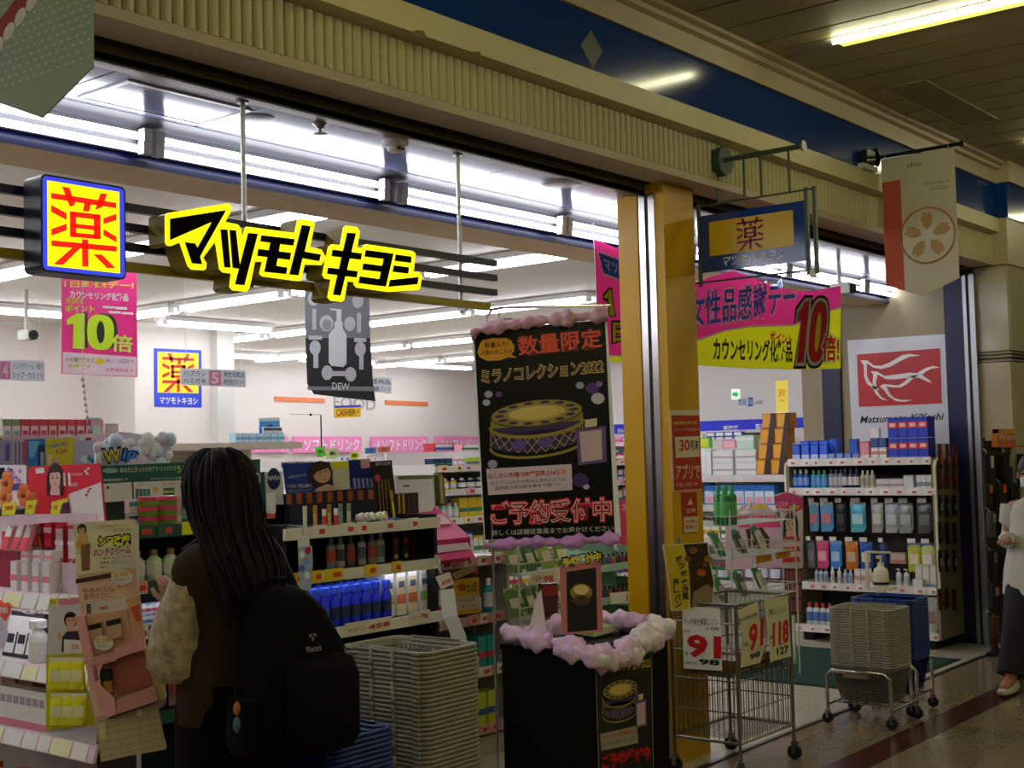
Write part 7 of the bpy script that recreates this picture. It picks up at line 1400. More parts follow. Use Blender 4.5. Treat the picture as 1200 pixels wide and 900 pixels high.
# mint racks of small nail bottles right of the poster
MINT = mat('#8cb4a0', .5)
mr = thing('mint_rack', 'mint green rack of nail colour bottles left of the yellow pillar', 'rack', (5.9, 4.4, 0)); f = fx(4.35)
xa, xb = ony(700, 680, 4.35).x, ony(756, 680, 4.35).x
MB().box((xa, 4.55, 0), (xb, 4.58, 1.12)).build('back_panel', MINT, mr)
for j, py in enumerate((665, 703, 738)):
    z = ony(728, py, 4.35).z; MB().box((xa, 4.35, z-.012), (xb, 4.55, z)).build('tier', MINT, mr); MB().box((xa, 4.345, z-.012), (xb, 4.352, z+.03)).build('front_lip', mat('#a8ccb8', .4), mr)
    for x in (xa, xb-.01): MB().box((x, 4.35, z-.02), (x+.01, 4.55, z+.11)).build('side_plate', MINT, mr)
    for k in range(10): place(*bottle(.015, .085, ('#8a3048', '#4a2c30', '#3c6a50', '#5a4a80', '#a85a48', '#30304a')[(k+j) % 6], '#1c1c20', None, capr=.5, sy=1.), 'nail_bottle', 'small nail colour bottle on the %s tier of the mint rack' % ('top', 'middle', 'bottom')[j], 'bottle', (xa+.03+k*(xb-xa-.06)/9, 4.39, z), 0, 'nail bottles on the %s mint tier' % ('top', 'middle', 'bottom')[j])
price_card('white price card with red 398 on the mint rack', fx(4.335), [(715, 695), (746, 692), (746, 706), (716, 708)], [('398', (733, 704), (744, 703), (733, 697), CRED, .02)])
t, p = sheet('round_label', 'white oval label on the mint rack top', 'label', fx(4.53), [(724+5*math.cos(a*.52), 641+4.5*math.sin(a*.52)) for a in range(12)], WHITE, .003); p.text('爪', (721.5, 643), (726.5, 642.6), (721.5, 638.6), CRED, 1); p.done()
f = fx(4.545); board('header_sign', f, [(723, 586), (760, 584), (760, 640), (724, 640)], mat('#e83870', .5), .01, mr); p = Print(f, mr); p.text('ネイル', (728, 600), (750, 599), (728, 590), mat('#f0c8d0', .5), 1, .02); p.done()
# ---------------------------------------------------------------- beyond the right opening
hx = 9.95
yA, yB = onx(932, 568, hx).y, onx(790, 568, hx).y
gh = thing('shelf_unit', 'white shelf unit of boxed tissues beyond the right opening', 'shelf', (hx+.25, (yA+yB)/2, 0))
MB().box((hx+.45, yA, 0), (hx+.48, yB, 1.55)).build('back_panel', WB, gh)
for y in (yA, yB-.02): MB().box((hx, y, 0), (hx+.45, y+.02, 1.25)).build('side_panel', WB, gh)
HZ = [.35, .70, 1.0, 1.255]
for z in HZ:
    MB().box((hx, yA+.02, z-.02), (hx+.45, yB-.02, z)).build('shelf_board', WB, gh); MB().box((hx-.012, yA, z-.055), (hx, yB, z+.005)).build('price_rail', RL, gh)
    for k in range(5): y = yA+.1+k*.19; MB().box((hx-.015, y, z-.045), (hx-.012, y+.07, z-.005)).build('price_tag', mat(('#e8e0e0', '#e8c8c8')[k % 2], .5), gh)
def hrow(px0, px1, n, z, dx, spec, name, label, cat, group, py=560):
    for i in range(n):
        px = px0+(px1-px0)*(i+.5)/n; place(*spec, name, label, cat, (hx+dx, onx(px, py, hx+dx).y, z), RX, group if n > 1 else None)
WBX = lambda: carton(.20, .12, .11, '#d8dadc', '#e6e6e6', ('#c0a8b4', .35, .5))
hrow(834, 888, 2, 1.257, .05, WBX(), 'tissue_box', 'white tissue box in the lower layer beyond the pillar', 'box', 'lower layer of white tissue boxes'); hrow(834, 888, 2, 1.368, .06, WBX(), 'tissue_box', 'white tissue box in the upper layer beyond the pillar', 'box', 'upper layer of white tissue boxes')
hrow(863, 886, 1, 1.48, .06, carton(.17, .1, .12, '#a8d8c0', '#c8e4d4', ('#e8f0ec', .6, .85)), 'mint_box', 'mint striped box on top of the white tissue boxes', 'box', None); hrow(822, 834, 2, 1.257, .05, carton(.05, .1, .23, '#dcdee0', '#e8e8e8'), 'tall_white_box', 'tall white box beside the pillar', 'box', 'tall white boxes beside the pillar')
hrow(822, 832, 1, 1.50, .2, carton(.1, .05, .09, '#58c048', '#c8d82c'), 'lime_box', 'small lime box at the pillar edge', 'box', None); hrow(848, 864, 1, 1.49, .2, carton(.13, .05, .07, '#d86a88', '#e8b0bc'), 'pink_box', 'small pink pack behind the white tissue boxes', 'box', None)
for j in range(4):
    for k in range(2):
        px = 895+j*1.8+k*17
        t = place(*carton(.125, .12, .13, '#d88c1c', '#e8a838', ('#3a2a26', .0, .06), None), 'hair_colour_box', 'orange hair colour box in tier %s of the %s stack' % (('one', 'two', 'three', 'four')[j], ('left', 'right')[k]), 'box', (hx+.03+.015*j, onx(px, 560, hx+.03).y, 1.257+j*.131), RX, 'orange hair colour boxes')
        MB().prism([(.0, 0), (.062, 0), (.062, .13), (.022, .13)], (0, -.0012, 0), (1, 0, 0), (0, 0, 1), (0, -.002, 0)).build('photo_panel', mat('#3c2c2a', .4), t, local=True)
hrow(826, 908, 7, 1.003, .03, carton(.10, .1, .17, '#3c8cdc', '#d8e4f0', ('#2c6cc8', .7, .98), ('#e8a0b8', .12, .4)), 'detergent_box', 'blue and white detergent refill below the tissue boxes', 'box', 'blue and white detergent refills', 600)
rnd2 = random.Random(5)
for z, nm in ((.70, 'third'), (.35, 'lowest')): fill('%s board of the shelf beyond the right opening' % nm, rnd2, 'y', yA+.03, yB-.03, hx+.05, z, .24, ['green', 'white', 'brown', 'teal', 'red', 'cream'], wmin=.07, wmax=.12)
place(*bottle(.05, .2, '#4a4038', '#1c1a18', '#6a5a48'), 'dark_bottle', 'dark bottle at the pillar edge under the tissue shelf', 'bottle', (hx+.1, onx(832, 570, hx+.1).y, 1.003+.17), RX)
# shelves against the far right wall
gf = thing('shelf_unit', 'long pale shelf unit along the far right wall', 'shelf', (14.6, 8.5, 0)); MB().box((14.9, 5.0, 0), (14.99, 12.0, 1.72)).build('back_panel', WB, gf)
for z in (.3, .7, 1.05, 1.35, 1.6): MB().box((14.45, 5.0, z-.02), (14.9, 12.0, z)).build('shelf_board', WB, gf); MB().box((14.438, 5.0, z-.05), (14.45, 12.0, z+.005)).build('price_rail', mat('#d0b8bc', .4), gf)
for z, h_, nm in ((1.05, .22, 'third'), (1.35, .18, 'fourth'), (1.6, .12, 'top')): fill('%s board of the far right wall shelf' % nm, rnd2, 'y', 7.6, 11.9, 14.5, z, h_, list(PAL), wmin=.12, wmax=.22)
# wire rack with a standee in the right opening
wr_ = wire_rack('wire_rack', 'white wire dump rack with yellow price flags in the right opening', 7.0, 7.85, 3.98, 4.3, 0, 1.12, (.55, .82, 1.02), mat('#b8bcb0', .4))
for j, z in enumerate((.56, .83)):
    for k in range(6): place(*pouch(.11, .15, ('#2c7a4a', '#c8c4b4', '#4a3a34')[k % 3], '#a8a890', '#3c8a58', False, .3), 'snack_pack', '%s pack in the %s tier of the rack in the right opening' % (('green', 'white', 'brown')[k % 3], ('lower', 'upper')[j]), 'pack', (7.08+k*.135, 4.08+.1*(k % 2), z), .15, '%s tier packs of the dump rack' % ('lower', 'upper')[j], (-.4, 0))
for k in range(4): place(*bottle(.03, .24, '#1c7a34', '#2c9a44', '#58b060', sy=1.), 'green_bottle', 'green glass bottle standing by the yellow pillar edge', 'bottle', (7.03+.045*k, 4.03+.07*(k % 2), 1.025), 0, 'green bottles by the pillar edge')
f = fcam(890, 625, 9.15, -.15); t, p = sheet('pink_header', 'white and pink arched header display behind the wire rack', 'display', f, [(850, 668), (850, 603), (863, 601), (868, 594), (880, 589), (897, 590), (907, 600), (915, 612), (917, 665)], mat('#c8a8b4', .4), .02)
p.poly([(851, 604), (912, 603), (915, 618), (866, 618)], mat('#d84878', .4), 1, 'pink_panel'); p.text('Lee', (879, 597), (897, 596), (879, 590), mat('#d8c020', .4), 2, .05); p.poly([(874, 620), (893, 618), (902, 630), (902, 646), (878, 648)], mat('#4a2c28', .4), 1, 'photo_print'); p.poly([(872, 597), (878, 591), (877, 602), (866, 603)], mat('#e8d8e0', .4), 1); p.done(); c = f.P(*f.px(885, 660)); MB().cyl((c.x, c.y, 0), c, .012, 6).build('post', WW, t)
f = fcam(927, 625, 8.95, -.15); t, p = sheet('woman_standee', 'cardboard standee of a woman in a red striped shirt beside the wire rack', 'standee', f, [(907, 580), (922, 576), (941, 581), (941, 664), (939, 666), (916, 666), (914, 600)], mat('#b4a8a4', .4), .01)
p.poly([(907, 582), (922, 577), (941, 583), (941, 597), (925, 602), (910, 599)], mat('#b83468', .4), 1, 'pink_panel'); p.text('うるツヤ', (910, 598), (923, 597), (910, 588), mat('#e8a0b8', .4), 2, .02); p.poly([(925, 593), (937, 592), (936, 596), (926, 597)], mat('#a8a030', .4), 2); face(p, 926.5, 614, 14, 20, '#c89c88', '#231a18', 2, True)
for k in range(5): p.poly([(918, 629+k*6), (936, 628+k*6), (938, 634+k*6), (917, 635+k*6)], mat('#b82c30' if k % 2 == 0 else '#c8b0ac', .4), 4, 'shirt_stripe')
p.done(); c = f.P(*f.px(928, 660), -.02); MB().cyl((c.x, c.y, 0), c, .012, 6).build('post', WW, t)
t, p = sheet('red_panel_rack', 'dark red hanging panel of slim packs below the standee', 'display', fcam(930, 690, 8.93, -.15), [(919, 666), (940, 666), (940, 720), (920, 721)], mat('#5a1c20', .5), .02)
for k in range(4):
    for j in range(3): p.poly([(921+k*4.8, 669+j*17), (924.5+k*4.8, 669+j*17), (924.5+k*4.8, 683+j*17), (921+k*4.8, 683+j*17)], mat('#8a4a48', .4), 1, 'pack_print')
p.done()
price_card('yellow price flag on the wire rack left of the standee', fcam(895, 655, 8.42), [(886, 650), (904, 646), (905, 657), (886, 661)], [('158', (889, 658), (902, 655.5), (889, 652), mat('#b8501c', .5), .02)], m=mat('#b8941c', .5)); price_card('yellow price flag on the wire rack beside the striped shirt', fcam(918, 650, 8.52), [(908, 646), (926, 642), (927, 652), (909, 656)], [('98', (911, 653), (924, 650), (911, 647), mat('#b8501c', .5), .02)], m=mat('#b8941c', .5))
# ================================================================ PEOPLE
def skin_mesh(name, verts, edges, radii, m, parent, sub=2, root=0):
    me = bpy.data.meshes.new(name); me.from_pydata([tuple(v) for v in verts], edges, []); o = bpy.data.objects.new(name, me); COL.objects.link(o)
    md = o.modifiers.new('s', 'SKIN'); md.use_smooth_shade = True; md.branch_smoothing = .3
    sk = me.skin_vertices[0].data
    for i, r in enumerate(radii): sk[i].radius = r if isinstance(r, tuple) else (r, r); sk[i].use_root = (i == root)
    ss = o.modifiers.new('d', 'SUBSURF'); ss.levels = ss.render_levels = sub
    dg = bpy.context.evaluated_depsgraph_get(); ev = o.evaluated_get(dg); nm = bpy.data.meshes.new_from_object(ev)
    bpy.data.objects.remove(o); nm.name = name; off = wloc(parent)
    for v in nm.vertices: v.co -= off
    nm.materials.clear(); nm.materials.append(m)
    for p_ in nm.polygons: p_.use_smooth = True
    return link(name, nm, parent)
def hand(parent, wrist, direc, up, m, s_=1., curl=.6):
    """palm, four fingers and a thumb that leaves the side of the palm"""
    d = Vector(direc).normalized(); u = Vector(up); u = (u-d*u.dot(d)).normalized(); sd = d.cross(u); w_ = Vector(wrist); mb = MB()
    pts = [w_, w_+d*.035*s_, w_+d*.075*s_]; rings = []
    for p_, a, b in zip(pts, (.022, .036, .038), (.016, .015, .012)): rings.append([p_+sd*(a*s_*math.cos(t))+u*(b*s_*math.sin(t)) for t in [2*math.pi*k/10 for k in range(10)]])
    mb.loft(rings)
    for k, (off, ln) in enumerate(((-.027, .060), (-.009, .070), (.009, .066), (.026, .052))):
        b0 = w_+d*.07*s_+sd*off*s_; b1 = b0+(d*math.cos(curl*.4)-u*math.sin(curl*.4))*ln*.45*s_; b2 = b1+(d*math.cos(curl)-u*math.sin(curl))*ln*.32*s_; b3 = b2+(d*math.cos(curl*1.5)-u*math.sin(curl*1.5))*ln*.25*s_
        mb.tube([b0, b1, b2, b3], [.0088*s_, .0084*s_, .0076*s_, .0055*s_], 8)
    b0 = w_+d*.025*s_-sd*.028*s_; mb.tube([b0, b0+(d*.6-sd*.7-u*.2).normalized()*.03*s_, b0+(d*.6-sd*.7-u*.2).normalized()*.03*s_+(d*.9-sd*.2-u*.3).normalized()*.028*s_], [.011*s_, .0095*s_, .007*s_], 8)
    return mb.build('hand', m, parent, smooth=True, sharp=70)
def person(label, base, J, skinm, scale=1.):
    """J: world joints; one continuous body"""
    t = thing('person', label, 'person', base)
    names = ['pelvis', 'belly', 'chest', 'neck0', 'neck', 'chin', 'head', 'crown', 'shl', 'ell', 'wrl', 'shr', 'elr', 'wrr', 'hipl', 'knl', 'anl', 'tol', 'hipr', 'knr', 'anr', 'tor']
    R_ = dict(pelvis=(.13, .10), belly=(.115, .085), chest=(.13, .09), neck0=.06, neck=.045, chin=(.062, .07), head=(.078, .092), crown=(.055, .065), shl=.055, ell=.04, wrl=.026, shr=.055, elr=.04, wrr=.026, hipl=.085, knl=.055, anl=.038, tol=.03, hipr=.085, knr=.055, anr=.038, tor=.03)
    E_ = [('pelvis', 'belly'), ('belly', 'chest'), ('chest', 'neck0'), ('neck0', 'neck'), ('neck', 'chin'), ('chin', 'head'), ('head', 'crown'), ('chest', 'shl'), ('shl', 'ell'), ('ell', 'wrl'), ('chest', 'shr'), ('shr', 'elr'), ('elr', 'wrr'), ('pelvis', 'hipl'), ('hipl', 'knl'), ('knl', 'anl'), ('anl', 'tol'), ('pelvis', 'hipr'), ('hipr', 'knr'), ('knr', 'anr'), ('anr', 'tor')]
    ix = {n: i for i, n in enumerate(names)}
    skin_mesh('body', [J[n] for n in names], [(ix[a], ix[b]) for a, b in E_], [R_[n] if not isinstance(R_[n], (int, float)) else R_[n]*scale for n in names], skinm, t)
    return t
def head_details(t, head, fwd, hairm, skinm):
    """face on the front of the head: eyes, nose, mouth, ears"""
    F_ = Vector(fwd).normalized(); S_ = F_.cross(Vector((0, 0, 1))); h = Vector(head); Z = Vector((0, 0, 1))
    for s_ in (-1, 1):
        MB().ball(h+F_*.078+S_*.03*s_-Z*.005, (.012, .012, .007), 8, 5).build('eye', mat('#1c1412', .4), t); MB().ball(h+S_*.074*s_-Z*.015, (.014, .018, .026), 8, 5).build('ear', skinm, t)
    MB().hexa([h+F_*.08+S_*-.012-Z*.045, h+F_*.105+S_*0-Z*.045, h+F_*.08+S_*.012-Z*.045, h+F_*.07-Z*.045, h+F_*.08+S_*-.006-Z*.0, h+F_*.088-Z*0, h+F_*.08+S_*.006-Z*0, h+F_*.07-Z*0]).build('nose', skinm, t)
    MB().ball(h+F_*.08-Z*.07, (.02, .02, .006), 8, 4).build('mouth', mat('#9a4a48', .5), t)
SKIN = mat('#b98a72', .55); SKD = mat('#a87058', .55)
V = Vector
# the shopper with the backpack, seen from behind, facing the shelves
B = V((2.63, 3.28, 0))
J = dict(pelvis=(2.63, 3.29, .80), belly=(2.63, 3.29, .96), chest=(2.63, 3.27, 1.13), neck0=(2.63, 3.28, 1.235), neck=(2.63, 3.295, 1.29), chin=(2.63, 3.33, 1.345), head=(2.63, 3.335, 1.41), crown=(2.63, 3.325, 1.475), shl=(2.49, 3.27, 1.195), ell=(2.53, 3.33, .95), wrl=(2.585, 3.52, 1.03), shr=(2.77, 3.28, 1.195), elr=(2.79, 3.33, .95), wrr=(2.76, 3.53, .96), hipl=(2.55, 3.29, .76), knl=(2.54, 3.30, .43), anl=(2.54, 3.28, .085), tol=(2.54, 3.42, .035), hipr=(2.71, 3.29, .76), knr=(2.72, 3.30, .43), anr=(2.72, 3.28, .085), tor=(2.72, 3.42, .035))
pe = person('long haired shopper seen from behind in a dark vest with lace sleeves', B, {k: V(v) for k, v in J.items()}, SKIN)
head_details(pe, J['head'], (0, 1, 0), None, SKIN)
def ring(c, a, b, n=20, ph=0., wob=0., rnd_=None): return [V((c[0]+a*math.cos(2*math.pi*k/n), c[1]+b*math.sin(2*math.pi*k/n)*(1+wob*math.sin(3*k)), c[2])) for k in range(n)]
HAIR = mat('#080504', .6, noise=.3, scale=60., spec=.15)
hr = []
for z, a, b, dy in ((1.540, .006, .006, .0), (1.536, .032, .036, .0), (1.524, .060, .068, .0), (1.500, .084, .096, -.002), (1.465, .101, .113, -.005), (1.42, .110, .121, -.010), (1.37, .113, .118, -.02), (1.32, .114, .105, -.04), (1.27, .118, .09, -.07), (1.22, .124, .075, -.11), (1.17, .122, .06, -.15), (1.12, .11, .048, -.175), (1.07, .085, .036, -.19), (1.03, .05, .02, -.195), (1.0, .015, .008, -.195)):
    n = 28; hr.append([V((2.628+(a+.005*math.sin(k*2.3+z*30))*math.cos(2*math.pi*k/n), 3.325+dy+(b+.005*math.sin(k*3.1+z*20))*math.sin(2*math.pi*k/n), z)) for k in range(n)])
MB().loft(hr).build('hair', HAIR, pe, smooth=True, sharp=80)
st_ = MB(); rh = random.Random(12)
for q in range(95):
    k = rh.randrange(28); k2 = (k+1) % 28; w_ = rh.random(); top_ = rh.randint(1, 3); end_ = rh.randint(9, 14); pts = []
    for i in range(top_, end_):
        c_ = V((2.628, 3.325, hr[i][0].z)); p_ = hr[i][k].lerp(hr[i][k2], w_); d_ = p_-V((sum(v.x for v in hr[i])/28, sum(v.y for v in hr[i])/28, p_.z)); pts.append(p_+d_.normalized()*(.002+.003*math.sin(i*.9+q)))
    st_.tube(pts, [.0042]*(len(pts)-2)+[.003, .001], 5)
o_ = st_.build('hair_strands', mat('#0a0605', .5, spec=.22), pe, smooth=True); o_['kind'] = 'stuff'
for i, (x, dx) in enumerate(((-.10, -.03), (-.115, -.012), (.10, .03), (.09, .012), (-.06, -.01), (.05, .02), (0, .0))):
    MB().tube([V((2.63+x, 3.27, 1.30)), V((2.63+x+dx, 3.20, 1.20)), V((2.63+x+dx*1.4, 3.14, 1.10)), V((2.63+x+dx*1.2, 3.11, 1.0+.03*(i % 3)))], [.022, .02, .014, .003], 7).build('hair_lock', HAIR, pe, smooth=True)
VEST = mat('#33281b', .9, noise=.25, scale=40., spec=.15)
vr = []
for z, a, b in ((.70, .178, .128), (.78, .18, .132), (.88, .172, .124), (.98, .168, .118), (1.06, .182, .118), (1.12, .198, .115), (1.17, .204, .105), (1.205, .192, .092), (1.235, .15, .078), (1.258, .085, .062)): vr.append(ring((2.63, 3.28, z), a, b, 24, wob=.02))
MB().loft(vr).build('vest', VEST, pe, smooth=True, sharp=80)
LACE = mat('#a8987a', .9, noise=.8, scale=34., bump=1.)
def sleeve(pts, rad, m, name='sleeve'):
    rings = []; pts = [V(p) for p in pts]; n = 18
    for i, p_ in enumerate(pts):
        d = (pts[min(i+1, len(pts)-1)]-pts[max(i-1, 0)]).normalized(); u = d.orthogonal().normalized(); v = d.cross(u)
        rings.append([p_+u*(rad[i]*(1+.10*math.sin(k*2.1+i*1.7))*math.cos(2*math.pi*k/n))+v*(rad[i]*(1+.10*math.sin(k*1.3+i))*math.sin(2*math.pi*k/n)) for k in range(n)])
    return MB().loft(rings).build(name, m, pe, smooth=True, sharp=80)
sleeve([(2.505, 3.28, 1.17), (2.485, 3.29, 1.12), (2.475, 3.30, 1.05), (2.478, 3.315, .99), (2.49, 3.335, .94), (2.50, 3.35, .90), (2.51, 3.36, .875), (2.515, 3.365, .865)], [.04, .058, .072, .085, .10, .108, .10, .06], LACE)
sleeve([(2.50, 3.33, .935), (2.52, 3.38, .945), (2.545, 3.43, .975), (2.57, 3.48, 1.005), (2.583, 3.515, 1.025)], [.08, .095, .085, .06, .034], LACE, 'sleeve_cuff')
sleeve([(2.76, 3.27, 1.215), (2.785, 3.28, 1.16), (2.80, 3.29, 1.08), (2.80, 3.31, 1.0), (2.79, 3.34, .92), (2.775, 3.40, .91), (2.765, 3.50, .955)], [.05, .068, .078, .085, .09, .07, .036], LACE)
hand(pe, (2.587, 3.525, 1.032), (.15, .35, .9), (0, -1, .3), SKIN, .92, .7); hand(pe, J['wrr'], (-.1, .9, .2), (0, 0, 1), SKIN, .92, .8)
TROU = mat('#040406', .9, spec=.15)
for s_, hx_, kx in ((-1, 2.555, 2.545), (1, 2.705, 2.715)):
    MB().loft([ring((hx_, 3.285, .82), .09, .12), ring((hx_, 3.285, .7), .098, .125), ring((kx, 3.29, .5), .092, .11), ring((kx, 3.285, .3), .088, .10), ring((kx, 3.28, .09), .085, .095)]).build('trouser_leg', TROU, pe, smooth=True, sharp=80)
    MB().loft([ring((kx, 3.32, .0), .045, .13), ring((kx, 3.32, .04), .046, .13), ring((kx, 3.30, .085), .04, .09)]).build('shoe', mat('#1c1c20', .6), pe, smooth=True)
MB().loft([ring((2.63, 3.285, .66), .165, .13), ring((2.63, 3.285, .84), .165, .13)]).build('waist', TROU, pe, smooth=True)
# backpack
bp = thing('backpack', 'large black backpack with a small pale emblem worn by the shopper', 'backpack', (2.665, 3.06, .60)); BKP = mat('#040405', .85, noise=.15, scale=60., spec=.15)
def rrect(cx, cy, a, b, z, r=.05): return [V((cx+x, cy+y, z)) for x, y in rr(-a, -b, a, b, min(r, a*.9, b*.9), 5)]
MB().loft([rrect(2.68, 3.055, .13, .06, .60), rrect(2.685, 3.05, .165, .09, .63), rrect(2.69, 3.045, .178, .10, .72), rrect(2.69, 3.045, .172, .098, .82), rrect(2.68, 3.055, .155, .09, .94), rrect(2.67, 3.07, .13, .075, 1.03), rrect(2.66, 3.085, .095, .055, 1.09), rrect(2.655, 3.10, .05, .025, 1.115)]).build('main_body', BKP, bp, smooth=True, sharp=50)
MB().loft([rrect(2.70, 2.95, .12, .03, .625), rrect(2.70, 2.945, .14, .045, .66), rrect(2.70, 2.945, .142, .045, .84), rrect(2.70, 2.955, .13, .03, .89), rrect(2.70, 2.965, .1, .015, .905)]).build('front_pocket', mat('#050506', .85, spec=.15), bp, smooth=True, sharp=50)
MB().loft([rrect(2.505, 3.06, .03, .05, .64, .02), rrect(2.50, 3.06, .034, .055, .70, .02), rrect(2.505, 3.06, .03, .05, .80, .02)]).build('side_pocket', mat('#050506', .85, spec=.15), bp, smooth=True)
for x in (2.55, 2.73): MB().tube([V((x, 3.12, 1.04)), V((x-.01, 3.16, 1.20)), V((x-.01, 3.24, 1.275)), V((x-.015, 3.37, 1.22)), V((x-.02, 3.41, 1.08)), V((x-.01, 3.38, .95)), V((x, 3.12, .72))], .017, 8).build('shoulder_strap', BKP, bp, smooth=True)
MB().tube([V((2.62, 3.09, 1.09)), V((2.63, 3.07, 1.135)), V((2.67, 3.07, 1.135)), V((2.68, 3.09, 1.09))], .009, 8).build('carry_loop', BKP, bp, smooth=True)
f = Fr((2.70, 2.945, 0), (1, 0, 0), (0, -1, 0)); p = Print(f, bp, px=False, base=.012); EM = mat('#8a8878', .6)
e0 = -.07; ez = .925
f2_ = Fr((2.68, 2.952, 0), (1, 0, 0), (0, -1, .12)); p = Print(Fr((2.68, 2.9585, .95), (1, 0, 0), (0, -1, .1)), bp, px=False, base=.004)
p.text('Wantack', (-.03, -.03), (.032, -.03), (-.03, -.012), EM, 1, .02)
for k in range(3): p.ell(-.008+.009*k, .012+(.006 if k != 1 else -.004), .007, .004, EM, 1, 'emblem', 10, rot=(45, 90, 135)[k])
p.done()
MB().ball((2.478, 3.055, .775), (.016, .016, .022), 10, 6).build('charm', mat('#b86a2c', .5), bp); MB().ball((2.475, 3.05, .73), (.02, .016, .026), 10, 6).build('charm', mat('#4a6068', .5), bp)
# passer-by at the right edge, walking to the left
c = onk(1211, 548, 8.0); hz_ = c.z; cx, cy = c.x, c.y
k_ = 1.0
J2 = dict(pelvis=(cx+.02, cy, .72), belly=(cx+.02, cy, .87), chest=(cx+.0, cy, 1.03), neck0=(cx-.01, cy, 1.14), neck=(cx-.015, cy, 1.19), chin=(cx-.035, cy, 1.245), head=(cx-.035, cy, 1.30), crown=(cx-.03, cy, 1.365), shl=(cx, cy-.14, 1.09), ell=(cx+.02, cy-.17, .88), wrl=(cx-.18, cy-.12, .88), shr=(cx, cy+.14, 1.09), elr=(cx-.0, cy+.17, .89), wrr=(cx-.21, cy+.11, .895), hipl=(cx+.02, cy-.07, .70), knl=(cx+.05, cy-.07, .40), anl=(cx+.25, cy-.07, .11), tol=(cx+.15, cy-.07, .03), hipr=(cx+.02, cy+.07, .70), knr=(cx-.20, cy+.07, .40), anr=(cx-.34, cy+.08, .09), tor=(cx-.48, cy+.08, .05))
p2 = person('passer-by in a white top and dark trousers cut off at the right edge', (cx, cy, 0), {k: V(v) for k, v in J2.items()}, SKD)
head_details(p2, J2['head'], (-1, 0, 0), None, SKD)
MB().ball(V(J2['head'])+V((.018, 0, .02)), (.092, .086, .10), 14, 8).build('hair', mat('#15100e', .5), p2, smooth=True)
MB().loft([[V((cx-.085-.03*math.cos(t)*.5+(-.02), cy+.055*math.sin(t), z)) if 0 else V((cx-.06-.05*w_*abs(math.cos(t)), cy+.06*math.sin(t), z)) for t in [math.pi*(k/10-.5) for k in range(11)]] for z, w_ in ((1.215, .9), (1.24, 1.2), (1.275, 1.1))], closed=False, caps=False).build('face_mask', mat('#d0d0d0', .7), p2, smooth=True)
WTOP = mat('#b8b6ae', .8, noise=.05, scale=20.)
MB().loft([ring((cx+.01, cy, .56), .20, .215), ring((cx+.015, cy, .70), .185, .205), ring((cx+.015, cy, .80), .16, .185), ring((cx+.02, cy, .90), .135, .17), ring((cx+.0, cy, 1.05), .115, .16), ring((cx-.005, cy, 1.11), .09, .13), ring((cx-.01, cy, 1.15), .055, .06)]).build('top', WTOP, p2, smooth=True, sharp=80)
pe = p2
for s_, a in ((-1, 'l'), (1, 'r')): sleeve([V(J2['sh'+a])+V((0, 0, .01)), V(J2['sh'+a]).lerp(V(J2['el'+a]), .5), V(J2['el'+a]), V(J2['el'+a]).lerp(V(J2['wr'+a]), .5), V(J2['el'+a]).lerp(V(J2['wr'+a]), .85)], [.062, .062, .06, .05, .042], WTOP)
hand(p2, J2['wrl'], (-.95, .1, .05), (0, 0, 1), SKD, .95, .35); hand(p2, J2['wrr'], (-.95, -.05, .03), (0, 0, 1), SKD, .95, .35)
for s_, a in ((-1, 'l'), (1, 'r')):
    hp, kn, an, to = (V(J2[q+a]) for q in ('hip', 'kn', 'an', 'to'))
    sleeve([hp+V((0, 0, .06)), hp, hp.lerp(kn, .5), kn, kn.lerp(an, .5), kn.lerp(an, .93)], [.10, .105, .098, .092, .085, .082], mat('#14121c', .85), 'trouser_leg')
    d = (to-an); d.z = 0; d.normalize(); sd = V((-d.y, d.x, 0)); dz = to-an; SH = mat('#b8b4a8', .6); rings = []
    for q, w_, h0, h1 in ((-.075, .028, .0, .07), (-.05, .038, -.002, .085), (0, .04, -.002, .09), (.05, .042, -.002, .07), (.10, .044, -.002, .05), (.145, .036, 0, .04), (.17, .012, .008, .03)):
        o_ = an+d*q; zz = an.z-.085+(dz.z+.055)*max(0, q)/.17*.6
        rings.append([o_+sd*w_*math.cos(t)+V((0, 0, zz-an.z+h0+(h1-h0)*(.5+.5*math.sin(t)))) for t in [2*math.pi*k/12 for k in range(12)]])
    so = MB().loft(rings).build('shoe', SH, p2, smooth=True, sharp=70)
    for k in range(3): q = an+d*(.03+.025*k)+V((0, 0, -.085+.083-.012*k)); MB().cyl(q-sd*.025, q+sd*.025, .003, 5).build('lace', WHITE, so)
# ================================================================ GLOVE RACK at the right edge
rk = thing('clothing_rack', 'dark rack of gloves and socks standing at the right edge', 'rack', (9.5, 3.2, 0)); gx0, gx1, gy = 9.20, 9.72, 3.19
for x in (gx0, gx1): MB().cyl((x, gy, 0), (x, gy, 1.52), .012, 8).build('post', DARKMETAL, rk)
MB().box((gx0, gy-.006, .02), (gx1, gy+.006, 1.5)).build('back_grid', mat('#1a1512', .7), rk); MB().box((gx0-.02, gy-.18, 0), (gx1+.01, gy+.04, .03)).build('base', DARKMETAL, rk)
f = fx(gy-.03); t, p = sheet('warm_sign', 'orange and yellow Warm Goods sign on top of the dark rack', 'sign', f, [(1163, 503), (1216, 502), (1216, 525), (1163, 524)], mat('#c8602c', .5), .006)
p.poly([(1163, 503), (1170, 503), (1168, 524), (1163, 524)], mat('#c8982c', .5), 1); p.poly([(1163, 503), (1216, 502), (1216, 508), (1163, 508)], mat('#c88a3c', .5), 1); p.text('Warm Goods', (1170, 515.5), (1215, 515), (1170, 508.5), mat('#d8ccc0', .5), 2, .01); p.done()
MB().cyl((gx0+.3, gy-.03, 1.40), (gx0+.3, gy-.03, 1.5), .005, 6).build('holder', STEEL, t)
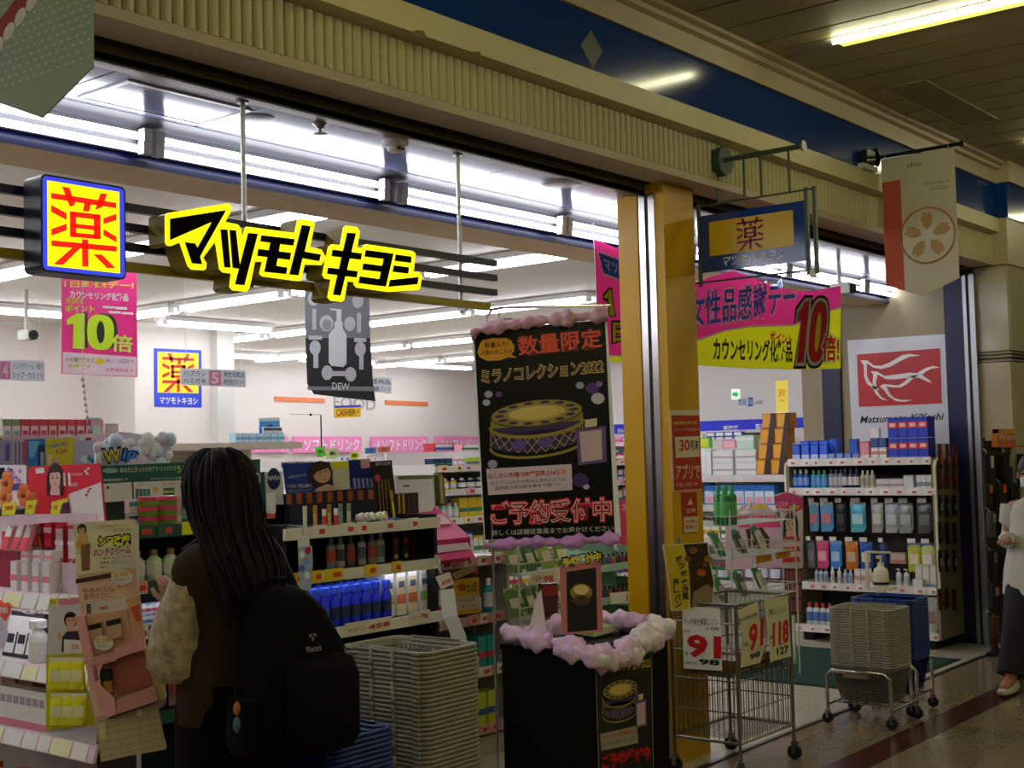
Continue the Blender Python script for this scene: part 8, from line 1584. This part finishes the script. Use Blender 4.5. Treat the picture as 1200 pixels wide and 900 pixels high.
def glove(label, px, py, w_, h_, c_, tagc=None, tagdx=0., kind='glove_pack'):
    c = ony(px, py, gy-.06); t = thing(kind, label, 'gloves', (c.x, gy-.06, c.z-h_))
    a, b = w_/2, h_
    MB().loft([[V((c.x+s_*q*math.cos(k*math.pi/6), gy-.06+.022*math.sin(k*math.pi/6), c.z-b+zz*b)) for k in range(12) for s_ in (1,)] for zz, q in ((0, a*.75), (.08, a*.98), (.5, a), (.85, a*.9), (1, a*.6))]).build('fabric', mat(c_, .9), t, smooth=True)
    MB().tube([V((c.x, gy-.06, c.z-.01)), V((c.x, gy-.03, c.z+.03)), V((c.x, gy, c.z+.03))], .003, 5).build('hook', STEEL, t)
    if tagc: MB().box((c.x+tagdx-.026, gy-.088, c.z-b*.42), (c.x+tagdx+.026, gy-.084, c.z-b*.08)).build('tag', mat(tagc, .6), t)
for i, (px, py, w_, h_, c_, tg, lb_) in enumerate(((1158, 531, .16, .24, '#0e0f14', '#b8b0a8', 'black knit glove pair with a white tag at the top left'), (1180, 530, .18, .25, '#0d0d11', '#8a8450', 'black knit glove pair with an olive tag'), (1196, 532, .14, .24, '#141418', None, 'black glove pair at the frame edge'),
    (1157, 566, .10, .16, '#2a1c10', '#a8601c', 'brown glove pack with an orange card'), (1173, 566, .10, .16, '#1c1014', '#c84830', 'dark glove pack with a red orange card'), (1191, 566, .10, .15, '#1a1814', '#5c5438', 'dark glove pack with a khaki card'),
    (1161, 600, .13, .17, '#4a4644', '#8c8680', 'grey sock pack with a pale card'), (1179, 601, .12, .17, '#5a1418', '#a89c98', 'dark red sock pack with a pale card'), (1162, 645, .17, .2, '#0c0d11', '#5a5a50', 'black pouch pack in the middle of the rack'), (1182, 645, .17, .2, '#0d0e12', '#6a6c6c', 'black pouch pack with grey print'),
    (1164, 686, .09, .16, '#1c1e28', '#b86a48', 'navy sock pack with an orange top'), (1179, 687, .09, .16, '#1a1c24', '#b8845c', 'navy sock pack with a peach top'), (1166, 722, .13, .2, '#4a2418', None, 'rust coloured sock pack near the floor'), (1181, 722, .1, .2, '#3a1c14', None, 'dark rust sock pack near the floor'), (1167, 752, .07, .09, '#1a1816', '#a8a49c', 'small dark pack with a white tag at the rack foot'))):
    glove(lb_, px, py, w_, h_, c_, tg, 0)
